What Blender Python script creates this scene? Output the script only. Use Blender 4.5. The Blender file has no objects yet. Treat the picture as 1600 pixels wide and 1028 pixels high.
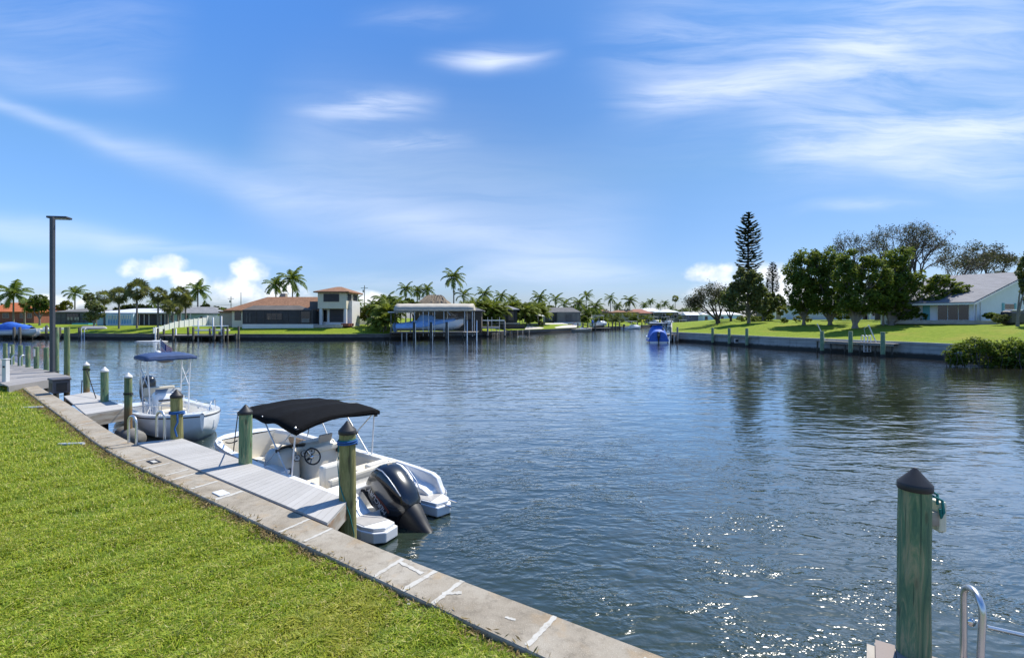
import bpy, bmesh, math, random
import numpy as np
from mathutils import Vector, Matrix
R = math.radians
random.seed(7)
rng = np.random.default_rng(11)
S = bpy.context.scene
COL = S.collection

# ---------------------------------------------------------------- camera
FPX, HOR, H = 760.0, 496.0, 4.0          # focal length in photo pixels, horizon row, eye height above water
cam = bpy.data.cameras.new("Camera")
cam.sensor_width = 36; cam.lens = 36 * FPX / 1600
cam.shift_y = (HOR - 514) / 1600
cam.clip_end = 6000; cam.clip_start = 0.05
cam_o = bpy.data.objects.new("Camera", cam); COL.objects.link(cam_o)
cam_o.location = (0, 0, H); cam_o.rotation_euler = (math.pi / 2, 0, 0)
S.camera = cam_o

# ---------------------------------------------------------------- sun, sky, exposure
SUN_AZ, SUN_EL = 45.0, 55.0
sun = bpy.data.lights.new("Sun", 'SUN'); sun.energy = 4.3; sun.angle = R(0.5); sun.color = (1.0, 0.95, 0.86)
sun_o = bpy.data.objects.new("Sun", sun); COL.objects.link(sun_o)
to_sun = Vector((math.cos(R(SUN_EL)) * math.sin(R(SUN_AZ)), math.cos(R(SUN_EL)) * math.cos(R(SUN_AZ)), math.sin(R(SUN_EL))))
sun_o.rotation_euler = to_sun.to_track_quat('Z', 'Y').to_euler()
S.view_settings.view_transform = 'Standard'; S.view_settings.look = 'None'
S.view_settings.exposure = 0.57; S.view_settings.gamma = 1.0
S.view_settings.use_curve_mapping = False
S.cycles.use_denoising = True
S.cycles.max_bounces = 8; S.cycles.diffuse_bounces = 3; S.cycles.glossy_bounces = 4
S.cycles.transmission_bounces = 4; S.cycles.transparent_max_bounces = 8
S.cycles.sample_clamp_indirect = 6.0; S.cycles.sample_clamp_direct = 4.0
S.cycles.caustics_reflective = False; S.cycles.caustics_refractive = False

class NT:
    """small wrapper to write node trees as expressions"""
    def __init__(s, tree): s.t = tree; s.L = tree.links
    def n(s, typ, **kw):
        nd = s.t.nodes.new(typ)
        for k, v in kw.items(): setattr(nd, k, v)
        return nd
    def put(s, sock, v):
        if isinstance(v, bpy.types.NodeSocket): s.L.new(v, sock)
        elif v is not None:
            try: sock.default_value = v
            except Exception: sock.default_value = tuple(v) + (1.0,)
    def m(s, op, a, b=None, c=None, clamp=False):
        nd = s.n('ShaderNodeMath', operation=op, use_clamp=clamp)
        s.put(nd.inputs[0], a); s.put(nd.inputs[1], b); s.put(nd.inputs[2], c)
        return nd.outputs[0]
    def comb(s, x, y, z):
        nd = s.n('ShaderNodeCombineXYZ'); s.put(nd.inputs[0], x); s.put(nd.inputs[1], y); s.put(nd.inputs[2], z); return nd.outputs[0]
    def noise(s, vec, scale=5, detail=3, rough=.5, dist=0.0, dims='3D', lac=2.0):
        nd = s.n('ShaderNodeTexNoise', noise_dimensions=dims)
        if vec is not None: s.L.new(vec, nd.inputs['Vector'])
        nd.inputs['Scale'].default_value = scale; nd.inputs['Detail'].default_value = detail
        nd.inputs['Roughness'].default_value = rough; nd.inputs['Distortion'].default_value = dist
        nd.inputs['Lacunarity'].default_value = lac
        return nd.outputs['Fac']
    def voro(s, vec, scale=5, out='Distance', feature='F1', rnd=1.0):
        nd = s.n('ShaderNodeTexVoronoi', feature=feature)
        if vec is not None: s.L.new(vec, nd.inputs['Vector'])
        nd.inputs['Scale'].default_value = scale; nd.inputs['Randomness'].default_value = rnd
        return nd.outputs[out]
    def mapping(s, vec, scale=(1, 1, 1), rot=(0, 0, 0), loc=(0, 0, 0)):
        nd = s.n('ShaderNodeMapping'); s.L.new(vec, nd.inputs[0])
        nd.inputs['Scale'].default_value = scale; nd.inputs['Rotation'].default_value = rot; nd.inputs['Location'].default_value = loc
        return nd.outputs[0]
    def ramp(s, fac, stops, interp='LINEAR'):
        nd = s.n('ShaderNodeValToRGB'); s.L.new(fac, nd.inputs[0]); cr = nd.color_ramp; cr.interpolation = interp
        while len(cr.elements) < len(stops): cr.elements.new(.5)
        for e, (p, c) in zip(cr.elements, stops):
            e.position = p; e.color = tuple(c) + (1,) if hasattr(c, '__len__') else (c, c, c, 1)
        return nd.outputs[0]
    def mix(s, f, a, b, blend='MIX'):
        nd = s.n('ShaderNodeMix', data_type='RGBA', blend_type=blend)
        s.put(nd.inputs[0], f); s.put(nd.inputs[6], a); s.put(nd.inputs[7], b); return nd.outputs[2]
    def sstep(s, x, lo, hi):
        nd = s.n('ShaderNodeMapRange', interpolation_type='SMOOTHSTEP')
        s.put(nd.inputs[0], x); nd.inputs[1].default_value = lo; nd.inputs[2].default_value = hi
        return nd.outputs[0]

world = bpy.data.worlds.new("World"); S.world = world; world.use_nodes = True
W = NT(world.node_tree); bg = world.node_tree.nodes['Background']
sky = W.n('ShaderNodeTexSky', sky_type='NISHITA', sun_disc=False)
sky.sun_elevation = R(SUN_EL); sky.sun_rotation = R(SUN_AZ); sky.air_density = 1.0; sky.dust_density = 0.6; sky.ozone_density = 3.0
def build_sky():
    tc = W.n('ShaderNodeTexCoord').outputs['Generated']
    sp = W.n('ShaderNodeSeparateXYZ'); W.L.new(tc, sp.inputs[0])
    x, y, z = sp.outputs
    ay = W.m('MAXIMUM', W.m('ABSOLUTE', y), .05)
    u = W.m('DIVIDE', x, ay); v = W.m('DIVIDE', z, ay)
    uv = W.comb(u, v, 0.0)
    def uvp(px, py): return ((px - 800) / FPX, (HOR - py) / FPX)
    warp = W.noise(W.mapping(uv, (2.2, 3.5, 1)), 1.0, 3, .5)
    wv = W.m('MULTIPLY', W.m('SUBTRACT', warp, .5), .09)
    vv = W.m('ADD', v, wv)
    fib1 = W.noise(W.mapping(W.comb(u, vv, 0.0), (2.2, 19, 1), (0, 0, R(8))), 1.0, 7, .62, .5)
    fib2 = W.noise(W.mapping(W.comb(u, vv, 0.3), (2.2, 17, 1), (0, 0, R(-20))), 1.0, 7, .62, .5)
    total = None
    # thin high cloud bands: start, end, half width (px), opacity, fibre direction
    B = [((1000, 158), (1230, 140), 26, .72, 2), ((1200, 128), (1430, 50), 62, .62, 2), ((1330, 90), (1620, 20), 80, .42, 2),
         ((1220, 232), (1640, 185), 46, .72, 2), ((1330, 244), (1640, 262), 22, .50, 1), ((1400, 265), (1600, 290), 22, .35, 1),
         ((505, 176), (640, 166), 19, .95, 2), ((595, 224), (695, 221), 13, .85, 2), ((708, 92), (828, 87), 15, .85, 1), ((1000, 40), (1640, 190), 150, .18, 2),
         ((-60, 130), (180, 228), 13, .34, 3), ((160, 218), (430, 302), 24, .30, 3), ((400, 295), (650, 345), 34, .28, 3), ((610, 340), (900, 405), 30, .34, 3),
         ((-40, 98), (230, 136), 24, .30, 3), ((-60, 352), (230, 378), 17, .45, 3), ((200, 375), (470, 405), 10, .30, 1), ((590, 34), (730, 30), 16, .22, 2),
         ((760, 425), (1010, 430), 18, .42, 1), ((1280, 326), (1425, 322), 10, .34, 1), ((430, 230), (980, 400), 110, .24, 3), ((-100, 30), (260, 50), 60, .16, 1),
         ((-100, 408), (40, 408), 6, .4, 1), ((480, 432), (800, 440), 12, .25, 1), ((950, 70), (1200, 90), 60, .22, 2)]
    for (a, b, w, op, k) in B:
        (u0, v0), (u1, v1) = uvp(*a), uvp(*b)
        L = math.hypot(u1 - u0, v1 - v0); cx, cy = (u1 - u0) / L, (v1 - v0) / L
        du = W.m('SUBTRACT', u, u0); dv = W.m('SUBTRACT', vv, v0)
        al = W.m('MULTIPLY_ADD', du, cx, W.m('MULTIPLY', dv, cy))
        ac = W.m('MULTIPLY_ADD', dv, cx, W.m('MULTIPLY', du, -cy))
        q = W.m('DIVIDE', ac, w / FPX); g = W.m('EXPONENT', W.m('MULTIPLY', W.m('MULTIPLY', q, q), -1.0))
        h = W.m('DIVIDE', W.m('SUBTRACT', W.m('ABSOLUTE', W.m('SUBTRACT', al, L / 2)), L / 2), .08)
        e = W.sstep(h, 1.2, -1.2)
        t = W.m('MULTIPLY', W.m('MULTIPLY', g, e), W.m('MULTIPLY', W.sstep(fib1, -.15, .80) if k == 3 else W.sstep(fib1 if k == 1 else fib2, .25, .72), op * 1.0))
        total = t if total is None else W.m('ADD', total, W.m('MULTIPLY', t, W.m('SUBTRACT', 1.0, total, clamp=True)))
    # low heaped clouds near the horizon
    puff = W.noise(W.mapping(uv, (1, 1.25, 1)), 15, 5, .52)
    puff2 = W.noise(W.mapping(uv, (1, 1.25, 1), loc=(.016, -.025, 0)), 15, 5, .52)
    cum = None; lit = None
    C = [(225, 421, 46, 22), (262, 412, 38, 22), (300, 440, 40, 20), (390, 425, 34, 26), (370, 450, 60, 26), (430, 462, 60, 26), (1125, 428, 58, 20), (1195, 432, 44, 26), (1150, 455, 80, 24),
         (90, 470, 60, 12), (560, 466, 60, 14), (1230, 460, 60, 26)]
    for (px, py, rx, ry) in C:
        (cu, cv) = uvp(px, py)
        a = W.m('DIVIDE', W.m('SUBTRACT', u, cu), rx / FPX); b = W.m('DIVIDE', W.m('SUBTRACT', v, cv), ry / FPX)
        d = W.m('SUBTRACT', 1.0, W.m('ADD', W.m('MULTIPLY', a, a), W.m('MULTIPLY', b, b)))
        cum = d if cum is None else W.m('MAXIMUM', cum, d)
    cd = W.m('ADD', W.m('MAXIMUM', cum, -3.0), W.m('MULTIPLY', W.m('SUBTRACT', puff, .5), 2.6))
    cmask = W.m('MULTIPLY', W.sstep(cd, .0, 1.1), .88)
    cs = W.sstep(W.m('SUBTRACT', puff, puff2), -.16, .12)
    hs = W.n('ShaderNodeHueSaturation'); W.L.new(sky.outputs[0], hs.inputs['Color'])
    hs.inputs['Hue'].default_value = 0.512; hs.inputs['Saturation'].default_value = 1.12; hs.inputs['Value'].default_value = .98
    below = W.sstep(z, -.02, .0)
    tint = W.ramp(z, [(0.0, (.68, .74, 1.10)), (.10, (.68, .83, 1.06)), (.28, (.76, 1.02, 1.06)), (.5, (.62, 1.06, 1.27))])
    dsun = W.m('MULTIPLY_ADD', x, .707, W.m('MULTIPLY', y, .707)); gain = W.m('MULTIPLY_ADD', W.sstep(dsun, .75, -.1), .60, .97)
    base = W.mix(1.0, W.mix(1.0, hs.outputs[0], tint, 'MULTIPLY'), W.comb(gain, gain, gain), 'MULTIPLY')
    c1 = W.mix(W.m('MULTIPLY', W.m('MINIMUM', total, .92), below), base, (8.2, 8.9, 10.4, 1))
    ccol = W.mix(cs, (7.9, 8.6, 9.9, 1), (10.2, 10.3, 10.5, 1))
    c2 = W.mix(W.m('MULTIPLY', cmask, below), c1, ccol)
    c2 = W.mix(W.sstep(z, .0, -.03), c2, (1.1, 1.35, 1.4, 1))      # unseen land and water below the horizon
    W.L.new(c2, bg.inputs[0]); bg.inputs[1].default_value = 0.082
build_sky()

# ---------------------------------------------------------------- placing helpers
def G(px, py, z):
    Y = FPX * (H - z) / (py - HOR); return Vector(((px - 800) / FPX * Y, Y, z))
def P(px, py, Y):
    return Vector(((px - 800) / FPX * Y, Y, H - (py - HOR) / FPX * Y))
def lerp(a, b, t): return a + (b - a) * t

# ---------------------------------------------------------------- objects
def link(name, me, parent=None, loc=None):
    o = bpy.data.objects.new(name, me); COL.objects.link(o)
    if parent is not None: o.parent = parent
    if loc is not None: o.location = loc
    return o
def tag(o, label, cat, group=None):
    o['label'] = label; o['category'] = cat
    if group: o['group'] = group
    return o
def thing(name, label, cat, loc=(0, 0, 0), rz=0.0, group=None):
    o = link(name, None, None, loc); o.rotation_euler = (0, 0, rz); return tag(o, label, cat, group)
def kind(o, k): o['kind'] = k; return o
def clone(root, name=None, loc=None, rz=None, scale=None, label=None, group=None):
    def cp(o, par):
        c = o.copy(); COL.objects.link(c)
        if par is not None: c.parent = par
        for ch in o.children: cp(ch, c)
        return c
    r = cp(root, None)
    if loc is not None: r.location = loc
    if rz is not None: r.rotation_euler = (0, 0, rz)
    if scale is not None: r.scale = scale if hasattr(scale, '__len__') else (scale,) * 3
    if label: r['label'] = label
    if group: r['group'] = group
    return r

class MB:
    """collects shapes and links them as ONE mesh object"""
    def __init__(s): s.v = []; s.f = []; s.sm = []; s.mi = []; s.cur = 0
    def add(s, vs, fs, smooth=False):
        b = len(s.v); s.v += [tuple(p) for p in vs]
        for f in fs: s.f.append([i + b for i in f]); s.sm.append(smooth); s.mi.append(s.cur)
        return s
    def box(s, lo, hi, M=None):
        x0, y0, z0 = lo; x1, y1, z1 = hi
        vs = [Vector(p) for p in ((x0, y0, z0), (x1, y0, z0), (x1, y1, z0), (x0, y1, z0), (x0, y0, z1), (x1, y0, z1), (x1, y1, z1), (x0, y1, z1))]
        if M is not None: vs = [M @ p for p in vs]
        return s.add(vs, [(0, 3, 2, 1), (4, 5, 6, 7), (0, 1, 5, 4), (1, 2, 6, 5), (2, 3, 7, 6), (3, 0, 4, 7)])
    def cbox(s, lo, hi, c, M=None):
        """box with chamfered edges"""
        bm = bmesh.new(); bmesh.ops.create_cube(bm, size=1)
        for v in bm.verts: v.co = Vector([lerp(lo[i], hi[i], v.co[i] + .5) for i in range(3)])
        bmesh.ops.bevel(bm, geom=bm.edges[:], offset=c, segments=2, affect='EDGES', profile=.5)
        return s.frombm(bm, M)
    def frombm(s, bm, M=None, smooth=False):
        bm.verts.index_update()
        s.add([(M @ v.co) if M is not None else v.co.copy() for v in bm.verts], [[v.index for v in f.verts] for f in bm.faces], smooth)
        bm.free(); return s
    def pb(s, x0, x1, y0, y1, Y, d):
        """box whose front face covers photo columns x0..x1, rows y0..y1 at distance Y, depth d behind"""
        a = P(x0, y1, Y); b = P(x1, y0, Y); return s.box((a.x, Y, a.z), (b.x, Y + d, b.z))
    def tube(s, pts, r, n=8, cap=True, smooth=True):
        pts = [Vector(p) for p in pts]; k = len(pts)
        rs = r if hasattr(r, '__len__') else [r] * k
        vs = []; fs = []; up = None
        for i, p in enumerate(pts):
            d = (pts[min(i + 1, k - 1)] - pts[max(i - 1, 0)]).normalized()
            if up is None:
                up = Vector((0, 0, 1)) if abs(d.z) < .9 else Vector((1, 0, 0))
            a = d.cross(up).normalized(); up = a.cross(d).normalized()
            for j in range(n):
                t = 2 * math.pi * j / n; vs.append(p + (a * math.cos(t) + up * math.sin(t)) * rs[i])
        for i in range(k - 1):
            for j in range(n):
                j2 = (j + 1) % n; fs.append((i * n + j, i * n + j2, (i + 1) * n + j2, (i + 1) * n + j))
        s.add(vs, fs, smooth)
        if cap: s.add(vs[:n], [list(range(n))[::-1]]); s.add(vs[-n:], [list(range(n))])
        return s
    def lathe(s, prof, n=16, c=(0, 0, 0), smooth=True, M=None):
        vs = []; fs = []
        for (r, z) in prof:
            for j in range(n):
                t = 2 * math.pi * j / n; p = Vector((c[0] + r * math.cos(t), c[1] + r * math.sin(t), c[2] + z)); vs.append(M @ p if M is not None else p)
        for i in range(len(prof) - 1):
            for j in range(n):
                j2 = (j + 1) % n; fs.append((i * n + j, i * n + j2, (i + 1) * n + j2, (i + 1) * n + j))
        s.add(vs, fs, smooth); s.add(vs[:n], [list(range(n))[::-1]]); s.add(vs[-n:], [list(range(n))]); return s
    def prism(s, poly, z0, z1, M=None):
        n = len(poly); vs = [Vector((p[0], p[1], z0)) for p in poly] + [Vector((p[0], p[1], z1)) for p in poly]
        if M is not None: vs = [M @ p for p in vs]
        return s.add(vs, [list(range(n))[::-1], list(range(n, 2 * n))] + [(i, (i + 1) % n, n + (i + 1) % n, n + i) for i in range(n)])
    def extr(s, poly3, d):
        """solid from a 3D polygon pushed along vector d"""
        n = len(poly3); d = Vector(d); vs = [Vector(p) for p in poly3]; vs += [p + d for p in vs]
        return s.add(vs, [list(range(n))[::-1], list(range(n, 2 * n))] + [(i, (i + 1) % n, n + (i + 1) % n, n + i) for i in range(n)])
    def loft(s, rings, closed=True, caps=False, smooth=True):
        n = len(rings[0]); vs = [p for r in rings for p in r]; fs = []
        for i in range(len(rings) - 1):
            for j in range(n if closed else n - 1):
                j2 = (j + 1) % n; fs.append((i * n + j, i * n + j2, (i + 1) * n + j2, (i + 1) * n + j))
        s.add(vs, fs, smooth)
        if caps: s.add(rings[0], [list(range(n))[::-1]]); s.add(rings[-1], [list(range(n))])
        return s
    def hip(s, x0, x1, y0, y1, ze, zr, ix, t=.15, ixr=None):
        """hip roof solid over a rectangle; ix = how far the ridge ends are set in (0 = gable)"""
        ym = (y0 + y1) / 2; ixr = ix if ixr is None else ixr
        vs = [(x0, y0, ze), (x1, y0, ze), (x1, y1, ze), (x0, y1, ze), (x0 + ix, ym, zr), (x1 - ixr, ym, zr), (x0, y0, ze - t), (x1, y0, ze - t), (x1, y1, ze - t), (x0, y1, ze - t)]
        return s.add(vs, [(0, 1, 5, 4), (1, 2, 5), (2, 3, 4, 5), (3, 0, 4), (6, 7, 1, 0), (7, 8, 2, 1), (8, 9, 3, 2), (9, 6, 0, 3), (9, 8, 7, 6)])
    def mesh(s, name, mats):
        me = bpy.data.meshes.new(name); me.from_pydata(s.v, [], s.f)
        for m in (mats if isinstance(mats, (list, tuple)) else [mats]): me.materials.append(m)
        me.polygons.foreach_set('use_smooth', s.sm)
        me.polygons.foreach_set('material_index', s.mi)
        me.update(); return me
    def build(s, name, mats, parent=None, loc=None, bevel=0, weld=False):
        me = s.mesh(name, mats); o = link(name, me, parent, loc)
        if weld or bevel:
            bm = bmesh.new(); bm.from_mesh(me); bmesh.ops.remove_doubles(bm, verts=bm.verts, dist=1e-4)
            bmesh.ops.recalc_face_normals(bm, faces=bm.faces); bm.to_mesh(me); bm.free()
        if bevel:
            b = o.modifiers.new('bevel', 'BEVEL'); b.width = bevel; b.segments = 2; b.limit_method = 'ANGLE'; b.angle_limit = R(40)
        return o
def np_mesh(name, verts, faces, mat, smooth=False):
    """verts (n,3), faces (m,k) numpy"""
    me = bpy.data.meshes.new(name); n, (m, k) = len(verts), faces.shape
    me.vertices.add(n); me.vertices.foreach_set('co', np.ascontiguousarray(verts, dtype=np.float32).ravel())
    me.loops.add(m * k); me.loops.foreach_set('vertex_index', faces.astype(np.int32).ravel())
    me.polygons.add(m); me.polygons.foreach_set('loop_start', np.arange(0, m * k, k, dtype=np.int32))
    me.polygons.foreach_set('loop_total', np.full(m, k, dtype=np.int32))
    if smooth: me.polygons.foreach_set('use_smooth', np.ones(m, dtype=bool))
    me.materials.append(mat); me.update(calc_edges=True); me.validate(); return me
GRASS_N = 900000
# ---------------------------------------------------------------- materials
MAT = {}
def newmat(name):
    m = bpy.data.materials.new(name); m.use_nodes = True; t = NT(m.node_tree)
    return m, t, m.node_tree.nodes['Principled BSDF']
def mat(name, col, rough=.6, metal=0.0, var=.12, scale=6.0, bump=0.0, bscale=40, spec=None, coat=0.0, space='Object'):
    """painted / plain surface with slight procedural unevenness"""
    if name in MAT: return MAT[name]
    m, t, p = newmat(name); tc = t.n('ShaderNodeTexCoord').outputs[space]
    nz = t.noise(tc, scale, 5, .6)
    lo = tuple(c * (1 - var) for c in col); hi = tuple(min(1, c * (1 + var)) for c in col)
    t.put(p.inputs['Base Color'], t.ramp(nz, [(.3, lo), (.7, hi)]))
    p.inputs['Roughness'].default_value = rough; p.inputs['Metallic'].default_value = metal
    if coat: p.inputs['Coat Weight'].default_value = coat; p.inputs['Coat Roughness'].default_value = .06
    if spec is not None: p.inputs['Specular IOR Level'].default_value = spec
    if bump:
        b = t.n('ShaderNodeBump'); b.inputs['Strength'].default_value = 1.0; b.inputs['Distance'].default_value = bump
        t.put(b.inputs['Height'], t.noise(tc, bscale, 4, .6)); t.put(p.inputs['Normal'], b.outputs[0])
    MAT[name] = m; return m
def leaf_mat(name, cols, trans=.35, rough=.5):
    m, t, p = newmat(name)
    g = t.n('ShaderNodeNewGeometry')
    c = t.ramp(g.outputs['Random Per Island'], [(i / max(1, len(cols) - 1), q) for i, q in enumerate(cols)])
    t.put(p.inputs['Base Color'], c); p.inputs['Roughness'].default_value = max(rough, .6); p.inputs['Specular IOR Level'].default_value = .16
    tr = t.n('ShaderNodeBsdfTranslucent'); t.put(tr.inputs[0], t.mix(.5, c, (.20, .24, .02, 1)))
    mx = t.n('ShaderNodeMixShader'); mx.inputs[0].default_value = trans
    t.L.new(p.outputs[0], mx.inputs[1]); t.L.new(tr.outputs[0], mx.inputs[2])
    t.L.new(mx.outputs[0], m.node_tree.nodes['Material Output'].inputs[0]); MAT[name] = m; return m
def wood_piling(name, a, b, c, stain=None):
    """treated round timber: long vertical streaks, knots, a darker wet foot"""
    m, t, p = newmat(name); tc = t.n('ShaderNodeTexCoord').outputs['Object']
    st = t.noise(t.mapping(tc, (15, 15, 1.5)), 1.0, 6, .68, 1.6)
    fine = t.noise(t.mapping(tc, (60, 60, 3)), 1.0, 3, .6)
    big = t.noise(tc, 2.3, 3, .5)
    col = t.ramp(st, [(.34, a), (.5, b), (.62, c)])
    col = t.mix(t.m('MULTIPLY', t.sstep(fine, .45, .75), .35), col, tuple(x * 1.7 for x in a) + (1,))
    crk = t.noise(t.mapping(tc, (34, 34, .9)), 1.0, 2, .5, .3)
    col = t.mix(t.m('MULTIPLY', t.sstep(crk, .63, .68), .75), col, tuple(x * .3 for x in a) + (1,))
    kn = t.voro(t.mapping(tc, (5, 5, 1.6)), 1.0); col = t.mix(t.m('MULTIPLY', t.sstep(kn, .16, .06), .7), col, (.07, .05, .025, 1))
    col = t.mix(t.m('MULTIPLY', t.sstep(big, .45, .65), .35), col, tuple(x * .55 for x in b) + (1,))
    sp = t.n('ShaderNodeSeparateXYZ'); t.L.new(tc, sp.inputs[0])
    if stain: # rust brown band in the middle of the shaft
        zz = t.m('ADD', sp.outputs[2], t.m('MULTIPLY', t.m('SUBTRACT', st, .5), .7))
        col = t.mix(t.m('MULTIPLY', t.sstep(zz, stain[1], stain[1] - .35), .8), col, (.20, .095, .03, 1))
    wet = t.sstep(t.m('ADD', sp.outputs[2], t.m('MULTIPLY', big, .15)), .42, .3)
    col = t.mix(wet, col, (.018, .018, .013, 1))
    t.put(p.inputs['Base Color'], col); p.inputs['Roughness'].default_value = .75
    bp = t.n('ShaderNodeBump'); bp.inputs['Distance'].default_value = .022
    t.put(bp.inputs['Height'], t.m('ADD', st, t.m('MULTIPLY', fine, .4))); t.put(p.inputs['Normal'], bp.outputs[0])
    MAT[name] = m; return m

def water_mat():
    m, t, p = newmat('canal_water'); tc = t.n('ShaderNodeTexCoord').outputs['Object']
    n1 = t.noise(t.mapping(tc, (.50, 1.35, 1), (0, 0, R(-14))), 1.25, 1.2, .45, .5)
    n2 = t.noise(t.mapping(tc, (.70, 1.5, 1), (0, 0, R(16))), 3.6, 1, .4, .6)
    n3 = t.noise(t.mapping(tc, (.9, 1.2, 1), (0, 0, R(-30))), 8.0, 2, .5)
    lane = t.sstep(t.noise(t.mapping(tc, (.22, 1, 1), (0, 0, R(22))), .10, 3, .55), .36, .66)      # wind lanes
    sp = t.n('ShaderNodeSeparateXYZ'); t.L.new(tc, sp.inputs[0])
    gx = t.m('DIVIDE', t.m('SUBTRACT', sp.outputs[0], 3.0), 7.2); gy = t.m('DIVIDE', t.m('SUBTRACT', sp.outputs[1], 6.5), 10.0)
    gust = t.m('EXPONENT', t.m('MULTIPLY', t.m('ADD', t.m('MULTIPLY', gx, gx), t.m('MULTIPLY', gy, gy)), -1.0))      # ruffled water by the near dock
    fine = t.sstep(t.noise(tc, .8, 2, .5), .42, .66)
    h = t.m('MULTIPLY', n1, t.m('MULTIPLY_ADD', lane, .026, .032))
    h = t.m('ADD', h, t.m('MULTIPLY', n2, t.m('ADD', t.m('MULTIPLY_ADD', lane, .0085, .0055), t.m('MULTIPLY', gust, .028))))
    h = t.m('ADD', h, t.m('MULTIPLY', n3, t.m('ADD', t.m('MULTIPLY_ADD', lane, .0012, .0009), t.m('MULTIPLY', gust, t.m('MULTIPLY_ADD', fine, .038, .007)))))
    b = t.n('ShaderNodeBump'); b.inputs['Strength'].default_value = 1.0; b.inputs['Distance'].default_value = 1.0
    t.put(b.inputs['Height'], h); t.put(p.inputs['Normal'], b.outputs[0])
    mur = t.noise(tc, .12, 3, .5)
    df = t.n('ShaderNodeBsdfDiffuse'); t.put(df.inputs[0], t.ramp(mur, [(.3, (.020, .032, .022)), (.7, (.030, .044, .032))]))
    gl = t.n('ShaderNodeBsdfGlossy'); t.put(gl.inputs['Roughness'], t.m('MULTIPLY_ADD', gust, .05, .085)); gl.inputs[0].default_value = (1, 1, 1, 1)
    lw = t.n('ShaderNodeLayerWeight'); lw.inputs[0].default_value = .5
    for s_ in (df, gl, lw): t.L.new(b.outputs[0], s_.inputs['Normal'])
    fac = t.m('MULTIPLY_ADD', t.m('POWER', lw.outputs['Facing'], 3.4), 1.38, .02, clamp=True)
    mx = t.n('ShaderNodeMixShader'); t.put(mx.inputs[0], fac); t.L.new(df.outputs[0], mx.inputs[1]); t.L.new(gl.outputs[0], mx.inputs[2])
    t.L.new(mx.outputs[0], m.node_tree.nodes['Material Output'].inputs[0])
    MAT['water'] = m; return m
def concrete(name, cols, joint=None):
    m, t, p = newmat(name); tc = t.n('ShaderNodeTexCoord').outputs['Object']
    big = t.noise(tc, 1.1, 5, .62); mid = t.noise(tc, 7, 6, .7); sp = t.noise(tc, 95, 2, .7)
    col = t.ramp(big, [(.33, cols[0]), (.5, cols[1]), (.68, cols[2])])
    col = t.mix(t.m('MULTIPLY', t.sstep(mid, .46, .72), .6), col, tuple(x * .58 for x in cols[0]) + (1,))
    col = t.mix(t.m('MULTIPLY', t.sstep(t.noise(tc, 2.6, 3, .6), .52, .70), .45), col, (.34, .235, .125, 1))
    col = t.mix(t.m('MULTIPLY', t.sstep(sp, .58, .68), .6), col, tuple(min(1, x * 1.5) for x in cols[2]) + (1,))
    col = t.mix(t.m('MULTIPLY', t.sstep(sp, .40, .30), .35), col, (.10, .085, .06, 1))
    t.put(p.inputs['Base Color'], col); p.inputs['Roughness'].default_value = .9; p.inputs['Specular IOR Level'].default_value = .25
    b = t.n('ShaderNodeBump'); b.inputs['Distance'].default_value = .006
    t.put(b.inputs['Height'], t.m('ADD', mid, t.m('MULTIPLY', sp, .5))); t.put(p.inputs['Normal'], b.outputs[0])
    MAT[name] = m; return m
def wall_weathered(name, top, mid, wet, ztop, zw):
    """old seawall face: stained concrete going dark at the tide mark"""
    m, t, p = newmat(name); tc = t.n('ShaderNodeTexCoord').outputs['Object']
    s = t.n('ShaderNodeSeparateXYZ'); t.L.new(tc, s.inputs[0])
    nz = t.noise(t.mapping(tc, (.35, .35, 1.6)), 1.6, 5, .65); n2 = t.noise(tc, 3.0, 4, .7)
    zz = t.m('ADD', s.outputs[2], t.m('MULTIPLY', t.m('SUBTRACT', n2, .5), .35))
    col = t.mix(t.sstep(nz, .35, .65), tuple(top) + (1,), tuple(mid) + (1,))
    st = t.noise(t.mapping(tc, (1.6, 1.6, .12)), 1.0, 4, .65); col = t.mix(t.m('MULTIPLY', t.sstep(st, .52, .72), .55), col, tuple(x * .4 for x in mid) + (1,))
    ln = t.m('FRACT', t.m('MULTIPLY', s.outputs[2], 2.3)); col = t.mix(t.m('MULTIPLY', t.m('LESS_THAN', ln, .09), .6), col, tuple(x * .35 for x in top) + (1,))
    rust = t.noise(t.mapping(tc, (.9, .9, .25)), 1.0, 3, .6); col = t.mix(t.m('MULTIPLY', t.sstep(rust, .62, .75), .5), col, (.16, .085, .04, 1))
    col = t.mix(t.sstep(zz, zw + .25, zw - .05), col, tuple(wet) + (1,))
    t.put(p.inputs['Base Color'], col); p.inputs['Roughness'].default_value = .85
    MAT[name] = m; return m
def planks(name, c0, c1, bump=.0015):
    m, t, p = newmat(name); g = t.n('ShaderNodeNewGeometry'); tc = t.n('ShaderNodeTexCoord').outputs['Object']
    col = t.ramp(g.outputs['Random Per Island'], [(0, c0), (1, c1)])
    nz = t.noise(tc, 3.0, 5, .65); col = t.mix(t.m('MULTIPLY', t.sstep(nz, .5, .8), .28), col, tuple(x * .6 for x in c0) + (1,))
    fine = t.noise(t.mapping(tc, (30, 30, 30)), 2.0, 3, .7); col = t.mix(t.m('MULTIPLY', t.sstep(fine, .5, .8), .15), col, tuple(x * .5 for x in c0) + (1,))
    t.put(p.inputs['Base Color'], col); p.inputs['Roughness'].default_value = .8
    b = t.n('ShaderNodeBump'); b.inputs['Distance'].default_value = bump; t.put(b.inputs['Height'], fine); t.put(p.inputs['Normal'], b.outputs[0])
    MAT[name] = m; return m
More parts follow.
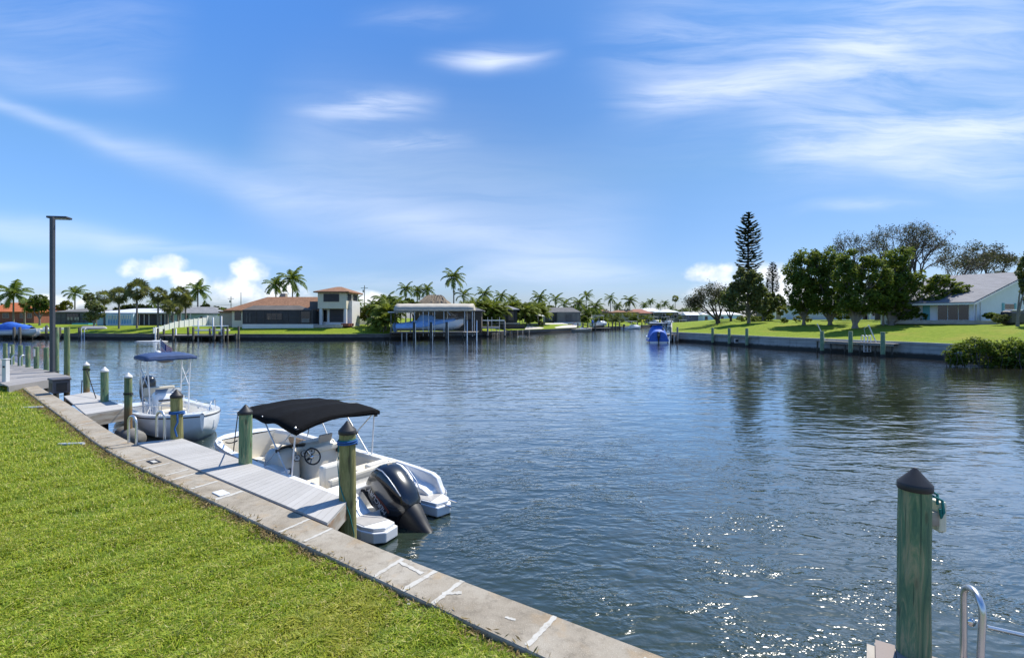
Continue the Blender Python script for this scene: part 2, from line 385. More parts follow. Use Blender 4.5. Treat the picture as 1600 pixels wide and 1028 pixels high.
def lawn_mat(name, c):
    m, t, p = newmat(name); tc = t.n('ShaderNodeTexCoord').outputs['Object']
    a = t.noise(tc, .22, 4, .6); b = t.noise(tc, 2.2, 5, .7); f = t.noise(tc, 22, 3, .7)
    col = t.ramp(b, [(.28, c[0]), (.5, c[1]), (.72, c[2])])
    col = t.mix(t.m('MULTIPLY', t.sstep(a, .5, .72), .5), col, tuple(c[3]) + (1,))
    col = t.mix(t.m('MULTIPLY', t.sstep(f, .5, .8), .45), col, tuple(x * .45 for x in c[0]) + (1,))
    t.put(p.inputs['Base Color'], col); p.inputs['Roughness'].default_value = .9; p.inputs['Specular IOR Level'].default_value = .1
    bp = t.n('ShaderNodeBump'); bp.inputs['Distance'].default_value = .05; t.put(bp.inputs['Height'], t.m('ADD', f, b)); t.put(p.inputs['Normal'], bp.outputs[0])
    MAT[name] = m; return m
def shingle(name, c0, c1, row=.16):
    m, t, p = newmat(name); tc = t.n('ShaderNodeTexCoord').outputs['Object']
    bt = t.n('ShaderNodeTexBrick'); t.L.new(t.mapping(tc, (1, 1, 1), (R(90), 0, 0)), bt.inputs[0])
    for k, v in (('Scale', 1.0), ('Brick Width', .32), ('Row Height', row), ('Mortar Size', .012)): bt.inputs[k].default_value = v
    bt.inputs['Color1'].default_value = tuple(c0) + (1,); bt.inputs['Color2'].default_value = tuple(c1) + (1,); bt.inputs['Mortar'].default_value = tuple(x * .55 for x in c0) + (1,)
    nz = t.noise(tc, .6, 5, .65)
    t.put(p.inputs['Base Color'], t.mix(t.m('MULTIPLY', t.sstep(nz, .4, .75), .35), bt.outputs[0], tuple(x * .55 for x in c0) + (1,)))
    p.inputs['Roughness'].default_value = .85; MAT[name] = m; return m
def glass_dark(name, col=(.012, .015, .018), rough=.06):
    return mat(name, col, rough, var=.4, scale=1.0, spec=.6)

water_mat()
concrete('cap_concrete', [(.235, .20, .15), (.32, .28, .22), (.38, .345, .285)])
def sealant():
    m, t, p = newmat('sealant'); tc = t.n('ShaderNodeTexCoord').outputs['Object']
    n = t.noise(tc, 9, 5, .7); f = t.noise(tc, 60, 3, .6)
    col = t.ramp(n, [(.30, (.30, .265, .21)), (.42, (.44, .42, .37)), (.7, (.52, .505, .46))])
    col = t.mix(t.m('MULTIPLY', t.sstep(f, .5, .7), .35), col, (.30, .27, .22, 1)); t.put(p.inputs['Base Color'], col); p.inputs['Roughness'].default_value = .9; MAT['sealant'] = m
sealant()
wall_weathered('seawall_face', (.17, .16, .14), (.24, .225, .19), (.025, .025, .02), 1.0, .3)
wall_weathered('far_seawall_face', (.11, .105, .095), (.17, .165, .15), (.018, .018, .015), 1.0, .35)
planks('deck_grey', (.375, .36, .335), (.435, .42, .395)); planks('deck_brown', (.235, .19, .165), (.28, .235, .21)); planks('deck_dark', (.235, .22, .21), (.30, .285, .27))
planks('old_boards', (.16, .145, .125), (.27, .25, .22))
def fascia_wood():
    m, t, p = newmat('fascia_wood'); tc = t.n('ShaderNodeTexCoord').outputs['Object']
    g = t.noise(t.mapping(tc, (1.6, 1.6, 9)), 1.0, 5, .65, .6); b = t.noise(tc, 1.6, 3, .6)
    col = t.ramp(g, [(.3, (.22, .17, .12)), (.5, (.36, .32, .26)), (.7, (.48, .45, .40))])
    col = t.mix(t.m('MULTIPLY', t.sstep(b, .48, .66), .85), col, (.24, .11, .035, 1))
    t.put(p.inputs['Base Color'], col); p.inputs['Roughness'].default_value = .8; MAT['fascia_wood'] = m
fascia_wood()
wood_piling('piling_green', (.055, .14, .085), (.155, .245, .125), (.36, .33, .185))
wood_piling('piling_olive', (.16, .155, .05), (.25, .235, .085), (.33, .30, .12))
wood_piling('piling_rust', (.075, .14, .07), (.14, .20, .09), (.25, .23, .11), stain=(0, 1.35))
wood_piling('piling_dark', (.035, .038, .03), (.06, .058, .045), (.10, .092, .072))
wood_piling('piling_grey', (.16, .15, .13), (.24, .225, .20), (.32, .30, .27))
mat('black_plastic', (.018, .018, .02), .55, var=.25, scale=8); mat('white_plastic', (.62, .62, .61), .45, var=.05)
mat('gelcoat_white', (.82, .82, .80), .22, var=.04, scale=2, coat=.5); mat('liner_cream', (.84, .79, .68), .4, var=.05, scale=3)
mat('seat_cream', (.68, .62, .50), .55, var=.06); mat('seat_tan', (.30, .215, .135), .55, var=.15); mat('seat_dark', (.055, .055, .06), .55)
mat('black_gloss', (.012, .012, .014), .16, var=.2, coat=.6); mat('engine_black', (.010, .011, .014), .22, var=.3, coat=.8); mat('engine_matte', (.016, .016, .017), .5)
mat('aluminium', (.62, .63, .64), .32, .9, var=.06); mat('silver', (.55, .57, .60), .28, .7, var=.05); mat('white_tube', (.72, .73, .75), .3, .2, var=.05)
mat('canvas_black', (.006, .0062, .007), .95, spec=.12, var=.3, scale=9, bump=.004, bscale=14); mat('canvas_blue', (.030, .066, .165), .75, var=.2, scale=5, bump=.01, bscale=5)
mat('cover_blue', (.035, .13, .50), .6, var=.2, scale=3, bump=.03, bscale=3); mat('cover_pale_blue', (.27, .47, .78), .6, var=.25, scale=1.0, bump=.05, bscale=2)
mat('rope_blue', (.02, .10, .30), .9); mat('rope_teal', (.02, .18, .17), .9); mat('rope_black', (.015, .015, .016), .9); mat('rope_white', (.6, .58, .52), .9)
mat('box_grey', (.085, .085, .10), .6, var=.12); mat('pole_grey', (.055, .062, .075), .45, .3, var=.15, scale=2)
mat('fender_cream', (.68, .64, .50), .5); mat('grey_hull', (.42, .40, .37), .4, var=.1); mat('blue_paint', (.06, .16, .32), .3, coat=.3)
mat('red_cloth', (.50, .035, .04), .8); mat('white_cloth', (.75, .74, .73), .8); mat('navy_cloth', (.025, .03, .14), .8)
mat('tint_screen', (.03, .028, .026), .08, var=.2, coat=.4); mat('gauge', (.55, .55, .52), .3); mat('grey_carpet', (.36, .34, .30), .9, bump=.002, bscale=200)
mat('stainless', (.70, .70, .70), .18, 1.0, var=.05)
# ---------------------------------------------------------------- water and land
DW = Vector((-.806, .592, 0)); NW = Vector((.592, .806, 0))      # along the near seawall (away), out over the water
def ST(s, t, z=0.0): q = DW * s + NW * t; return Vector((q.x, q.y, z))
wv = MB(); wv.add([(-1500, -300, 0), (1500, -300, 0), (1500, 1600, 0), (-1500, 1600, 0)], [(0, 1, 2, 3)])
kind(wv.build('water', MAT['water']), 'structure')

lawn_mat('lawn_near', [(.085, .12, .018), (.13, .18, .025), (.17, .215, .035), (.22, .18, .055)])
lawn_mat('lawn_far', [(.12, .18, .014), (.18, .245, .02), (.24, .285, .028), (.29, .255, .045)])
mat('bed_mud', (.03, .028, .02), .9)

# near seawall: cap edges measured on the plane z = 1
CAPZ, LAWNZ = 1.0, 0.9
inn = [(26, 599), (46.7, 615), (64, 628), (87.5, 644.5), (120.6, 670), (134, 680), (155.6, 696), (187, 714.5), (208, 726), (291, 764), (354, 793.6), (437, 833), (500, 863), (673.7, 944), (844, 1026)]
out = [(51.5, 596), (64, 605.6), (91, 621), (105, 629), (134, 648), (171, 673), (209, 693), (300, 731.5), (370, 761), (450, 795), (506, 819), (560, 842), (631, 872), (800, 936), (1040, 1026)]
IN = [G(x, y, CAPZ) for x, y in inn]; OUT = [G(x, y, CAPZ) for x, y in out]
def resample(pts, n):
    d = [0]
    for a, b in zip(pts, pts[1:]): d.append(d[-1] + (b - a).length)
    r = []
    for i in range(n):
        t = d[-1] * i / (n - 1); k = max(j for j in range(len(d)) if d[j] <= t + 1e-9); k = min(k, len(pts) - 2)
        r.append(pts[k].lerp(pts[k + 1], (t - d[k]) / (d[k + 1] - d[k])))
    return r
def smooth(pts, it=2):
    for _ in range(it): pts = [pts[0]] + [(pts[i - 1] + pts[i] * 2 + pts[i + 1]) / 4 for i in range(1, len(pts) - 1)] + [pts[-1]]
    return pts
near_dir = (OUT[-1] - OUT[-4]).normalized()
IN.append(IN[-1] + near_dir * 9); OUT.append(OUT[-1] + near_dir * 9)
IN = smooth(resample(IN, 60), 3); OUT = smooth(resample(OUT, 60), 3)
sw = thing('seawall', 'pale concrete seawall with wide flat cap curving along the near lawn', 'seawall')
c = MB()
rings = []
for a, b in zip(IN, OUT):
    n = (b - a).normalized(); rings.append([Vector((a.x, a.y, .55)), Vector((a.x, a.y, .985)), a + n * .015, b - n * .015, Vector((b.x, b.y, .985)), Vector((b.x, b.y, .70))])
c.loft(rings, closed=True, caps=True, smooth=False); c.build('cap', MAT['cap_concrete'], sw)
c = MB(); c.loft([[Vector((b.x, b.y, .72)) - (b - a).normalized() * .09, Vector((b.x, b.y, -1.6)) - (b - a).normalized() * .09, Vector((a.x, a.y, -1.6)), Vector((a.x, a.y, .72))] for a, b in zip(IN, OUT)], True, True, False)
c.build('wall_panel', MAT['seawall_face'], sw)
# sealed joints: raised smears of pale mortar across the cap
J = [((582.6, 901), (630.7, 871.6), .055), ((627.3, 923), (682, 890.5), .065), ((673.7, 943.8), (723.6, 906), .06), ((823, 1009), (868, 961), .06), ((624, 877), (661, 896), .055), ((690, 927), (722, 925), .05),
     ((789, 963), (806, 968), .03), ((435, 831.5), (484, 810), .05), ((472.5, 846.5), (520, 824.5), .055), ((256, 743), (295, 732.5), .06), ((268, 749.5), (306, 739), .07), ((297.5, 763.5), (341, 751), .07),
     ((333, 781), (380, 766.5), .10), ((223, 732.5), (272, 721.5), .06), ((1012, 1027), (968, 1055), .05), ((205, 722), (250, 712), .05), ((147, 685), (182, 679), .04), ((121, 664), (150, 658), .05), ((88, 640), (118, 636.5), .04)]
jr = random.Random(4)
for ji, (a, b, w) in enumerate(J):
    jm = MB(); zz = CAPZ + .004 + (.0012 if ji in (4, 5) else 0)
    A, B = G(a[0], a[1], zz), G(b[0], b[1], zz); d = (B - A).normalized(); pn = Vector((-d.y, d.x, 0)); n = 14; top = []; bot = []
    for i in range(n):
        q = A.lerp(B, .02 + .96 * i / (n - 1)); hw = w * .5 * jr.uniform(.72, 1.2); o = pn * jr.uniform(-.005, .005)
        top.append(q + pn * hw + o); bot.append(q - pn * hw + o)
    vs = top + bot; jm.add(vs, [(i, n + i, n + i + 1, i + 1) for i in range(n - 1)])
    jm.build('joint_sealant', MAT['sealant'], sw)
def plate(px, py, w, l, h, m, label, name='cover_plate'):
    q = G(px, py, CAPZ); mb = MB(); M = Matrix.Translation(q) @ Matrix.Rotation(math.atan2(DW.y, DW.x), 4, 'Z')
    mb.cbox((-l / 2, -w / 2, .0), (l / 2, w / 2, h), .006, M)
    o = mb.build(name, MAT[m]); tag(o, label, 'cover plate'); return o
plate(345.5, 771, .17, .30, .02, 'white_plastic', 'white rectangular plate lying flat on the seawall cap')
pl = plate(240.5, 721.5, .17, .34, .015, 'black_plastic', 'small dark framed vent plate on the seawall cap')
mb = MB(); q = G(240.5, 721.5, CAPZ + .015); M = Matrix.Translation(q) @ Matrix.Rotation(math.atan2(DW.y, DW.x), 4, 'Z'); mb.cbox((-.1, -.04, 0), (.1, .04, .012), .004, M); mb.build('insert', MAT['sealant'], pl)

# near lawn sheet (under the grass blades)
lw = bmesh.new(); pin = [Vector((p.x, p.y, LAWNZ)) - (b - p).normalized() * -.06 for p, b in zip(IN, OUT)]
LAWN_POLY = [(p.x, p.y) for p in pin] + [(pin[-1].x + 12, pin[-1].y - 25), (-70, -30), (-75, 22), (pin[0].x - 9, pin[0].y + 3.2)]
f = lw.faces.new([lw.verts.new((x, y, LAWNZ)) for x, y in LAWN_POLY]); bmesh.ops.triangulate(lw, faces=[f])
me = bpy.data.meshes.new('lawn'); lw.normal_update()
for fc in lw.faces:
    if fc.normal.z < 0: fc.normal_flip()
lw.to_mesh(me); lw.free(); me.materials.append(MAT['lawn_near']); kind(link('lawn', me), 'structure')

# far shore: waterline measured on z = 0
FAR = [(-700, 527.2), (-300, 528.2), (0, 529), (110, 529.5), (300, 530.5), (480, 531), (600, 530.5), (700, 528), (760, 526), (800, 522.8), (855, 520.3), (894, 518), (956, 514.8), (992, 513.2), (1012, 511.2), (1040, 510.2), (1120, 510), (1500, 510)]
FX = [p[0] for p in FAR]; FYW = [FPX * H / (p[1] - HOR) for p in FAR]
def far_wall_Y(px): return float(np.interp(px, FX, FYW))
FR = [1.0, 1.03, 1.07, 1.12, 1.2, 1.5, 2.0, 6.0]; FZ = [.98, 1.35, 1.97, 2.2, 2.4, 2.5, 2.6, 3.2]
def far_z(r): return float(np.interp(r, FR, FZ))
def FL(px, r):
    """point on the far land: column px, r times the distance of its seawall"""
    Y = far_wall_Y(px) * r; return Vector(((px - 800) / FPX * Y, Y, far_z(r)))
pxs = list(np.linspace(-700, 1500, 111)); rr = [1.0, 1.03, 1.05, 1.07, 1.12, 1.2, 1.3, 1.5, 2, 3, 6]
vs = [FL(x, r) for r in rr for x in pxs]; n = len(pxs)
mb = MB(); mb.add(vs, [(i * n + j, i * n + j + 1, (i + 1) * n + j + 1, (i + 1) * n + j) for i in range(len(rr) - 1) for j in range(n - 1)], True)
kind(mb.build('ground', MAT['lawn_far']), 'structure')
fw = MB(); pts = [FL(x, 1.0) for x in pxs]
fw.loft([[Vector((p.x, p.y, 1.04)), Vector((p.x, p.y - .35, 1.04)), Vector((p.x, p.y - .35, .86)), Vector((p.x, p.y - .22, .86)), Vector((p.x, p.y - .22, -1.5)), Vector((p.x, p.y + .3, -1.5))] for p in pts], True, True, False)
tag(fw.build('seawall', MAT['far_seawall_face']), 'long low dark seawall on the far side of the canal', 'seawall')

# right bank
RT = [(1050, 533.2), (1058, 533.6), (1130, 538.8), (1200, 544.6), (1230, 546.6), (1340, 553.5), (1475, 562.2), (1600, 572.5), (1900, 606), (2300, 680)]
RX = [p[0] for p in RT]; RYW = [FPX * H / (p[1] - HOR) for p in RT]
def right_wall_Y(px): return float(np.interp(px, RX, RYW))
RR = [1.0, 1.04, 1.1, 1.2, 1.3, 1.5, 2.0, 2.4]; RZ = [1.5, 1.6, 1.95, 2.6, 3.0, 3.5, 3.6, 3.6]
def RL(px, r):
    Y = right_wall_Y(px) * r; f = min(1.0, max(.22, (px - 1035) / 100)); return Vector(((px - 800) / FPX * Y, Y, 1.5 + (float(np.interp(r, RR, RZ)) - 1.5) * f))
pxs = list(np.linspace(1050, 2300, 70)); rr = [1, 1.02, 1.04, 1.07, 1.1, 1.15, 1.2, 1.25, 1.3, 1.4, 1.5, 1.7, 2.0, 2.4]; n = len(pxs)
mb = MB(); mb.add([RL(x, r) for r in rr for x in pxs], [(i * n + j, i * n + j + 1, (i + 1) * n + j + 1, (i + 1) * n + j) for i in range(len(rr) - 1) for j in range(n - 1)], True)
e = [RL(1050, r) for r in rr]; mb.add(e + [Vector((p.x, p.y, -.5)) for p in e], [(i, i + 1, len(e) + i + 1, len(e) + i) for i in range(len(e) - 1)])
kind(mb.build('ground', MAT['lawn_far']), 'structure')
rw = MB(); pts = [RL(x, 1.0) for x in pxs]
rw.loft([[Vector((p.x + .05, p.y + .25, 1.56)), Vector((p.x - .12, p.y - .3, 1.56)), Vector((p.x - .12, p.y - .3, 1.30)), Vector((p.x - .08, p.y - .2, 1.30)), Vector((p.x - .08, p.y - .2, -1.5)), Vector((p.x, p.y + .3, -1.5))] for p in pts], True, True, False)
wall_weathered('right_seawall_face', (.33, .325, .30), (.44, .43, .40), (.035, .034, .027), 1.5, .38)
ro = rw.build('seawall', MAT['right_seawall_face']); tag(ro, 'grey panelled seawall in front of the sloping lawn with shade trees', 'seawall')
e = [RL(1050, r) for r in (1.0, 1.1, 1.2, 1.4, 1.6, 2.0, 2.4)]; sb = MB()
sb.loft([[Vector((p.x - .02, p.y - .2, p.z + .03)), Vector((p.x - .3, p.y - .2, p.z + .03)), Vector((p.x - .3, p.y - .2, -1.4)), Vector((p.x - .02, p.y - .2, -1.4))] for p in e], True, True, False)
sb.build('return_wall', MAT['right_seawall_face'], ro)

# ---------------------------------------------------------------- docks
def dock(a, b, c, d, board, m, label, z0=None, th=.045, fascia='fascia_wood', fh=.26, gap=.006, name='dock', fs='abcd', legs=()):
    """boards laid from edge a-d across to edge b-c, on a rim of joists"""
    t = thing(name, label, 'dock', ((a + b + c + d) / 4).to_tuple()); t.location.z = 0
    off = Vector(t.location); a, b, c, d = [p - off for p in (a, b, c, d)]
    L = ((d - a).length + (c - b).length) / 2; k = max(1, round(L / board)); mb = MB(); g = gap / L / 2
    for i in range(k):
        t0, t1 = i / k + g, (i + 1) / k - g
        q = [a.lerp(d, t0), b.lerp(c, t0), b.lerp(c, t1), a.lerp(d, t1)]; ov = .03; w = (q[1] - q[0]).normalized() * ov
        q = [q[0] - w, q[1] + w, q[2] + w, q[3] - w]
        mb.extr([Vector((p.x, p.y, p.z - th)) for p in q], (0, 0, th))
    mb.build('deck', MAT[m], t)
    if fascia:
        for e, (p, q) in {'ab': (a, b), 'bc': (b, c), 'cd': (c, d), 'da': (d, a)}.items():
            if e not in fs: continue
            w = (q - p).normalized(); nn = Vector((w.y, -w.x, 0)); o = MB()
            o.extr([p - Vector((0, 0, th + .002)), q - Vector((0, 0, th + .002)), q - Vector((0, 0, th + fh)), p - Vector((0, 0, th + fh))], -nn * .06)
            o.build('fascia', MAT[fascia], t)
    for (x, y) in legs:
        o = MB(); o.tube([(x - off.x, y - off.y, -1.2), (x - off.x, y - off.y, a.z - th - .003)], .09, 8); o.build('leg', MAT['piling_dark'], t)
    return t
DZ = 1.025
# dock beside the black-canopied boat: near end, outer corners
d1b, d1c = G(544, 781, DZ), G(281, 684.5, DZ)
def capout(p):
    i = min(range(len(OUT)), key=lambda k: (OUT[k] - p).length); return OUT[i]
d1a, d1d = G(513, 815, DZ), G(213, 691.5, DZ)
aa = Vector((d1a.x, d1a.y, DZ)); dd = Vector((d1d.x, d1d.y, DZ)); shift = NW * .05
dock(aa + shift * 0, d1b, d1c, dd, .15, 'deck_grey', 'pale grey board dock beside the boat with the black canopy', fs=('ab', 'bc', 'cd'), fh=.24)
# next dock, where the white boat with the blue top lies
d2 = [G(136, 647, DZ), G(197, 637.5, DZ), G(140, 612, DZ), G(101, 618.5, DZ)]
dock(d2[0], d2[1], d2[2], d2[3], .15, 'deck_grey', 'pale grey dock with weathered wooden edge behind the blue topped boat', fs=('ab', 'bc', 'cd'), fh=.36)
# wide brown dock at the far left
a3, b3, c3 = G(14, 603, 1.18), G(110, 588, 1.18), G(39, 570, 1.18); d3 = c3 + (a3 - b3); ext = (c3 - b3)
dock(a3, b3, c3 + ext * 1.2, d3 + ext * 1.2, .62, 'deck_dark', 'wide dark board dock on the left carrying the lamp pole', gap=.055, fh=.32, fascia='deck_dark', fs=('ab', 'bc'), name='dock')
# corner of the nearest dock, lower right
o0 = G(1367, 1001, DZ); dn = near_dir
dock(o0 - NW * 1.45, o0, o0 + dn * 7, o0 + dn * 7 - NW * 1.45, .15, 'deck_brown', 'corner of brown board dock at the foot of the nearest piling', fs=('ab', 'bc'))

# ---------------------------------------------------------------- mooring pilings
def piling(px, Y, ytop, r, wood, cap, label, group=None, zfoot=-1.4, lean=0.0, name='mooring_piling'):
    X = (px - 800) / FPX * Y; zt = H - (ytop - HOR) / FPX * Y; r = r / math.sqrt(1 + (X / Y) ** 2)
    hc = r * 1.15 if cap else 0.0; zs = zt - hc
    t = thing(name, label, 'piling', (X, Y, 0), 0, group); rr_ = random.Random(int(px * 7))
    prof = [(r * (1.06 - .09 * i / 11), lerp(zfoot, zs, i / 11)) for i in range(12)]
    mb = MB(); mb.lathe(prof, 20); f1, f2 = rr_.uniform(0, 6), rr_.uniform(0, 6)
    mb.v = [(x * (1 + .022 * math.sin(2.1 * z + f1 + 3 * math.atan2(y, x)) + .016 * math.sin(5.3 * z + f2 + 2 * math.atan2(y, x))), y * (1 + .022 * math.sin(2.1 * z + f1 + 3 * math.atan2(y, x)) + .016 * math.sin(5.3 * z + f2 + 2 * math.atan2(y, x))), z) for x, y, z in mb.v]; o = mb.build('shaft', MAT[wood], t); o.rotation_euler = (0, 0, rr_.uniform(0, 6))
    if cap:
        mb = MB(); mb.lathe([(r * 1.04, zs - r * .42), (r * 1.065, zs - r * .40), (r * 1.065, zs + r * .02), (r * 1.02, zs + r * .08), (r * .5, zs + r * .66), (.012, zs + hc)], 20)
        mb.build('cap', MAT[cap], t)
    t.rotation_euler = (lean + rr_.uniform(-.008, .008), rr_.uniform(-.008, .008), 0); return t
def rope_wrap(t, z, r, m, turns=2, rad=.014, tail=None):
    mb = MB()
    pts = [Vector((math.cos(a) * (r + rad), math.sin(a) * (r + rad), z + .035 * a / 6.283)) for a in np.linspace(0, 6.283 * turns, 20 * turns)]
    mb.tube(pts, rad, 6)
    if tail: mb.tube(tail, rad, 6)
    return mb.build('rope', MAT[m], t)
p1 = piling(544, 8.0, 657, .142, 'piling_olive', 'black_plastic', 'yellow green piling with black cap and blue rope in front of the outboard engine')
q1 = P(553, 690, 7.8)
rope_wrap(p1, 1.92, .136, 'rope_blue', 2, .016)
rope_wrap(p1, 1.98, .136, 'rope_teal', 1, .008, [(-.11, -.10, 1.95), (-.12, -.11, 1.6), (-.09, -.13, 1.3), (.0, -.15, 1.05), (.08, -.14, .8), (.13, -.10, .5), (.12, -.08, .25)])
p2 = piling(383, 9.95, 632, .144, 'piling_green', 'black_plastic', 'green piling with black cap at the bow end of the black canopy')
p3 = piling(277, 12.0, 608, .160, 'piling_olive', 'black_plastic', 'olive piling with black cap and blue rope in front of the white boat')
rope_wrap(p3, 1.62, .134, 'rope_blue', 2, .02, [(.1, -.13, 1.65), (.13, -.16, 1.45), (.07, -.18, 1.3), (.12, -.17, 1.1)])
p4 = piling(200.5, 15.4, 582, .135, 'piling_rust', 'white_plastic', 'rust stained piling with white cap beside the stern of the white boat')
rope_wrap(p4, 1.55, .108, 'rope_black', 2, .014)
p5 = piling(163, 17.2, 573, .150, 'piling_green', 'white_plastic', 'middle one of the three white capped pilings on the left')
p6 = piling(135.5, 19.4, 565, .138, 'piling_rust', 'white_plastic', 'farthest of the three white capped pilings on the left')
rope_wrap(p6, 1.9, .105, 'rope_black', 2, .014)
p7 = piling(1425.5, 4.32, 730, .158, 'piling_green', 'black_plastic', 'nearest green piling with black pointed cap at lower right')
rope = MB(); rope.tube([(.13, .0, 2.38), (.16, .02, 2.42), (.19, -.06, 2.40), (.195, -.07, 2.30), (.18, -.065, 2.25), (.17, -.06, 2.33)], .012, 6); rope.tube([(.165, -.04, 2.36), (.20, .0, 2.43), (.17, .02, 2.45)], .011, 6); rope.build('rope', MAT['rope_teal'], p7)
fb = MB(); fb.box((.115, -.04, 2.17), (.20, .05, 2.29)); fb.build('bracket', MAT['fascia_wood'], p7)
fb = MB(); fb.cbox((.195, -.05, 2.11), (.268, .06, 2.38), .018); tag(fb.build('fender', MAT['fender_cream'], None, (p7.location.x, p7.location.y, 0)), 'cream plastic fender block hung on the nearest piling', 'fender')
# tall pair and the row behind the left dock
piling(87.5, 25.4, 511, .165, 'piling_green', None, 'tall flat topped green piling touching the lamp pole', 'tall green pilings')
piling(104.5, 24.0, 511, .155, 'piling_rust', None, 'tall flat topped piling rusty at its foot, right of the lamp pole', 'tall green pilings')
row = [(72.5, 26.2, 543), (57, 26.9, 542), (44, 27.6, 540.5), (31.5, 28.4, 539.5), (19, 29.2, 538), (8, 30.0, 536.5), (-4, 30.9, 535)]
for i, (x, Y, yt) in enumerate(row):
    t = piling(x, Y, yt, .155, 'piling_green', None, ['first short green piling left of the lamp pole', 'short green piling with white strip, second left of the lamp pole', 'third short green piling left of the lamp pole',
        'short green piling behind the white handrail hoops', 'short green piling with white strip at the far left', 'short green piling beside the left picture edge', 'short green piling at the end of the row on the left'][i], 'short green pilings along the left dock')
    if i in (1, 4):
        mb = MB(); zt = H - (yt - HOR) / FPX * Y; mb.box((-.01, -.175, zt - .52), (.08, -.15, zt - .1)); mb.build('reflector_strip', MAT['white_plastic'], t)

# lamp pole
lp = thing('lamp_post', 'tall grey lamp post with flat rectangular lamp head on the left dock', 'lamp post', G(82, 581, 1.18).to_tuple())
hh = (581 - 341) / FPX * lp.location.y
mb = MB(); mb.box((-.085, -.085, .02), (.085, .085, hh)); mb.build('pole', MAT['pole_grey'], lp, bevel=.015)
mb = MB(); mb.box((-.22, -.22, 0), (.22, .22, .035)); mb.build('base_plate', MAT['pole_grey'], lp, bevel=.008)
lh = MB(); lh.cbox((-.48, -.19, hh + .06), (.48, .25, hh + .17), .03); hd = lh.build('lamp_head', MAT['pole_grey'], lp); hd.rotation_euler = (R(-3), 0, R(8))
lh = MB(); lh.box((-.40, -.15, hh + .045), (.40, .2, hh + .058)); lh.build('lens', MAT['white_plastic'], hd)
mb = MB(); mb.box((-.05, -.05, hh), (.05, .05, hh + .08)); mb.build('bracket', MAT['pole_grey'], lp)

# dock box
bx = G(80, 612, DZ); M = Matrix.Rotation(R(-4), 4, 'Z'); f0 = G(78, 607, DZ)
db = thing('dock_box', 'dark grey plastic storage box with lid at the end of the seawall', 'storage box', G(96, 622, DZ).to_tuple(), math.atan2(DW.y, DW.x) + math.pi)
mb = MB(); mb.cbox((-.42, -.33, .0), (.42, .33, .60), .025); mb.build('body', MAT['box_grey'], db)
mb = MB(); mb.cbox((-.46, -.37, .605), (.46, .37, .70), .03); mb.build('lid', MAT['box_grey'], db)
mb = MB(); mb.box((.425, -.2, .1), (.432, .2, .5)); mb.box((-.3, -.342, .1), (.3, -.334, .5)); mb.build('recess_panel', MAT['black_plastic'], db)
db.location = G(93, 613, DZ); db.scale = (.8, .8, .82)
# utility pedestal and hose bibs at far left
pd = thing('power_pedestal', 'white upright power pedestal at the left dock entrance', 'pedestal', G(9, 602, 1.02).to_tuple())
mb = MB(); mb.cbox((-.09, -.09, 0), (.09, .09, 1.12), .015); mb.build('post', MAT['white_plastic'], pd); mb = MB(); mb.box((-.04, -.1, .78), (.05, -.088, .86)); mb.build('outlet', MAT['black_plastic'], pd)
mb = MB(); mb.cbox((-.11, -.11, 1.12), (.11, .11, 1.17), .012); mb.build('cap', MAT['white_plastic'], pd)
ps = thing('white_step', 'low white step slab joining the lawn to the left dock', 'step', G(27, 601, 1.0).to_tuple(), R(10))
mb = MB(); mb.cbox((-.9, -.25, .01), (.75, .25, .09), .01); mb.build('slab', MAT['white_plastic'], ps)
# grab rails
def hoop(pts, r, m, n=8): return pts
def grab_rail(loc, rz, label, w=.5, h=.75, n=2, group='ladder grab rails'):
    t = thing('grab_rail', label, 'grab rail', loc, rz, group)
    for k in range(n):
        x = (k - (n - 1) / 2) * w; mb = MB()
        pts = [Vector((x, .16, -.5))] + [Vector((x, .16, h - .14))] + [Vector((x, .16 * math.cos(a), h - .14 + .16 * math.sin(a))) for a in np.linspace(.3, 2.84, 7)] + [Vector((x, -.16, h - .14)), Vector((x, -.16, .0))]
        mb.tube(pts, .028, 8); mb.build('rail', MAT['aluminium'], t)
    mb = MB()
    for z in (-.15, -.4): mb.tube([(-(w / 2), .16, z), (w / 2, .16, z)], .018, 6)
    mb.build('rung', MAT['aluminium'], t)
    return t
wdir = math.atan2(DW.y, DW.x)
gl = G(219, 689, DZ); gl2 = G(240, 686, DZ)
t = grab_rail(((gl + gl2) / 2).to_tuple(), wdir + math.pi / 2 + .2, 'pair of aluminium grab rails at the far end of the pale dock', w=.62, h=.62)
t = grab_rail(G(30, 572, 1.18).to_tuple(), wdir + .5, 'pair of white grab hoops among the short green pilings', w=.55, h=.62)
q = G(1521, 1010, DZ); q.z = DZ
gr = thing('grab_rail', 'near aluminium ladder hoop at the lower right with a straight side bar', 'grab rail', (2.98 + .95, 4.05, DZ), 0, 'ladder grab rails')
Yh = 4.05; x0 = (1512 - 800) / FPX * Yh; x1 = (1528 - 800) / FPX * Yh; zt = H - (921 - HOR) / FPX * Yh
gr.location = (0, 0, 0); mb = MB()
mb.tube([(x0, Yh - .05, .2)] + [((x0 + x1) / 2 - math.cos(a) * (x1 - x0) / 2, Yh + .0 - .13 * math.cos(a), zt - .13 + .13 * math.sin(a)) for a in np.linspace(0, math.pi, 12)] + [(x1, Yh + .13, .2)], .026, 10)
mb.v = [(x, y, z) for x, y, z in mb.v]; mb.build('rail', MAT['aluminium'], gr)
mb = MB(); mb.tube([P(1541, 979, Yh + .13), P(1640, 1001, Yh + .16)], .019, 8); mb.build('side_bar', MAT['aluminium'], gr)
mb = MB(); mb.lathe([(.02, 0), (.035, .004), (.035, .012), (.0, .02)], 10, M=Matrix.Translation(P(1517, 971, Yh - .07)) @ Matrix.Rotation(R(90), 4, 'X')); mb.build('bolt', MAT['stainless'], gr)
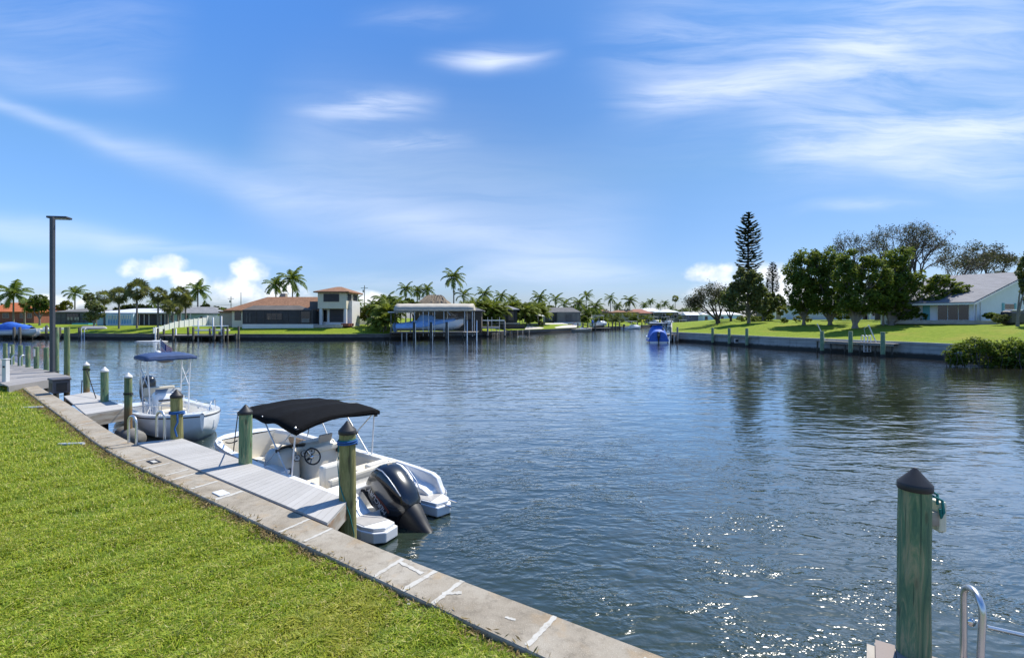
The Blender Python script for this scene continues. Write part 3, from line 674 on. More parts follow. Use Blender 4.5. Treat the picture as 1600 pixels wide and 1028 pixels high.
# white plastic pipe ends poking from the lawn edge
for i, (a, b, lab) in enumerate((((36, 637), (67, 636), 'grey white pipe end lying in the grass by the seawall, the farther one'), ((92, 694), (131, 693), 'white pipe end lying in the grass by the seawall, the nearer one'))):
    mb = MB(); mb.tube([G(*a, .90), G(*b, .955)], .035, 10); tag(mb.build('drain_pipe', MAT['white_plastic']), lab, 'pipe')
# ---------------------------------------------------------------- boats
def hull(parent, st, floor=.12, wall=.16, m_out='gelcoat_white', m_in='liner_cream', keel=-.35, stripe=None, x_in=(None, None), rail='white_plastic', well=0.0):
    """st: stations (x, half beam, gunwale z) from transom to stem; outer shell, inner liner with cockpit floor, rub rail"""
    mb = MB(); rings = []
    for (x, hb, zg) in st:
        t = (x - st[0][0]) / (st[-1][0] - st[0][0]); kz = keel + (zg - keel) * max(0, (t - .8) / .2) ** 2 * .55
        half = [(hb, zg), (hb * 1.005 + .01, zg - .10), (hb * .97, lerp(kz, zg, .62)), (hb * .90, lerp(kz, zg, .42)), (hb * .80, lerp(kz, zg, .30)), (0, kz)]
        rings.append([Vector((x, y, z)) for y, z in half] + [Vector((x, -y, z)) for y, z in half[-2::-1]])
    mb.loft(rings, closed=False, smooth=True); mb.add(rings[0], [list(range(len(rings[0])))[::-1]]); mb.add(rings[-1], [list(range(len(rings[-1])))])
    ho = mb.build('hull', MAT[m_out], parent)
    lo, hi = x_in; inner = [s for s in st if (lo is None or s[0] >= lo) and (hi is None or s[0] <= hi)]
    lb = MB(); rr_ = []
    for (x, hb, zg) in inner:
        w = min(wall, hb * .5); rr_.append([Vector((x, hb - w, zg + .002)), Vector((x, hb - w - .04, zg - .06)), Vector((x, hb - w - .09, floor)), Vector((x, -(hb - w - .09), floor)), Vector((x, -(hb - w - .04), zg - .06)), Vector((x, -(hb - w), zg + .002))])
    lb.loft(rr_, closed=False, smooth=False)
    for r in (rr_[0], rr_[-1]): lb.add(r, [list(range(6))])
    lb.build('liner', MAT[m_in], parent)
    gb = MB()
    for sg in (1, -1):
        a = [[Vector((x, sg * (hb + .015), zg - .04)), Vector((x, sg * hb, zg + .025)), Vector((x, sg * (hb - min(wall, hb * .5)), zg + .02)), Vector((x, sg * (hb - min(wall, hb * .5)), zg - .03))] for (x, hb, zg) in st]
        gb.loft(a, closed=True, caps=True, smooth=False)
    if hi is not None or True: # fore deck
        fd = [s for s in st if s[0] >= inner[-1][0]]
        if len(fd) > 1: gb.loft([[Vector((x, hb - min(wall, hb * .5) + .01, zg + .02)), Vector((x, 0, zg + .05)), Vector((x, -(hb - min(wall, hb * .5)) - .01, zg + .02))] for (x, hb, zg) in fd], closed=False, smooth=False)
        ad = [s for s in st if s[0] <= inner[0][0]]
        if len(ad) > 1 and not well: gb.loft([[Vector((x, hb - wall + .01, zg + .02)), Vector((x, 0, zg + .02)), Vector((x, -(hb - wall) - .01, zg + .02))] for (x, hb, zg) in ad], closed=False, smooth=False)
        elif len(ad) > 1:
            for sg in (1, -1): gb.loft([[Vector((x, sg * (hb - wall + .01), zg + .02)), Vector((x, sg * (well + .1), zg + .015)), Vector((x, sg * well, zg - .03)), Vector((x, sg * well, -.1))] for (x, hb, zg) in ad], closed=False, smooth=False)
    gb.build('gunwale', MAT[m_out], parent)
    rl = MB()
    for sg in (1, -1): rl.tube([(x, sg * (hb + .012), zg - .06) for (x, hb, zg) in st], .022, 6)
    rl.build('rub_rail', MAT[stripe or rail], parent)
    return ho
def curve_st(L, hb, zs, zb, bow=.45, n=16, x0=0.0, blunt=0.0):
    st = []
    for i in range(n):
        t = 1 - (1 - i / (n - 1)) ** 1.9; x = x0 + (L - x0) * t
        w = 1.0 if t < 1 - bow else max(0.0, 1 - ((t - (1 - bow)) / bow) ** 2.4 * (1 - blunt)) ** (.75 if blunt == 0 else .6)
        w *= .94 + .06 * min(1, t / .3); st.append((x, max(.05, hb * w), zs + (zb - zs) * t ** 2))
    return st
def ring_se(a, b, n, c, ex=2.6):
    """superellipse ring in the x-y plane"""
    r = []
    for j in range(n):
        t = 2 * math.pi * j / n; ct, s_ = math.cos(t), math.sin(t)
        r.append(Vector((c[0] + a * math.copysign(abs(ct) ** (2 / ex), ct), c[1] + b * math.copysign(abs(s_) ** (2 / ex), s_), c[2])))
    return r
def outboard(parent, loc, tilt, sc=1.0, cowlm='engine_black', detail=True, name='outboard_engine'):
    """outboard: cowl, mid section, bracket, gearcase, propeller; local +x forward, +z along the drive shaft upwards"""
    root = link(name, None, parent, loc); root.rotation_euler = (0, tilt, 0); root.scale = (sc,) * 3
    prof = [(0, .27, .185, .00), (.05, .315, .215, .00), (.16, .36, .235, -.005), (.34, .395, .252, .0), (.55, .405, .255, .0), (.72, .39, .248, .005), (.84, .345, .225, .02), (.92, .27, .20, .04), (.965, .17, .13, .06), (.985, .05, .04, .07)]
    mb = MB(); mb.loft([ring_se(a, b, 28, (cx, 0, z), 3.0) for z, a, b, cx in prof], True, True, True)
    o = mb.build('cowl', MAT[cowlm], root)
    me = MB(); me.loft([ring_se(a, b, 20, (cx, 0, z), 2.6) for z, a, b, cx in ((-.001, .262, .18, 0), (-.12, .25, .165, .0), (-.24, .23, .145, .01), (-.38, .20, .12, .01), (-.60, .165, .085, -.01), (-.72, .16, .07, -.02))], True, True, True)
    me.build('mid_section', MAT['engine_matte'], root)
    me = MB(); me.loft([ring_se(a, b, 14, (cx, 0, z), 2.2) for z, a, b, cx in ((-.735, .26, .12, -.06), (-.755, .27, .125, -.06))], True, True, False)   # cavitation plate
    me.loft([ring_se(a, b, 14, (cx, 0, z), 2.0) for z, a, b, cx in ((-.75, .11, .04, 0), (-.86, .14, .045, 0), (-.92, .21, .062, -.02), (-.97, .22, .065, -.02), (-1.03, .15, .035, -.02), (-1.20, .05, .008, -.05))], True, True, True)
    me.build('gearcase', MAT['engine_matte'], root)
    pr = MB(); pr.tube([(-.22, 0, -.95), (-.36, 0, -.95)], [.06, .045], 10)
    for k in range(3):
        a = 2 * math.pi * k / 3 + .4; d = Vector((0, math.cos(a), math.sin(a))); w = Vector((0, -math.sin(a), math.cos(a)))
        c0 = Vector((-.29, 0, -.95)); pr.extr([c0 + d * .04 - w * .03 + Vector((.04, 0, 0)), c0 + d * .12 - w * .09 + Vector((.06, 0, 0)), c0 + d * .15 - w * .02 + Vector((.02, 0, 0)), c0 + d * .14 + w * .06 + Vector((-.05, 0, 0)), c0 + d * .04 + w * .03 + Vector((-.04, 0, 0))], (-.008, 0, 0))
    pr.build('propeller', MAT['engine_matte'], root)
    if detail:
        br = MB()
        for sg in (1, -1):
            br.extr([(.12, sg * .17, -.05), (.36, sg * .17, -.02), (.38, sg * .17, -.5), (.30, sg * .17, -.58), (.16, sg * .17, -.30)], (0, -sg * .035, 0))
            br.tube([(.20, sg * .10, -.52), (.33, sg * .10, -.15)], .03, 8)
        br.tube([(.22, -.2, -.06), (.22, .2, -.06)], .035, 10); br.build('bracket', MAT['engine_matte'], root)
        pt = MB(); pt.tube([(.20, .19, -.10), (.25, .24, -.2), (.32, .2, -.32), (.45, .12, -.28)], .016, 6); pt.tube([(.2, -.19, -.1), (.28, -.24, -.22), (.42, -.15, -.25)], .016, 6); pt.build('hose', MAT['rope_black'], root)
        cl = MB()
        for sg in (1, -1): cl.lathe([(.0, 0), (.035, .003), (.035, .014), (.0, .016)], 10, M=Matrix.Translation((.22, sg * .205, -.06)) @ Matrix.Rotation(R(90) * -sg, 4, 'X'))
        cl.tube([(.24, .188, -.16), (.30, .188, -.30)], .014, 6); cl.tube([(.15, .188, -.2), (.21, .188, -.36)], .012, 6); cl.box((.12, .16, -.48), (.20, .19, -.36)); cl.build('clamp_fitting', MAT['stainless'], root)
        sl = MB()   # bright edge lines down the back of the cowl and across the port side
        for sg in (1, -1): sl.tube([(-.10, sg * .19, .935), (-.27, sg * .215, .85), (-.345, sg * .222, .72), (-.365, sg * .225, .55), (-.357, sg * .222, .34), (-.325, sg * .205, .18)], .009, 6)
        sl.build('trim_line', MAT['silver'], root)
        gr = MB(); gr.box((-.345, -.05, .795), (-.30, .05, .825)); gr.build('vent', MAT['black_plastic'], root)
        sw_ = MB()
        for k, (x, m_) in enumerate(((.005, 0), (.03, 0))):
            sw_.tube([(x + .07, .2525, .62), (x + .02, .259, .40), (x + .035, .246, .2)], .005, 5)
        sw_.build('red_pinstripe', mat('pin_red', (.30, .08, .04), .4), root)
        cu = bpy.data.curves.new('lettering', 'FONT'); cu.body = 'MERCURY'; cu.size = .125; cu.extrude = .0015; cu.space_character = .95; cu.align_x = 'CENTER'; cu.align_y = 'CENTER'; cu.shear = .15
        tmp = bpy.data.objects.new('tmp', cu); COL.objects.link(tmp); tme = bpy.data.meshes.new_from_object(tmp); bpy.data.objects.remove(tmp); tme.materials.clear(); tme.materials.append(MAT['white_plastic']); tx = link('lettering', tme, root)
        tx.matrix_local = Matrix.Translation((.11, .2585, .50)) @ Matrix(((0, -1, 0, 0), (0, 0, 1, 0), (-1, 0, 0, 0), (0, 0, 0, 1))).to_4x4() @ Matrix.Rotation(R(180), 4, 'Z')
    return root
def cleat(parent, x, y, z, rz=0):
    mb = MB(); M = Matrix.Translation((x, y, z)) @ Matrix.Rotation(rz, 4, 'Z')
    mb.tube([M @ Vector((-.08, 0, .035)), M @ Vector((.08, 0, .035))], .011, 6); mb.tube([M @ Vector((-.03, 0, 0)), M @ Vector((-.03, 0, .035))], .01, 6); mb.tube([M @ Vector((.03, 0, 0)), M @ Vector((.03, 0, .035))], .01, 6)
    mb.build('cleat', MAT['stainless'], parent)

# --- the deck boat with the black canopy
def deck_boat():
    b = thing('deck_boat', 'cream and white deck boat with black canopy and black outboard at the pale dock', 'boat', ST(6.65, 6.42).to_tuple(), math.atan2(DW.y, DW.x))
    st = [(1.05, 1.00, .26), (1.2, 1.02, .33), (1.45, 1.05, .50), (1.62, 1.06, .58), (1.85, 1.08, .65), (2.2, 1.09, .68), (3.2, 1.10, .69), (4.4, 1.10, .71), (5.2, 1.09, .73), (5.9, 1.06, .76), (6.5, .98, .79), (6.9, .86, .81), (7.15, .70, .82), (7.32, .45, .83), (7.38, .22, .83)]
    hull(b, st, floor=.16, wall=.15, x_in=(1.85, 6.9), keel=-.3, well=.47)
    mb = MB(); mb.box((1.06, -.47, -.1), (1.84, .47, .08)); mb.build('engine_well', MAT['gelcoat_white'], b)
    # swim platforms either side of the engine well
    for sg in (1, -1):
        mb = MB(); mb.prism([(1.06, sg * .44), (1.06, sg * 1.03), (.62, sg * 1.05), (.36, sg * .98), (.22, sg * .82), (.28, sg * .50)][::sg], .02, .21)
        mb.prism([(1.05, sg * .47), (1.05, sg * 1.0), (.65, sg * 1.02), (.40, sg * .95), (.27, sg * .80), (.33, sg * .53)][::sg], .21, .275)
        o = mb.build('swim_platform', MAT['gelcoat_white'], b, bevel=.02)
        mb = MB(); mb.prism([(1.04, sg * .50), (1.04, sg * .97), (.62, sg * .99), (.5, sg * .55)][::sg], .277, .283); mb.build('tread_pad', MAT['grey_hull'], o)
    # sculpted quarter on the far side
    mb = MB(); qs = [(.60, .26, .26), (.70, .26, .40), (.78, .27, .56), (.95, .28, .63), (1.4, .27, .665), (1.9, .22, .685), (2.4, .16, .70)]
    mb.loft([[Vector((x, -1.10, .10)), Vector((x, -1.115, zt - .03)), Vector((x, -1.09, zt + .02)), Vector((x, -1.0, zt + .022)), Vector((x, -.975, zt)), Vector((x, -.955, zt - .20)), Vector((x, -1.11 + w + .12, zt - .24)), Vector((x, -1.11 + w + .14, .1))] for x, w, zt in qs], True, True, False); mb.build('quarter_moulding', MAT['gelcoat_white'], b, bevel=.015)
    # engine well and aft bench
    mb = MB(); mb.cbox((1.70, -.47, .0), (1.86, .47, .56), .03); mb.build('transom', MAT['gelcoat_white'], b)
    mb = MB(); mb.cbox((1.98, -.28, .16), (2.40, .16, .46), .05); mb.build('aft_bench', MAT['liner_cream'], b)
    mb = MB(); mb.cbox((2.0, -.27, .465), (2.40, .15, .56), .04); mb.build('bench_cushion', MAT['seat_cream'], b)
    mb = MB(); mb.cbox((1.88, -.84, .3), (2.0, .84, .80), .05); mb.build('bench_backrest', MAT['seat_cream'], b)
    # two back-to-back seats behind the consoles
    for (y0, y1, bh) in ((.18, .80, 1.02), (-.84, -.30, .78)):
        s_ = link('seat_box', None, b)
        mb = MB(); mb.cbox((2.35, y0, .16), (2.95, y1, .47), .03); mb.build('base', MAT['liner_cream'], s_)
        mb = MB(); mb.cbox((2.36, y0 + .01, .475), (2.94, y1 - .01, .57), .035); mb.build('cushion', MAT['seat_cream'], s_)
        mb = MB(); mb.cbox((2.945, y0 + .04, .42), (2.962, y1 - .04, .53), .006); mb.build('piping_band', MAT['seat_tan'], s_)
        mb = MB(); mb.cbox((2.16, y0 - .01, .2), (2.34, y1 + .01, bh), .06); mb.build('backrest', MAT['liner_cream'], s_)
    # helm: moulded console with screen, gauges, wheel and throttle
    h = link('helm_console', None, b)
    mb = MB()
    mb.loft([ring_se(a, w, 24, (4.22 + dx, y_, z), 4.2) for z, a, w, dx, y_ in ((.16, .34, .46, 0, -.36), (.62, .33, .46, .0, -.36), (.86, .30, .44, .05, -.36), (.96, .25, .40, .08, -.36), (1.0, .15, .32, .10, -.36))], True, True, True)
    mb.loft([ring_se(a, w, 24, (4.34 + dx, y_, z), 3.4) for z, a, w, dx, y_ in ((.16, .36, .33, 0, .48), (.6, .35, .32, .0, .48), (.82, .32, .29, .03, .48), (.93, .25, .22, .05, .47), (.96, .13, .12, .06, .47))], True, True, True)
    mb.build('pod', MAT['liner_cream'], h)
    mb = MB(); mb.cbox((3.86, -.70, .80), (4.02, .10, .93), .03, Matrix.Rotation(0, 4, 'Y')); mb.build('dashboard', MAT['liner_cream'], h)
    for (y, z, r) in ((.40, .80, .075), (.22, .86, .07), (.04, .88, .075)):
        mb = MB(); mb.lathe([(r, 0), (r, .02), (r * .85, .026), (0, .02)], 18, M=Matrix.Translation((3.86, y, z)) @ Matrix.Rotation(R(-62), 4, 'Y')); mb.build('gauge', MAT['gauge'], h)
        mb = MB(); mb.lathe([(r * 1.0, .022), (r * 1.12, .022), (r * 1.12, .0), (r * 1.0, .0)], 18, M=Matrix.Translation((3.86, y, z)) @ Matrix.Rotation(R(-62), 4, 'Y')); mb.build('gauge_bezel', MAT['black_plastic'], h)
    mb = MB(); sc_ = [Vector((4.12 + .22 * math.cos(a), .36 + .34 * math.sin(a), .93)) for a in np.linspace(-1.35, 1.35, 14)]
    mb.loft([sc_, [p + Vector((-.07, 0, .09)) for p in sc_]], closed=False); o = mb.build('windscreen', MAT['tint_screen'], h); so = o.modifiers.new('thick', 'SOLIDIFY'); so.thickness = .008
    mb = MB(); mb.tube([p + Vector((-.07, 0, .095)) for p in sc_], .010, 6); mb.build('windscreen_trim', MAT['seat_tan'], h)
    mb = MB(); mb.cbox((-.03, -.17, 0), (.02, .17, .20), .012, Matrix.Translation((3.98, -.38, 1.0)) @ Matrix.Rotation(R(-18), 4, 'Y') @ Matrix.Rotation(R(0), 4, 'Z')); mb.build('display', MAT['grey_hull'], h)
    wl = link('steering_wheel', None, h, (3.70, .10, .80)); wl.rotation_euler = (0, R(-62), 0)
    mb = MB(); mb.tube([(math.cos(a) * .185, math.sin(a) * .185, 0) for a in np.linspace(0, 2 * math.pi, 33)], .018, 8, cap=False); mb.build('rim', MAT['black_plastic'], wl)
    mb = MB()
    for a in (.5, 2.6, 4.71): mb.tube([(0, 0, -.03), (math.cos(a) * .18, math.sin(a) * .18, 0)], .014, 6)
    mb.lathe([(.05, -.05), (.05, -.015), (.02, -.005)], 12); mb.build('spoke', MAT['stainless'], wl)
    mb = MB(); mb.tube([(0, 0, -.03), (0, 0, -.22)], .03, 8); mb.build('column', MAT['black_plastic'], wl)
    mb = MB(); mb.cbox((3.78, -.80, .70), (3.95, -.66, .86), .02); mb.tube([(3.84, -.73, .84), (3.78, -.73, 1.0)], .014, 6); mb.tube([(3.78, -.80, 1.0), (3.78, -.66, 1.0)], .02, 8); mb.build('throttle', MAT['black_plastic'], h)
    mb = MB(); mb.lathe([(.075, 0), (.075, .015), (0, .02)], 16, M=Matrix.Translation((4.02, .62, .55)) @ Matrix.Rotation(R(-90), 4, 'Y') @ Matrix.Rotation(R(35), 4, 'X'))
    mb.lathe([(.06, 0), (.06, .012), (0, .015)], 14, M=Matrix.Translation((3.98, .50, .52)) @ Matrix.Rotation(R(-90), 4, 'Y')); mb.build('speaker', MAT['box_grey'], h)
    # bow lounge: side benches with tan trimmed cushions
    for sg in (1, -1):
        mb = MB(); ys = (.42, .88); y0, y1 = (ys if sg > 0 else (-ys[1], -ys[0]))
        mb.cbox((4.75, y0, .16), (6.7, y1, .42), .04); mb.build('bow_bench', MAT['liner_cream'], b)
        mb = MB(); mb.cbox((4.78, y0 + .01, .422), (6.66, y1 - .01, .50), .03); mb.build('bench_cushion', MAT['seat_cream'], b)
        mb = MB(); yb = (.80, .90) if sg > 0 else (-.90, -.80); mb.cbox((4.8, yb[0], .5), (6.5, yb[1], .70), .03); mb.build('bench_backrest', MAT['seat_tan'], b)
    mb = MB(); mb.cbox((3.35, .83, .66), (4.05, 1.04, .745), .02); o = mb.build('boarding_step', MAT['gelcoat_white'], b); mb = MB(); mb.cbox((3.38, .80, .52), (4.02, .84, .66), .01); mb.build('step_side', MAT['seat_dark'], o)
    mb = MB(); mb.box((1.7, -.55, .163), (6.6, .40, .168)); mb.build('carpet', MAT['grey_carpet'], b)
    for (x, y) in ((1.25, .98), (1.25, -1.0), (6.6, .88), (6.6, -.90)): cleat(b, x, y, .70 if x < 3 else .82)
    mb = MB(); mb.tube([(.95, -1.07, .5), (.9, -1.10, .5), (.62, -1.10, .32), (.56, -1.05, .3)], .016, 6); mb.tube([(.50, -.95, .22), (.16, -.95, .22)], .022, 8); mb.tube([(.50, -.72, .20), (.10, -.72, .20)], .022, 8); mb.build('boarding_ladder', MAT['stainless'], b)
    # canopy
    cn = link('canopy', None, b, (-.40, 0, 0)); nx, ny = 22, 14; rx = random.Random(3)
    x0, x1, y0, y1 = 3.24, 5.82, -1.12, .98; top = []
    for i in range(nx + 1):
        row_ = []
        for j in range(ny + 1):
            u_, v_ = i / nx, j / ny; x = lerp(x0, x1, u_); y = lerp(y0, y1, v_)
            z = 1.80 + .065 * (1 - (2 * v_ - 1) ** 2) + .05 * math.sin(math.pi * u_) - .03 * abs(math.sin(math.pi * u_ * 3)) ** 1.2 + .018 * math.sin(9 * u_ + 5 * v_) * math.sin(7 * v_ + 2)
            z -= .05 * max(0, 1 - u_ * 5) * (1 - v_) * 0 + .10 * max(0, v_ - .82) / .18 * (1 - .5 * u_) + .05 * max(0, .12 - u_) / .12
            row_.append(Vector((x + .05 * math.sin(3.1 * v_) * (1 - 2 * u_), y, z)))
        top.append(row_)
    mb = MB(); mb.loft(top, closed=False, smooth=True)
    for edge in ([r[-1] for r in top], [r[0] for r in top], top[0], top[-1]):
        dn_ = [p + Vector((0, 0, -.075 - .018 * math.sin(.7 * i))) for i, p in enumerate(edge)]; mb.loft([edge, dn_], closed=False, smooth=True)
    o = mb.build('canvas', MAT['canvas_black'], cn); so = o.modifiers.new('thick', 'SOLIDIFY'); so.thickness = .012
    def pole(p, q, r=.017, m='white_tube'):
        mb = MB(); mb.tube([p, q], r, 8); mb.build('pole', MAT[m], cn)
    for sg in (1, -1):
        y = 1.0 if sg > 0 else -1.02; yt = .93 if sg > 0 else -1.06
        pole((4.55, y, .70), (3.36, yt, 1.72)); pole((3.40, y, .72), (3.36, yt, 1.68), .018); pole((5.1, y, .72), (5.95, yt, 1.74)); pole((3.55, y, .72), (4.75, yt, 1.78)); pole((6.1, y * .95, .76), (5.9, yt, 1.74), .012, 'black_plastic')
        for (x, z) in ((4.02, 1.13), (3.30, 1.66)):
            mb = MB(); yy = lerp(y, yt, (z - .7) / 1.04); mb.cbox((x - .035, yy - .03, z - .035), (x + .035, yy + .03, z + .035), .01); mb.build('hinge_clamp', MAT['black_plastic'], cn)
    for u_ in (.04, .35, .66, .97):
        i = round(u_ * nx); mb = MB(); mb.tube([p + Vector((0, 0, -.035)) for p in top[i][1:-1]], .015, 8); mb.build('hoop', MAT['white_tube'], cn)
    outboard(b, (.55, 0, .17), R(55), 1.2)
    mb = MB(); mb.tube([(1.80, .2, .45), (1.6, .26, .5), (1.35, .22, .25), (.95, .15, .1)], .03, 8); mb.build('rigging_hose', MAT['rope_black'], b)
    return b
deck_boat()

# --- centre console boat with blue top and flag
def centre_console():
    dv_ = ST(17.3, 6.72) - ST(23.9, 7.25); rz = math.atan2(dv_.y, dv_.x)
    b = thing('centre_console_boat', 'white centre console boat with blue canvas top and small flag behind the olive piling', 'boat', ST(23.9, 7.25).to_tuple(), rz)
    st = curve_st(6.6, 1.18, .58, .88, bow=.46, n=18, x0=.0)
    hull(b, st, floor=.16, wall=.24, m_in='gelcoat_white', x_in=(.9, 6.0), keel=-.35, stripe='black_plastic')
    c = link('console', None, b, (-.5, 0, 0))
    mb = MB(); mb.loft([ring_se(a, w, 20, (3.2 + dx, 0, z), 4) for z, a, w, dx in ((.22, .50, .46, 0), (.9, .46, .45, -.02), (1.15, .40, .43, -.05), (1.22, .30, .36, -.05))], True, True, True); mb.build('pod', MAT['gelcoat_white'], c)
    mb = MB(); mb.loft([[Vector((3.40, y, 1.18)), Vector((3.28, y * .9, 1.34))] for y in np.linspace(-.42, .42, 6)], closed=False); o = mb.build('windscreen', mat('clear_screen', (.30, .33, .36), .1, coat=.3), c); o.modifiers.new('t', 'SOLIDIFY').thickness = .01
    mb = MB(); mb.box((3.60, -.36, .95), (3.665, .36, 1.0)); mb.build('stripe', MAT['black_gloss'], c)
    mb = MB(); mb.cbox((3.18, -.40, .16), (3.65, .40, .56), .04); mb.build('console_seat', MAT['gelcoat_white'], b)
    mb = MB(); mb.cbox((3.20, -.38, .565), (3.65, .38, .66), .04); mb.cbox((3.16, -.38, .64), (3.26, .38, .90), .03); mb.build('seat_cushion', MAT['seat_cream'], b)
    mb = MB(); mb.cbox((1.7, -.48, .22), (2.3, .48, .85), .05); mb.build('leaning_post', MAT['gelcoat_white'], b)
    mb = MB(); mb.cbox((1.68, -.5, .86), (2.3, .5, .98), .04); mb.cbox((1.64, -.5, .98), (1.74, .5, 1.32), .04); mb.build('seat_cushion', MAT['seat_cream'], b)
    # forward cushions in the bow
    mb = MB(); mb.prism([(5.0, .78), (4.9, .45), (5.9, .2), (5.9, .5)][::-1], .5, .6); mb.prism([(5.0, -.78), (4.9, -.45), (5.9, -.2), (5.9, -.5)], .5, .6); mb.cbox((5.75, -.5, .3), (6.2, .5, .62), .03); mb.build('bow_cushion', MAT['gelcoat_white'], b)
    # T-top
    tt = link('t_top', None, b, (-.45, 0, 0)); x0, x1, hw, zt = 2.25, 3.75, .74, 2.52
    def tube(*a, r=.024, m='white_tube', nm='pole'):
        mb = MB(); mb.tube(a, r, 8); mb.build(nm, MAT[m], tt)
    for sg in (1, -1):
        tube((2.55, sg * .58, .16), (2.5, sg * .62, 1.4), (2.42, sg * .68, zt)); tube((3.55, sg * .58, .16), (3.5, sg * .62, 1.4), (3.45, sg * .68, zt))
        tube((2.48, sg * .62, 1.4), (3.46, sg * .66, 2.1), r=.015); tube((3.5, sg * .62, 1.4), (2.45, sg * .66, 2.1), r=.015); tube((2.5, sg * .60, .8), (3.52, sg * .60, .8), r=.015)
        tube((3.1, sg * .46, .5), (3.1, sg * .56, .55), (3.1, sg * .56, 1.0), (3.1, sg * .46, 1.05), r=.014)
    tube((x0, -hw, zt), (x0, hw, zt)); tube((x1, -hw, zt), (x1, hw, zt)); tube((x0, -hw, zt), (x1, -hw, zt)); tube((x0, hw, zt), (x1, hw, zt))
    nx, ny = 14, 12; g = [[Vector((lerp(x0 - .06, x1 + .06, i / nx), lerp(-hw - .05, hw + .05, j / ny), zt + .02 + .13 * (1 - (2 * j / ny - 1) ** 4) * (1 - (2 * i / nx - 1) ** 6) + .012 * math.sin(5 * i) * math.sin(4 * j))) for j in range(ny + 1)] for i in range(nx + 1)]
    mb = MB(); mb.loft(g, closed=False, smooth=True)
    for e in ([r[0] for r in g], [r[-1] for r in g], g[0], g[-1]): mb.loft([e, [p + Vector((0, 0, -.10)) for p in e]], closed=False)
    o = mb.build('canvas', MAT['canvas_blue'], tt); o.modifiers.new('t', 'SOLIDIFY').thickness = .015
    mb = MB(); mb.loft([[Vector((lerp(2.5, 3.4, i / 8), lerp(-.45, .45, j / 6), zt - .02 - .22 * math.sin(math.pi * i / 8) * math.sin(math.pi * j / 6))) for j in range(7)] for i in range(9)], closed=False); mb.build('storage_net', MAT['black_plastic'], tt)
    mb = MB(); mb.lathe([(.05, 0), (.06, .03), (.03, .07), (0, .08)], 10, (2.4, .3, zt + .13)); mb.lathe([(.1, 0), (.1, .05), (.04, .09), (0, .1)], 12, (2.8, -.2, zt + .14)); mb.build('antenna_dome', MAT['white_plastic'], tt)
    outboard(b, (-.10, 0, .60), R(4), 1.05, 'engine_black', False)
    for sg in (1, -1):
        mb = MB(); mb.tube([(4.6, sg * 1.02, .80), (4.7, sg * .96, 1.06), (5.3, sg * .78, 1.12), (5.8, sg * .50, 1.12), (5.9, sg * .42, .86)], .016, 6); mb.tube([(5.3, sg * .80, .80), (5.3, sg * .78, 1.12)], .014, 6)
        mb.build('handrail', MAT['stainless'], b)
        mb = MB(); mb.tube([(1.0, sg * 1.02, .60), (1.05, sg * 1.0, .76), (2.4, sg * 1.04, .78), (2.45, sg * 1.06, .62)], .013, 6); mb.build('handrail', MAT['stainless'], b)
    for (x, y) in ((.5, 1.08), (.5, -1.08), (6.2, .0)): cleat(b, x, y, .75 if x < 3 else 1.03)
    # flag on a staff behind the top
    f = thing('flag', 'small red white and blue striped flag flying above the blue boat top', 'flag', tuple(b.matrix_basis @ Vector((2.05, .35, 0))), 0)
    f.location = (b.location.x, b.location.y, 0); f.location = ST(21.9, 7.05).to_tuple()
    mb = MB(); mb.tube([(0, 0, 2.6), (0, 0, 3.14)], .016, 6); mb.lathe([(.0, 3.14), (.025, 3.16), (.0, 3.19)], 8); mb.build('staff', MAT['white_tube'], f)
    mb = MB(); nu, nv = 18, 13
    def fp(i, j):
        u_, v_ = i / nu, j / nv; dr = .62 * u_ ** 1.15
        return Vector((.016 + .70 * u_ * .66, -.07 * math.sin(u_ * 7) * u_, 3.12 - .46 * v_ - dr * .62 + .02 * math.sin(u_ * 9 + v_ * 2)))
    for i in range(nu):
        for j in range(nv):
            q = [fp(i, j), fp(i + 1, j), fp(i + 1, j + 1), fp(i, j + 1)]
            canton = i < 8 and j < 7
            mb.cur = (2 if not ((i + j) % 2 == 0 and 0 < i < 7 and 0 < j < 6 and i % 2) else 1) if canton else (0 if j % 2 == 0 else 1)
            mb.add(q, [(0, 1, 2, 3)])
    fo = mb.build('cloth', [MAT['red_cloth'], MAT['white_cloth'], MAT['navy_cloth']], f, weld=True); fo.modifiers.new('t', 'SOLIDIFY').thickness = .004
    return b
centre_console()
# mooring lines that span piling to boat
def line(a, b, sag, m, label, r=.012):
    mb = MB(); a, b = Vector(a), Vector(b)
    mb.tube([a.lerp(b, t) - Vector((0, 0, sag * 4 * t * (1 - t))) for t in np.linspace(0, 1, 12)], r, 6); tag(mb.build('mooring_line', MAT[m]), label, 'rope')
b2 = ST(22.9, 6.2, .62)
line(p4.location + Vector((.12, 0, 1.56)), b2, .12, 'rope_white', 'pale mooring line from the rust stained piling to the white boat')
line(p6.location + Vector((.1, -.1, 1.9)), G(150, 622, DZ + .02), .02, 'rope_black', 'dark line slanting down right from the farthest white capped piling', .016)
line(p6.location + Vector((-.1, -.1, 1.5)), G(127, 614, DZ + .02), .02, 'rope_black', 'dark line slanting down left from the farthest white capped piling', .016)
line(p2.location + Vector((-.12, -.08, 1.5)), ST(13.1, 5.62, .85), .03, 'rope_black', 'dark mooring line from the green piling to the bow of the deck boat', .014)
# grey float under the dock end
t = thing('float', 'weathered grey round float lying in the water beside the white boat', 'float', G(203, 688, .1).to_tuple(), wdir)
mb = MB(); mb.lathe([(0, -.75), (.20, -.72), (.27, -.6), (.28, .5), (.24, .66), (0, .72)], 18, M=Matrix.Translation((0, 0, .12)) @ Matrix.Rotation(R(90), 4, 'Y')); mb.build('drum', mat('float_grey', (.17, .16, .14), .7, var=.3, scale=4), t)

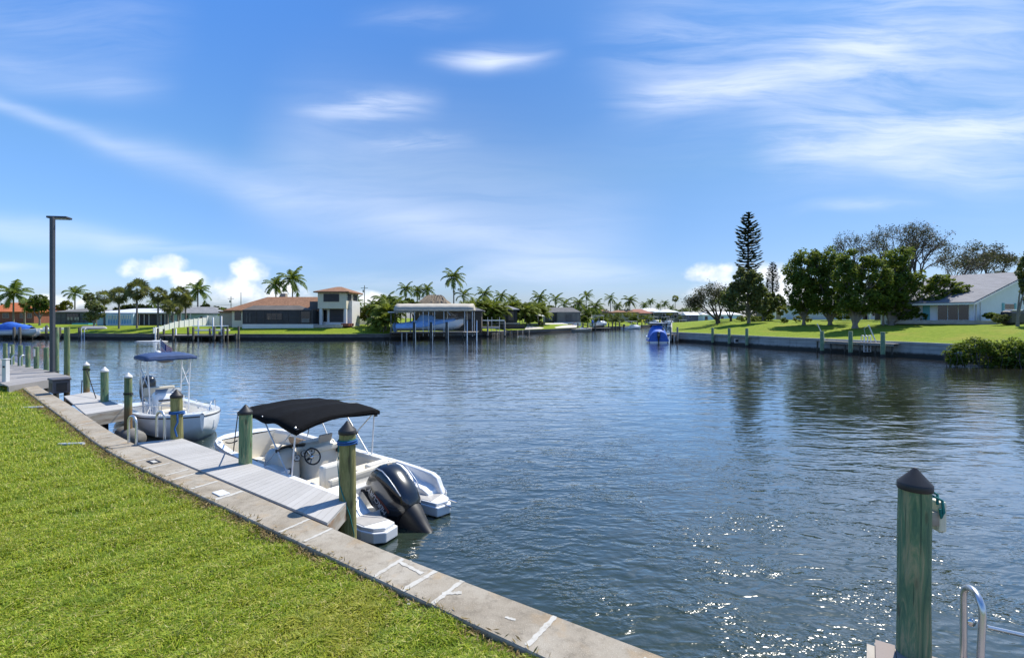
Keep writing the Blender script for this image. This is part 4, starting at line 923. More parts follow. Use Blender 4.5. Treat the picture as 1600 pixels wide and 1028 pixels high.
# ---------------------------------------------------------------- smaller boats across the canal
def far_boat(loc, rz, L, B, label, ex=2.2, sk=.15, top=None, cover=None, m='gelcoat_white', eng='engine_black', screen=True, stripe=None, name='motor_boat', lift=0.0, cabin=False):
    b = thing(name, label, 'boat', (loc[0], loc[1], lift), rz)
    st = curve_st(L, B / 2, .75, 1.1, .45, 12); hull(b, st, floor=.25, wall=.2, m_out=m, m_in='gelcoat_white', x_in=(L * .12, L * .8), stripe=stripe or 'white_plastic')
    if cover:
        mb = MB(); rr_ = []
        for i in range(13):
            t_ = i / 12; x = lerp(-.05, L * .9, t_); hb = float(np.interp(x, [s[0] for s in st], [s[1] for s in st])) + .05; zg = float(np.interp(x, [s[0] for s in st], [s[2] for s in st]))
            hgt = cover[1] * (cover[2] + (1 - cover[2]) * math.exp(-((t_ - .40) / .22) ** 2)) * (1 - .6 * max(0, t_ - .75) / .25)
            rr_.append([Vector((x, hb * c_, zg - sk + (hgt + sk) * max(0, 1 - abs(c_) ** ex))) for c_ in np.linspace(-1, 1, 11)])
        mb.loft(rr_, closed=False, smooth=True); mb.add(rr_[0], [list(range(11))]); mb.build('cover', MAT[cover[0]], b)
    else:
        mb = MB(); mb.loft([ring_se(a, w, 14, (L * .45 + dx, 0, z), 4) for z, a, w, dx in ((.25, .42, .36, 0), (1.1, .38, .34, -.03), (1.25, .28, .28, -.05))], True, True, True); mb.build('console', MAT['gelcoat_white'], b)
        mb = MB(); mb.cbox((L * .22, -.45, .25), (L * .32, .45, 1.0), .05); mb.build('seat', MAT['seat_cream'], b)
        if screen:
            mb = MB(); mb.extr([(L * .45 + .3, -.36, 1.15), (L * .45 + .3, .36, 1.15), (L * .45 + .05, .32, 1.6), (L * .45 + .05, -.32, 1.6)], (.02, 0, .01)); mb.build('windscreen', MAT['tint_screen'], b)
        if cabin:
            mb = MB(); mb.loft([ring_se(a, w, 16, (L * .62 + dx, 0, z), 3) for z, a, w, dx in ((.9, L * .24, B * .38, 0), (1.3, L * .2, B * .33, -.05), (1.5, L * .14, B * .26, -.1))], True, True, True); mb.build('cabin', MAT['gelcoat_white'], b)
    if top:
        tt = link('top', None, b); z = top[1]; w = B * .42; xa, xb = L * .25, L * .62
        for sx in (xa + .2, xb - .2):
            for sg in (1, -1):
                mb = MB(); mb.tube([(sx, sg * w * .7, .8), (sx, sg * w * .9, z)], .03, 6); mb.build('pole', MAT['white_tube'], tt)
        mb = MB(); mb.cbox((xa, -w, z), (xb, w, z + .12), .05); mb.build('canvas', MAT[top[0]], tt)
    if eng: outboard(b, (-.12, 0, .78), R(5), 1.0, eng, False)
    return b
def face(px0, Y0, px1, Y1):
    a = P(px0, HOR, Y0); c = P(px1, HOR, Y1); d = c - a; return (a.x, a.y), math.atan2(d.y, d.x), math.hypot(d.x, d.y)
# blue covered one on the right bank corner
l, rz, L = face(1029, 77, 1022, 86)
bb = far_boat((l[0], l[1]), rz, 7.0, 3.3, 'blue covered boat with dark outboard moored at the corner of the right seawall', ex=3.4, sk=.55, cover=('cover_blue', 2.0, .5))
mb = MB(); mb.cbox((1.6, -1.15, 3.0), (4.4, 1.15, 3.12), .04); mb.build('hard_top', MAT['white_plastic'], bb)
# ---------------------------------------------------------------- houses across the canal
mat('stucco_cream', (.72, .65, .48), .8, var=.06, scale=1.5, bump=.004, bscale=30); mat('stucco_white', (.70, .69, .66), .8, var=.05, scale=1.5); mat('stucco_tan', (.36, .32, .25), .8, var=.08, scale=1.2)
mat('siding_aqua', (.40, .56, .56), .7, var=.06, scale=1.2); mat('paint_blue', (.16, .36, .66), .6, var=.1); mat('paint_pale_blue', (.55, .70, .80), .7, var=.05, scale=1.0)
mat('screen_dark', (.030, .030, .033), .7, var=.35, scale=.7); mat('screen_grey', (.10, .098, .095), .8, var=.25, scale=.8); mat('screen_slope', (.17, .165, .155), .8, var=.15, scale=.6)
mat('frame_bronze', (.045, .04, .036), .5); mat('frame_white', (.70, .70, .68), .5); mat('trim_teal', (.10, .34, .40), .6); mat('roof_metal_white', (.66, .67, .68), .4, var=.05)
mat('thatch', (.20, .155, .105), .95, var=.5, scale=7, bump=.06, bscale=9); mat('canvas_tan', (.50, .445, .35), .8, var=.08, scale=1.5); mat('vinyl_white', (.74, .74, .72), .45, var=.04)
mat('brick_red', (.22, .075, .045), .8, var=.25, scale=4); mat('yellow_paint', (.62, .55, .05), .6); mat('wood_dark', (.07, .055, .04), .8, var=.3)
mat('shade_sail', (.60, .58, .52), .8); mat('teal_canvas', (.04, .32, .38), .7); mat('planter_wall', (.40, .37, .32), .85, var=.2, scale=2); mat('gravel_pale', (.52, .48, .42), .9, var=.2, scale=6)
shingle('shingle_brown', (.24, .115, .055), (.33, .165, .085)); shingle('shingle_grey', (.21, .215, .22), (.28, .285, .29)); shingle('shingle_orange', (.48, .12, .035), (.56, .17, .05), .3); shingle('shingle_violet', (.17, .172, .19), (.225, .227, .245)); shingle('shingle_red', (.30, .11, .07), (.36, .14, .09)); shingle('shingle_dark', (.10, .10, .10), (.15, .15, .15))
GLASS = glass_dark('window_glass')
def pwin(parent, x0, x1, y0, y1, Y, frame='frame_white', glass='window_glass', nx=2, ny=1, fr=.07, name='window', proud=.05):
    """a window: frame with mullions (part) and one pane set back (sub-part); photo columns and rows at wall distance Y"""
    a = P(x0, y1, Y); b = P(x1, y0, Y); w, h = b.x - a.x, b.z - a.z; mb = MB(); yf = Y - proud; th = proud - .006
    fr = min(fr, w * .2, h * .2)
    mb.box((a.x, yf, a.z), (a.x + fr, yf + th, b.z)); mb.box((b.x - fr, yf, a.z), (b.x, yf + th, b.z)); mb.box((a.x + fr, yf, b.z - fr), (b.x - fr, yf + th, b.z)); mb.box((a.x + fr, yf, a.z), (b.x - fr, yf + th, a.z + fr))
    for i in range(1, nx): x = a.x + w * i / nx; mb.box((x - fr * .35, yf + .004, a.z + fr), (x + fr * .35, yf + th - .002, b.z - fr))
    for i in range(1, ny): z = a.z + h * i / ny; mb.box((a.x + fr, yf + .008, z - fr * .3), (b.x - fr, yf + th - .004, z + fr * .3))
    f = mb.build(name, MAT[frame], parent)
    mb = MB(); mb.box((a.x + fr * .5, yf + .02, a.z + fr * .5), (b.x - fr * .5, yf + .032, b.z - fr * .5)); mb.build('pane', MAT[glass], f); return f
def house(label, name='house'): return thing(name, label, 'house')
def wallbox(parent, x0, x1, y0, y1, Y, d, m, name='wall', sink=1.2):
    a = P(x0, y1, Y); b = P(x1, y0, Y); mb = MB(); mb.box((a.x, Y, a.z - sink), (b.x, Y + d, b.z)); return mb.build(name, MAT[m], parent)
def roofp(parent, x0, x1, ye, yr, Y, d, ix, m, over=.5, name='roof', ixr=None, t=.2):
    a = P(x0, ye, Y); b = P(x1, ye, Y); zr = P(0, yr, Y + d / 2).z; mb = MB(); mb.hip(a.x - 0, b.x + 0, Y - over, Y + d + over, a.z + t * .5, zr, ix, t, ixr); return mb.build(name, MAT[m], parent)
def bars(mb, xs, y0, y1, Y, w=.05, d=.05):
    for x in xs:
        a = P(x, y1, Y); b = P(x, y0, Y); mb.box((a.x - w / 2, Y - d, a.z), (a.x + w / 2, Y, b.z))

# A: orange roofed house, far left
Y = 128; h = house('house with bright orange tiled roof behind palms at the far left')
wallbox(h, -30, 53, 487, 503, Y, 10, 'brick_red'); roofp(h, -36, 56, 487.5, 473, Y, 10, 4, 'shingle_orange')
for (a, b) in ((4, 14), (31, 36), (43, 50)): pwin(h, a, b, 489, 497, Y, 'stucco_tan')
# B: screened pool cage
Y = 112; h = house('low dark screened pool enclosure between the orange roof and the pale blue house', 'pool_enclosure'); B_ = h
wallbox(h, 84, 150, 487.5, 508, Y, 9, 'screen_grey', 'screen_wall')
roofp(h, 82, 152, 487.8, 480.5, Y, 9, 6, 'screen_slope', over=.2)
mb = MB(); bars(mb, (84.5, 95, 103, 110, 117, 124, 131, 139, 147), 488, 508, Y - .01, .09); a = P(84, 498, Y); b = P(149, 498, Y); mb.box((a.x, Y - .05, a.z - .05), (b.x, Y - .012, a.z + .05)); mb.build('frame', MAT['frame_bronze'], h)
pwin(h, 104, 123, 490, 500, Y - .1, 'frame_bronze', nx=4); mb = MB()
for x in (107, 112, 118, 122): mb.pb(x - 1.6, x + 1.4, 495.5, 500, Y - .2, .03)
mb.build('tan_blind', MAT['stucco_tan'], h)  # plain tan panels as blinds across the enclosure window
mb = MB(); mb.pb(112, 138, 505.2, 507.2, Y - 3, 2); tag(mb.build('pool_edge', MAT['teal_canvas']), 'turquoise raised pool edge in front of the dark enclosure', 'pool edge')
# C: long pale blue house
Y = 105; h = house('long low pale blue house with white and grey roofs and a blue sunroom'); C_ = h
wallbox(h, 152, 340, 489, 508.5, Y, 10, 'siding_aqua')
roofp(h, 147, 275, 489.2, 482, Y - .3, 10.6, 5, 'roof_metal_white', over=.7); roofp(h, 205, 352, 490, 479.5, Y + .6, 11, 6, 'shingle_grey', over=1.2)
wallbox(h, 166, 208, 490.5, 508, Y - 1.6, 1.62, 'paint_pale_blue', 'sunroom')
for (a, b, n_) in ((168, 185, 4), (189, 206, 4)): pwin(h, a, b, 492, 507, Y - 1.6, 'paint_pale_blue', 'sun_glass' if 'sun_glass' in MAT else 'paint_blue', n_, 2, .10)
mb = MB()
for x in (170, 173.5, 178, 182, 191, 195, 199, 203): mb.pb(x - 1.1, x + 1.1, 492.8, 498.5, Y - 1.665, .02)
mb.build('blind', MAT['stucco_white'], h)
wallbox(h, 208.5, 262, 491, 508, Y - .4, .42, 'screen_dark', 'porch_screen', .2)
mb = MB(); bars(mb, (218, 225.5, 233, 246, 252, 258), 491, 508, Y - .41, .12); mb.build('porch_post', MAT['frame_white'], h)
pwin(h, 246, 252.5, 493, 506, Y - .42, 'siding_aqua', nx=1, name='door'); pwin(h, 266, 272, 492, 502, Y, nx=1); pwin(h, 288, 295, 492, 498, Y, 'siding_aqua'); pwin(h, 312, 323, 494, 501, Y, 'paint_pale_blue')
mb = MB(); bars(mb, (284, 298), 490.5, 504, Y - .6, .16, .16); mb.build('corner_trim', MAT['frame_white'], h)
# white vinyl fence stepping down to the water
fn = thing('vinyl_fence', 'white vinyl privacy fence running from the house down to the water', 'fence')
pa = P(240, 520, far_wall_Y(240) + .6); pb_ = P(330, 505.5, 104.5); N_ = 12
for i in range(N_):
    q0, q1 = pa.lerp(pb_, i / N_), pa.lerp(pb_, (i + 1) / N_); top = lerp(.95, 1.75, i / N_) if i < N_ - 1 else 2.0
    z0 = far_z(1.0) if i == 0 else 0
    g0 = FL(800 + q0.x / q0.y * FPX, q0.y / far_wall_Y(800 + q0.x / q0.y * FPX)).z; g1 = FL(800 + q1.x / q1.y * FPX, q1.y / far_wall_Y(800 + q1.x / q1.y * FPX)).z
    mb = MB(); d = (q1 - q0); nrm = Vector((-d.y, d.x, 0)).normalized() * .05
    mb.extr([Vector((q0.x, q0.y, g0 - .2)), Vector((q1.x, q1.y, g1 - .2)), Vector((q1.x, q1.y, g1 + top)), Vector((q0.x, q0.y, g0 + top))], nrm); mb.build('panel', MAT['vinyl_white'], fn)
    mb = MB(); mb.box((q0.x - .07, q0.y - .07, g0 - .3), (q0.x + .07, q0.y + .07, g0 + top + .12)); mb.build('post', MAT['vinyl_white'], fn)
mb = MB(); mb.pb(318, 343, 493.5, 508, 103.8, .06); mb.build('panel', MAT['vinyl_white'], fn)
# D: brown roofed house with square tower
Y = 96; h = house('brown roofed house with a cream two storey tower and dark screened porch'); D_ = h
wallbox(h, 362.5, 497, 486, 509, Y, 11, 'stucco_cream'); roofp(h, 352, 505, 485.5, 464, Y, 11, 5.6, 'shingle_brown', over=.7, ixr=.05)
pwin(h, 366.5, 376.5, 486.8, 500.5, Y, 'frame_bronze', nx=1)
# screened porch in front
wallbox(h, 379, 489, 484, 507, Y - 2.6, 2.58, 'screen_dark', 'screened_porch', .3)
mb = MB(); a = P(379, 484.3, Y - 2.6); b = P(489, 484.3, Y - 2.6); c1 = P(470, 477.5, Y - .2); c0 = P(398, 477.5, Y - .2)
mb.extr([a + Vector((0, -.1, .03)), b + Vector((0, -.1, .03)), Vector((c1.x, Y - .72, c1.z)), Vector((c0.x, Y - .72, c0.z))], (0, 0, -.08)); mb.build('porch_roof', mat('screen_brown', (.115, .10, .085), .8, var=.2, scale=.6), h)
mb = MB(); bars(mb, (379.5, 400, 412, 432, 450, 468, 486), 484.5, 507, Y - 2.61, .08); a = P(379, 496, Y - 2.61); b = P(489, 496, Y - 2.61); mb.box((a.x, Y - 2.67, a.z - .04), (b.x, Y - 2.612, a.z + .04)); mb.build('porch_frame', MAT['frame_bronze'], h)
pwin(h, 416, 441, 489, 500, Y - 2.62, 'screen_dark', nx=3); pwin(h, 470, 484.5, 486.5, 504, Y - 2.68, 'frame_bronze', nx=1, ny=2, name='door')
mb = MB(); mb.pb(471.5, 483, 498, 504, Y - 2.74, .03); mb.build('door_panel', MAT['screen_slope'], h)
for k, x in enumerate((385.5, 390.5)):
    mb = MB(); mb.pb(x - .8, x + .8, 489, 504, Y - 2.66, .03); mb.build('hanging_ornament', MAT['screen_grey'], h)
wallbox(h, 378.5, 489.5, 506.5, 512.5, Y - 2.8, 3, 'stucco_white', 'plinth', .6)
mb = MB(); mb.pb(487, 535, 507.5, 512, Y - 2.6, 4); mb.build('terrace', MAT['planter_wall'], h); mb = MB(); mb.pb(533, 545, 505.5, 510, Y - 2.3, 3); mb.build('terrace', MAT['brick_red'], h)
wallbox(h, 484, 499, 471, 507, Y - .3, 4, 'screen_grey', 'link_wall')
# tower
Yt = Y - 1.2
wallbox(h, 496.5, 541, 457.5, 482, Yt, 7.5, 'stucco_cream', 'tower_wall', 0)
wallbox(h, 504, 541, 480.5, 507, Yt + 1.4, 6, 'stucco_white', 'ground_storey', .4)
for (a, b) in ((499, 503), (538, 541)): wallbox(h, a, b, 482, 507, Yt + .1, .6, 'stucco_white', 'pillar', .4)
pwin(h, 505.5, 530, 459, 471.5, Yt, 'frame_bronze', 'screen_dark', 1, 6, .12, 'shuttered_window'); pwin(h, 515, 536.5, 483, 503.5, Yt + 1.4, 'frame_bronze', 'screen_dark', 1, 3, .1, 'garage_opening'); pwin(h, 505, 511.5, 484, 503, Yt + 1.4, 'stucco_tan', nx=1, name='door')
a = P(491.5, 456.5, Yt); b = P(545.5, 456.5, Yt); zr = P(0, 449, Yt + 3.7).z; mb = MB(); mb.hip(a.x, b.x + .2, Yt - .7, Yt + 8.3, a.z + .12, zr + .1, 3.0, .22); mb.build('tower_roof', MAT['shingle_brown'], h)
aX = P(541, 0, Yt).x; mb = MB(); z0, z1 = P(0, 471, Yt).z, P(0, 459, Yt).z
for (ya, yb_) in ((Yt + .8, Yt + 2.9), (Yt + 4.2, Yt + 6.6)): mb.box((aX + .005, ya, z0 + .2), (aX + .05, yb_, z1)); 
mb.build('side_window', MAT['screen_dark'], h)
wallbox(h, 541.05, 550, 470, 507, Yt + 1.5, 5, 'stucco_white', 'side_wing', .5)
mb = MB(); mb.pb(438, 446, 458.5, 470, Y + 6, 1.0); mb.build('chimney', MAT['stucco_tan'], h)
wallbox(h, 343, 363, 488, 508, Y + 2, 8, 'stucco_tan', 'garage_wall', .6)
mb = MB(); mb.pb(341, 365, 486.3, 488.2, Y + 1.7, 9); mb.build('flat_roof', MAT['shingle_brown'], h)
# utility poles and wire
for (x, yt, Yp, lab) in ((361, 463, 170, 'wooden utility pole with crossarm left of the brown roof'), (376.5, 457, 165, 'taller thin pole just left of the brown roof'), (569.5, 446, 150, 'utility pole with transformer right of the tower')):
    t = thing('utility_pole', lab, 'utility pole', (P(x, 0, Yp).x, Yp, 2.0), 0, 'utility poles'); hh = H - (yt - HOR) / FPX * Yp - 2.0
    mb = MB(); mb.tube([(0, 0, -.5), (0, 0, hh)], [.16, .11], 8); mb.build('pole', MAT['piling_grey'], t)
    if x != 376.5:
        mb = MB(); mb.box((-1.1, -.16, hh - .9), (1.1, -.06, hh - .75)); mb.build('crossarm', MAT['piling_grey'], t)
        mb = MB(); mb.lathe([(.2, 0), (.22, .1), (.22, .8), (.1, .9)], 10, (-.35, -.1, hh - 2.2)); mb.build('transformer', MAT['grey_hull'], t)
mb = MB(); a, b = P(250, 475, 172), P(363, 476, 170); mb.tube([a.lerp(b, k / 8) - Vector((0, 0, .5 * 4 * (k / 8) * (1 - k / 8))) for k in range(9)], .04, 4); tag(mb.build('power_line', MAT['rope_black']), 'thin power line running left from the utility pole', 'wire')
# white garden wall right of the tower
mb = MB(); mb.pb(549, 580, 494, 507, 104, .2); tag(mb.build('garden_wall', MAT['stucco_white']), 'white garden wall right of the tower house', 'wall')
# E: thatched hut
Yh = 104; h = thing('thatched_hut', 'open hut with shaggy brown thatched roof behind the boat shelter', 'hut')
a = P(648, 476, Yh); b = P(702, 476, Yh); z1 = P(0, 461.5, Yh + 4).z
mb = MB(); x0, x1, y0, y1 = a.x, b.x, Yh, Yh + 8; rg = []
for (t_, zf) in ((0, 0), (.02, -.06), (.25, .30), (.5, .58), (.75, .84), (.93, 1)):
    zz = a.z + (z1 - a.z) * zf; ix = (x1 - x0) * .34 * t_; iy = 3.9 * t_
    ring = []
    for (c0, c1, n_) in (((x0 + ix, y0 + iy), (x1 - ix, y0 + iy), 18), ((x1 - ix, y0 + iy), (x1 - ix, y1 - iy), 8), ((x1 - ix, y1 - iy), (x0 + ix, y1 - iy), 18), ((x0 + ix, y1 - iy), (x0 + ix, y0 + iy), 8)):
        for k in range(n_): ring.append(Vector((lerp(c0[0], c1[0], k / n_) + random.uniform(-.12, .12), lerp(c0[1], c1[1], k / n_) + random.uniform(-.12, .12), zz + random.uniform(-.16, .16))))
    rg.append(ring)
mb.loft(rg, True, False, False); mb.add(rg[-1], [list(range(len(rg[-1])))]); mb.build('thatch_roof', MAT['thatch'], h)
for (x, y) in ((x0 + .6, y0 + .6), (x1 - .6, y0 + .6), (x0 + .6, y1 - .6), (x1 - .6, y1 - .6)):
    mb = MB(); mb.tube([(x, y, 1.2), (x, y, a.z + .3)], .12, 8); mb.build('post', MAT['wood_dark'], h)
# F: dark house behind the palms
Y = 118; h = house('dark house with grey roof hidden behind the yellow green palms')
wallbox(h, 700, 808, 484, 506, Y, 9, 'screen_dark'); roofp(h, 742, 812, 484, 475, Y, 9, 4, 'shingle_grey', over=.5); wallbox(h, 776, 790, 485, 504, Y - .3, .3, 'screen_slope', 'panel', 0)
roofp(h, 690, 760, 485, 479, Y + 1, 8, 4, 'shingle_dark', over=.5); pwin(h, 752, 758, 486, 493, Y); pwin(h, 794, 803, 487, 501, Y, 'frame_bronze')
h = house('dark timber house standing behind the tan boat shelter'); Yk = 99
wallbox(h, 646, 752, 486, 510, Yk, 4, 'wood_dark'); roofp(h, 690, 756, 486, 480, Yk, 5, 2, 'shingle_dark', over=.4)
for (a, b) in ((655, 668), (700, 716), (726, 736)): pwin(h, a, b, 490, 503, Yk, 'frame_bronze')
# G: grey screened lanai house
Y = 152; h = house('small house with grey roof and grey screened porch beside the pale patio')
wallbox(h, 851, 905, 488, 506, Y, 9, 'stucco_tan', 'wall', 1.0); roofp(h, 849, 908, 488.5, 480.5, Y, 9, 2.2, 'shingle_dark', over=.6)
wallbox(h, 871, 907, 487.5, 504.5, Y - 3.5, 3.4, 'screen_slope', 'screened_porch', .2); wallbox(h, 852, 870, 489, 503.5, Y - 1, .95, 'frame_bronze', 'porch_screen', .1)
mb = MB(); bars(mb, (870.6, 883, 894, 900, 906), 487.5, 504.5, Y - 3.51, .1); mb.build('porch_frame', MAT['screen_grey'], h); pwin(h, 858, 863, 490, 500, Y - 1.02, nx=1); pwin(h, 884, 893, 491, 503, Y - 3.52, 'screen_grey', 'screen_grey', 2)
wallbox(h, 866, 908, 503.5, 508.5, Y - 4.4, .5, 'stucco_white', 'plinth', .4)
# further houses along the channel
for (x0, x1, ye, yr, yb, Y, wm, rm, lab) in (
    (930, 960, 489, 484, 500, 190, 'stucco_tan', 'shingle_brown', 'distant tan roofed house behind the small cruiser'), (958, 1000, 488, 484, 500, 205, 'stucco_tan', 'shingle_brown', 'distant brown roofed house between two coconut palms'),
    (982, 1020, 489.5, 483, 500, 215, 'stucco_tan', 'shingle_red', 'distant red roofed house above the yellow pilings'), (1000, 1036, 487, 481.5, 499, 238, 'stucco_tan', 'roof_metal_white', 'distant white roofed house right of the red roof'),
    (1030, 1062, 488, 483.5, 500, 225, 'screen_grey', 'roof_metal_white', 'distant white roofed grey house above the blue covered boat'), (1058, 1092, 491, 487, 503, 232, 'stucco_tan', 'shingle_grey', 'distant grey house at the left of the leaning tree'),
    (1096, 1160, 492, 487, 504, 240, 'paint_pale_blue', 'roof_metal_white', 'distant pale blue house seen under the leaning tree')):
    h = house(lab); h['group'] = 'distant houses along the channel'
    wallbox(h, x0 + 2, x1 - 2, ye, yb, Y, 10, wm); roofp(h, x0, x1, ye, yr, Y, 10, 3.5, rm)
    for k in range(3): xx = lerp(x0 + 5, x1 - 9, k / 2); pwin(h, xx, xx + 5, ye + 2, yb - 3, Y, 'frame_white', nx=1)
# boathouse
h = thing('boat_shed', 'grey gabled boat shed over the water at the end of the channel', 'shed'); Y = 208
wallbox(h, 1073, 1091, 493, 501, Y, 6, 'screen_slope'); roofp(h, 1071, 1093, 492.5, 488, Y, 6, .02, 'roof_metal_white', over=.3); pwin(h, 1076, 1080, 493.5, 497, Y, nx=1)

# ---------------------------------------------------------------- far docks, lifts and water gear
def post(px, Y, ytop, r, m, label, group, z0=-1.2, cap=None, name='piling'):
    x = P(px, 0, Y).x; zt = P(0, ytop, Y).z; mb = MB(); mb.lathe([(r * 1.05, z0), (r, zt - .02), (r * .8, zt)], 10, (0, 0, 0)); o = mb.build(name, MAT[m], None, (x, Y, 0)); tag(o, label, 'piling', group)
    if cap: mb = MB(); mb.lathe([(r * 1.15, zt - .1), (r * 1.15, zt + .02), (.02, zt + .22)], 10); mb.build('cap', MAT[cap], o)
    return o
def flat_dock(x0, x1, ydeck, Yf, d, m, label, fh=.2):
    a = P(x0, ydeck, Yf); b = P(x1, ydeck, Yf); return dock(Vector((a.x, Yf, a.z)), Vector((b.x, Yf, a.z)), Vector((b.x, Yf + d, a.z)), Vector((a.x, Yf + d, a.z)), .3, m, label, fh=fh, fascia='wood_dark', fs=('ab',), legs=[(lerp(a.x, b.x, k / 6), Yf + .3) for k in range(7)])
yw = far_wall_Y(300)
flat_dock(244, 348, 524, yw - 4.5, 4.2, 'old_boards', 'dark old dock with many pilings below the white fence')
for i, (x, yt) in enumerate(((247, 513), (256, 514), (270.5, 513), (294, 511), (302, 511), (328, 513), (335, 510), (343, 518), (349, 512), (355.5, 511), (373, 510), (369, 521))):
    post(x, yw - 4.8 if i % 2 == 0 else yw - 3.4, yt, .17, 'piling_dark', 'dark piling of the old dock below the white fence', 'pilings of the old dock')
for i, (x, yt) in enumerate(((243, 511), (275, 513.5), (333, 496), (346, 494), (310, 501))):
    post(x, yw - 3.0, yt, .12, 'vinyl_white', 'slim white guide post of the lift at the old dock', 'white lift posts at the old dock', name='guide_post')
lf = thing('boat_lift', 'empty boat lift with a horizontal beam at the old dock', 'boat lift', (0, 0, 0)); mb = MB(); mb.pb(300, 357, 508.5, 509.8, yw - 2.9, .2); mb.build('beam', MAT['aluminium'], lf); mb = MB(); mb.pb(303, 352, 515, 517, yw - 3.1, 1.5); mb.build('cradle', MAT['stucco_white'], lf)
# white float / watercraft dock
t = thing('drive_on_float', 'low white floating ramp for small craft beside the old dock', 'float', (P(240, 0, yw - 7).x, yw - 7.5, 0))
mb = MB(); mb.loft([ring_se(a, w, 18, (0, 0, z), 3) for z, a, w in ((-.1, 2.5, .8), (.03, 2.6, .9), (.10, 2.2, .7), (.12, 1.2, .4))], True, True, True); mb.build('float_body', mat('float_white', (.55, .55, .53), .6), t); mb = MB(); mb.loft([ring_se(a, w, 14, (.9, .1, z), 2.5) for z, a, w in ((.1, 1.0, .45), (.18, .8, .35), (.22, .4, .2))], True, True, True); mb.build('bow_stop', MAT['gelcoat_white'], t)
# upturned dinghy and white ladder on the left bank
t = thing('dinghy', 'grey upturned dinghy lying on the grass in front of the blue sunroom', 'dinghy', tuple(FL(149, 1.055)), R(4)); st = curve_st(4.4, .75, .0, .0, .5, 9)
mb = MB(); mb.loft([[Vector((x - 2.2, hb * c_, .05 + .5 * (1 - abs(c_) ** 2.5) * min(1, hb / .4))) for c_ in np.linspace(-1, 1, 9)] for x, hb, z in st], closed=False); mb.build('hull', MAT['grey_hull'], t)
t = thing('dock_ladder', 'white ladder on the far seawall left of the dinghy', 'ladder', (P(130, 0, far_wall_Y(130) - .5).x, far_wall_Y(130) - .55, .3)); mb = MB()
for s_ in (-.3, .3): mb.tube([(s_, 0, -.5), (s_, 0, 1.5), (s_, .3, 1.7), (s_, .6, 1.2)], .05, 6)
for z in (-.2, .15, .5, .8): mb.tube([(-.3, 0, z), (.3, 0, z)], .04, 6)
mb.build('frame', MAT['white_tube'], t)
post(124, far_wall_Y(124) - .6, 512, .2, 'piling_dark', 'thick dark piling at the far seawall left of the dinghy', 'pilings by the far seawall')
post(94, far_wall_Y(94) - .6, 511, .17, 'piling_dark', 'dark piling seen between the two tall green pilings', 'pilings by the far seawall')
# boats at far left
Yl = far_wall_Y(10)
mb = MB(); far_boat((P(-16, 0, Yl - 5).x, Yl - 4), R(2), 7.2, 2.6, 'blue covered boat raised on a lift at the far left edge', cover=('cover_blue', 1.5, .6), lift=.9, ex=3)
l = far_boat((P(34, 0, Yl + 1).x, Yl - 2.2), R(4), 6.2, 2.3, 'white open boat with dark console beyond the left dock', eng='engine_black', lift=.5)
l = far_boat((P(58, 0, Yl + 3).x, Yl + 1.5), R(20), 5.6, 2.2, 'white skiff with upright white seats right behind the lamp post', lift=.9)
flat_dock(-20, 48, 524.5, Yl - 3.2, 2.6, 'old_boards', 'low pale dock under the blue covered boat at the far left')
for x in (22, 31): post(x, Yl - 5.5, 511, .2, 'piling_dark', 'dark piling beside the blue covered boat at the far left', 'pilings by the blue covered boat')
post(72.5, Yl - 1, 509, .2, 'piling_dark', 'dark piling standing left of the lamp post across the canal', 'pilings by the far seawall')
# boat shelter with the long covered boat
Yc = far_wall_Y(670) - 5.5
flat_dock(609, 745, 519, Yc - .3, 5.4, 'old_boards', 'long wooden dock under the tan boat shelter')
sh = thing('boat_shelter', 'boat shelter with long curved tan canvas roof', 'boat shelter'); Ys = Yc + .2; a = P(615, 483.5, Ys); b = P(740, 483.5, Ys); zt = P(0, 474.5, Ys + 2.4).z
mb = MB(); g = []
for i in range(15):
    x = lerp(a.x, b.x, i / 14); row_ = []
    for j in range(9):
        v_ = j / 8; row_.append(Vector((x + (.0 if 0 < i < 14 else (-.25 if i == 0 else .25) * (1 - (2 * v_ - 1) ** 2) * -1), Ys + 4.8 * v_, a.z + (zt - a.z) * (1 - (2 * v_ - 1) ** 2) ** .6 - .05 * math.sin(math.pi * i / 14 * 7) ** 2)))
    g.append(row_)
mb.loft(g, closed=False)
for e in (g[0], g[-1]): mb.add(e + [Vector((e[-1].x, e[-1].y, a.z - .15)), Vector((e[0].x, e[0].y, a.z - .15))], [list(range(11))])
for k in (0, -1): mb.loft([[r[k] for r in g], [r[k] + Vector((0, 0, -.3)) for r in g]], closed=False)
o = mb.build('canvas_roof', MAT['canvas_tan'], sh); o.modifiers.new('t', 'SOLIDIFY').thickness = .03
for x in (617, 647.5, 661, 669.5, 679, 693.5, 726, 738):
    for dy in (.15, 4.65):
        if dy > 1 and x in (661, 679): continue
        mb = MB(); xx = P(x, 0, Ys).x; mb.tube([(xx, Ys + dy, .6), (xx, Ys + dy, a.z)], .07, 6); mb.build('post', MAT['frame_white' if x > 640 else 'wood_dark'], sh)
mb = MB(); mb.tube([P(697, 484, Ys + .2), P(704, 493, Ys + .2)], .05, 6); mb.tube([P(700, 486, Ys + 4), P(712, 494, Ys + 4)], .05, 6); mb.build('brace', MAT['frame_white'], sh)
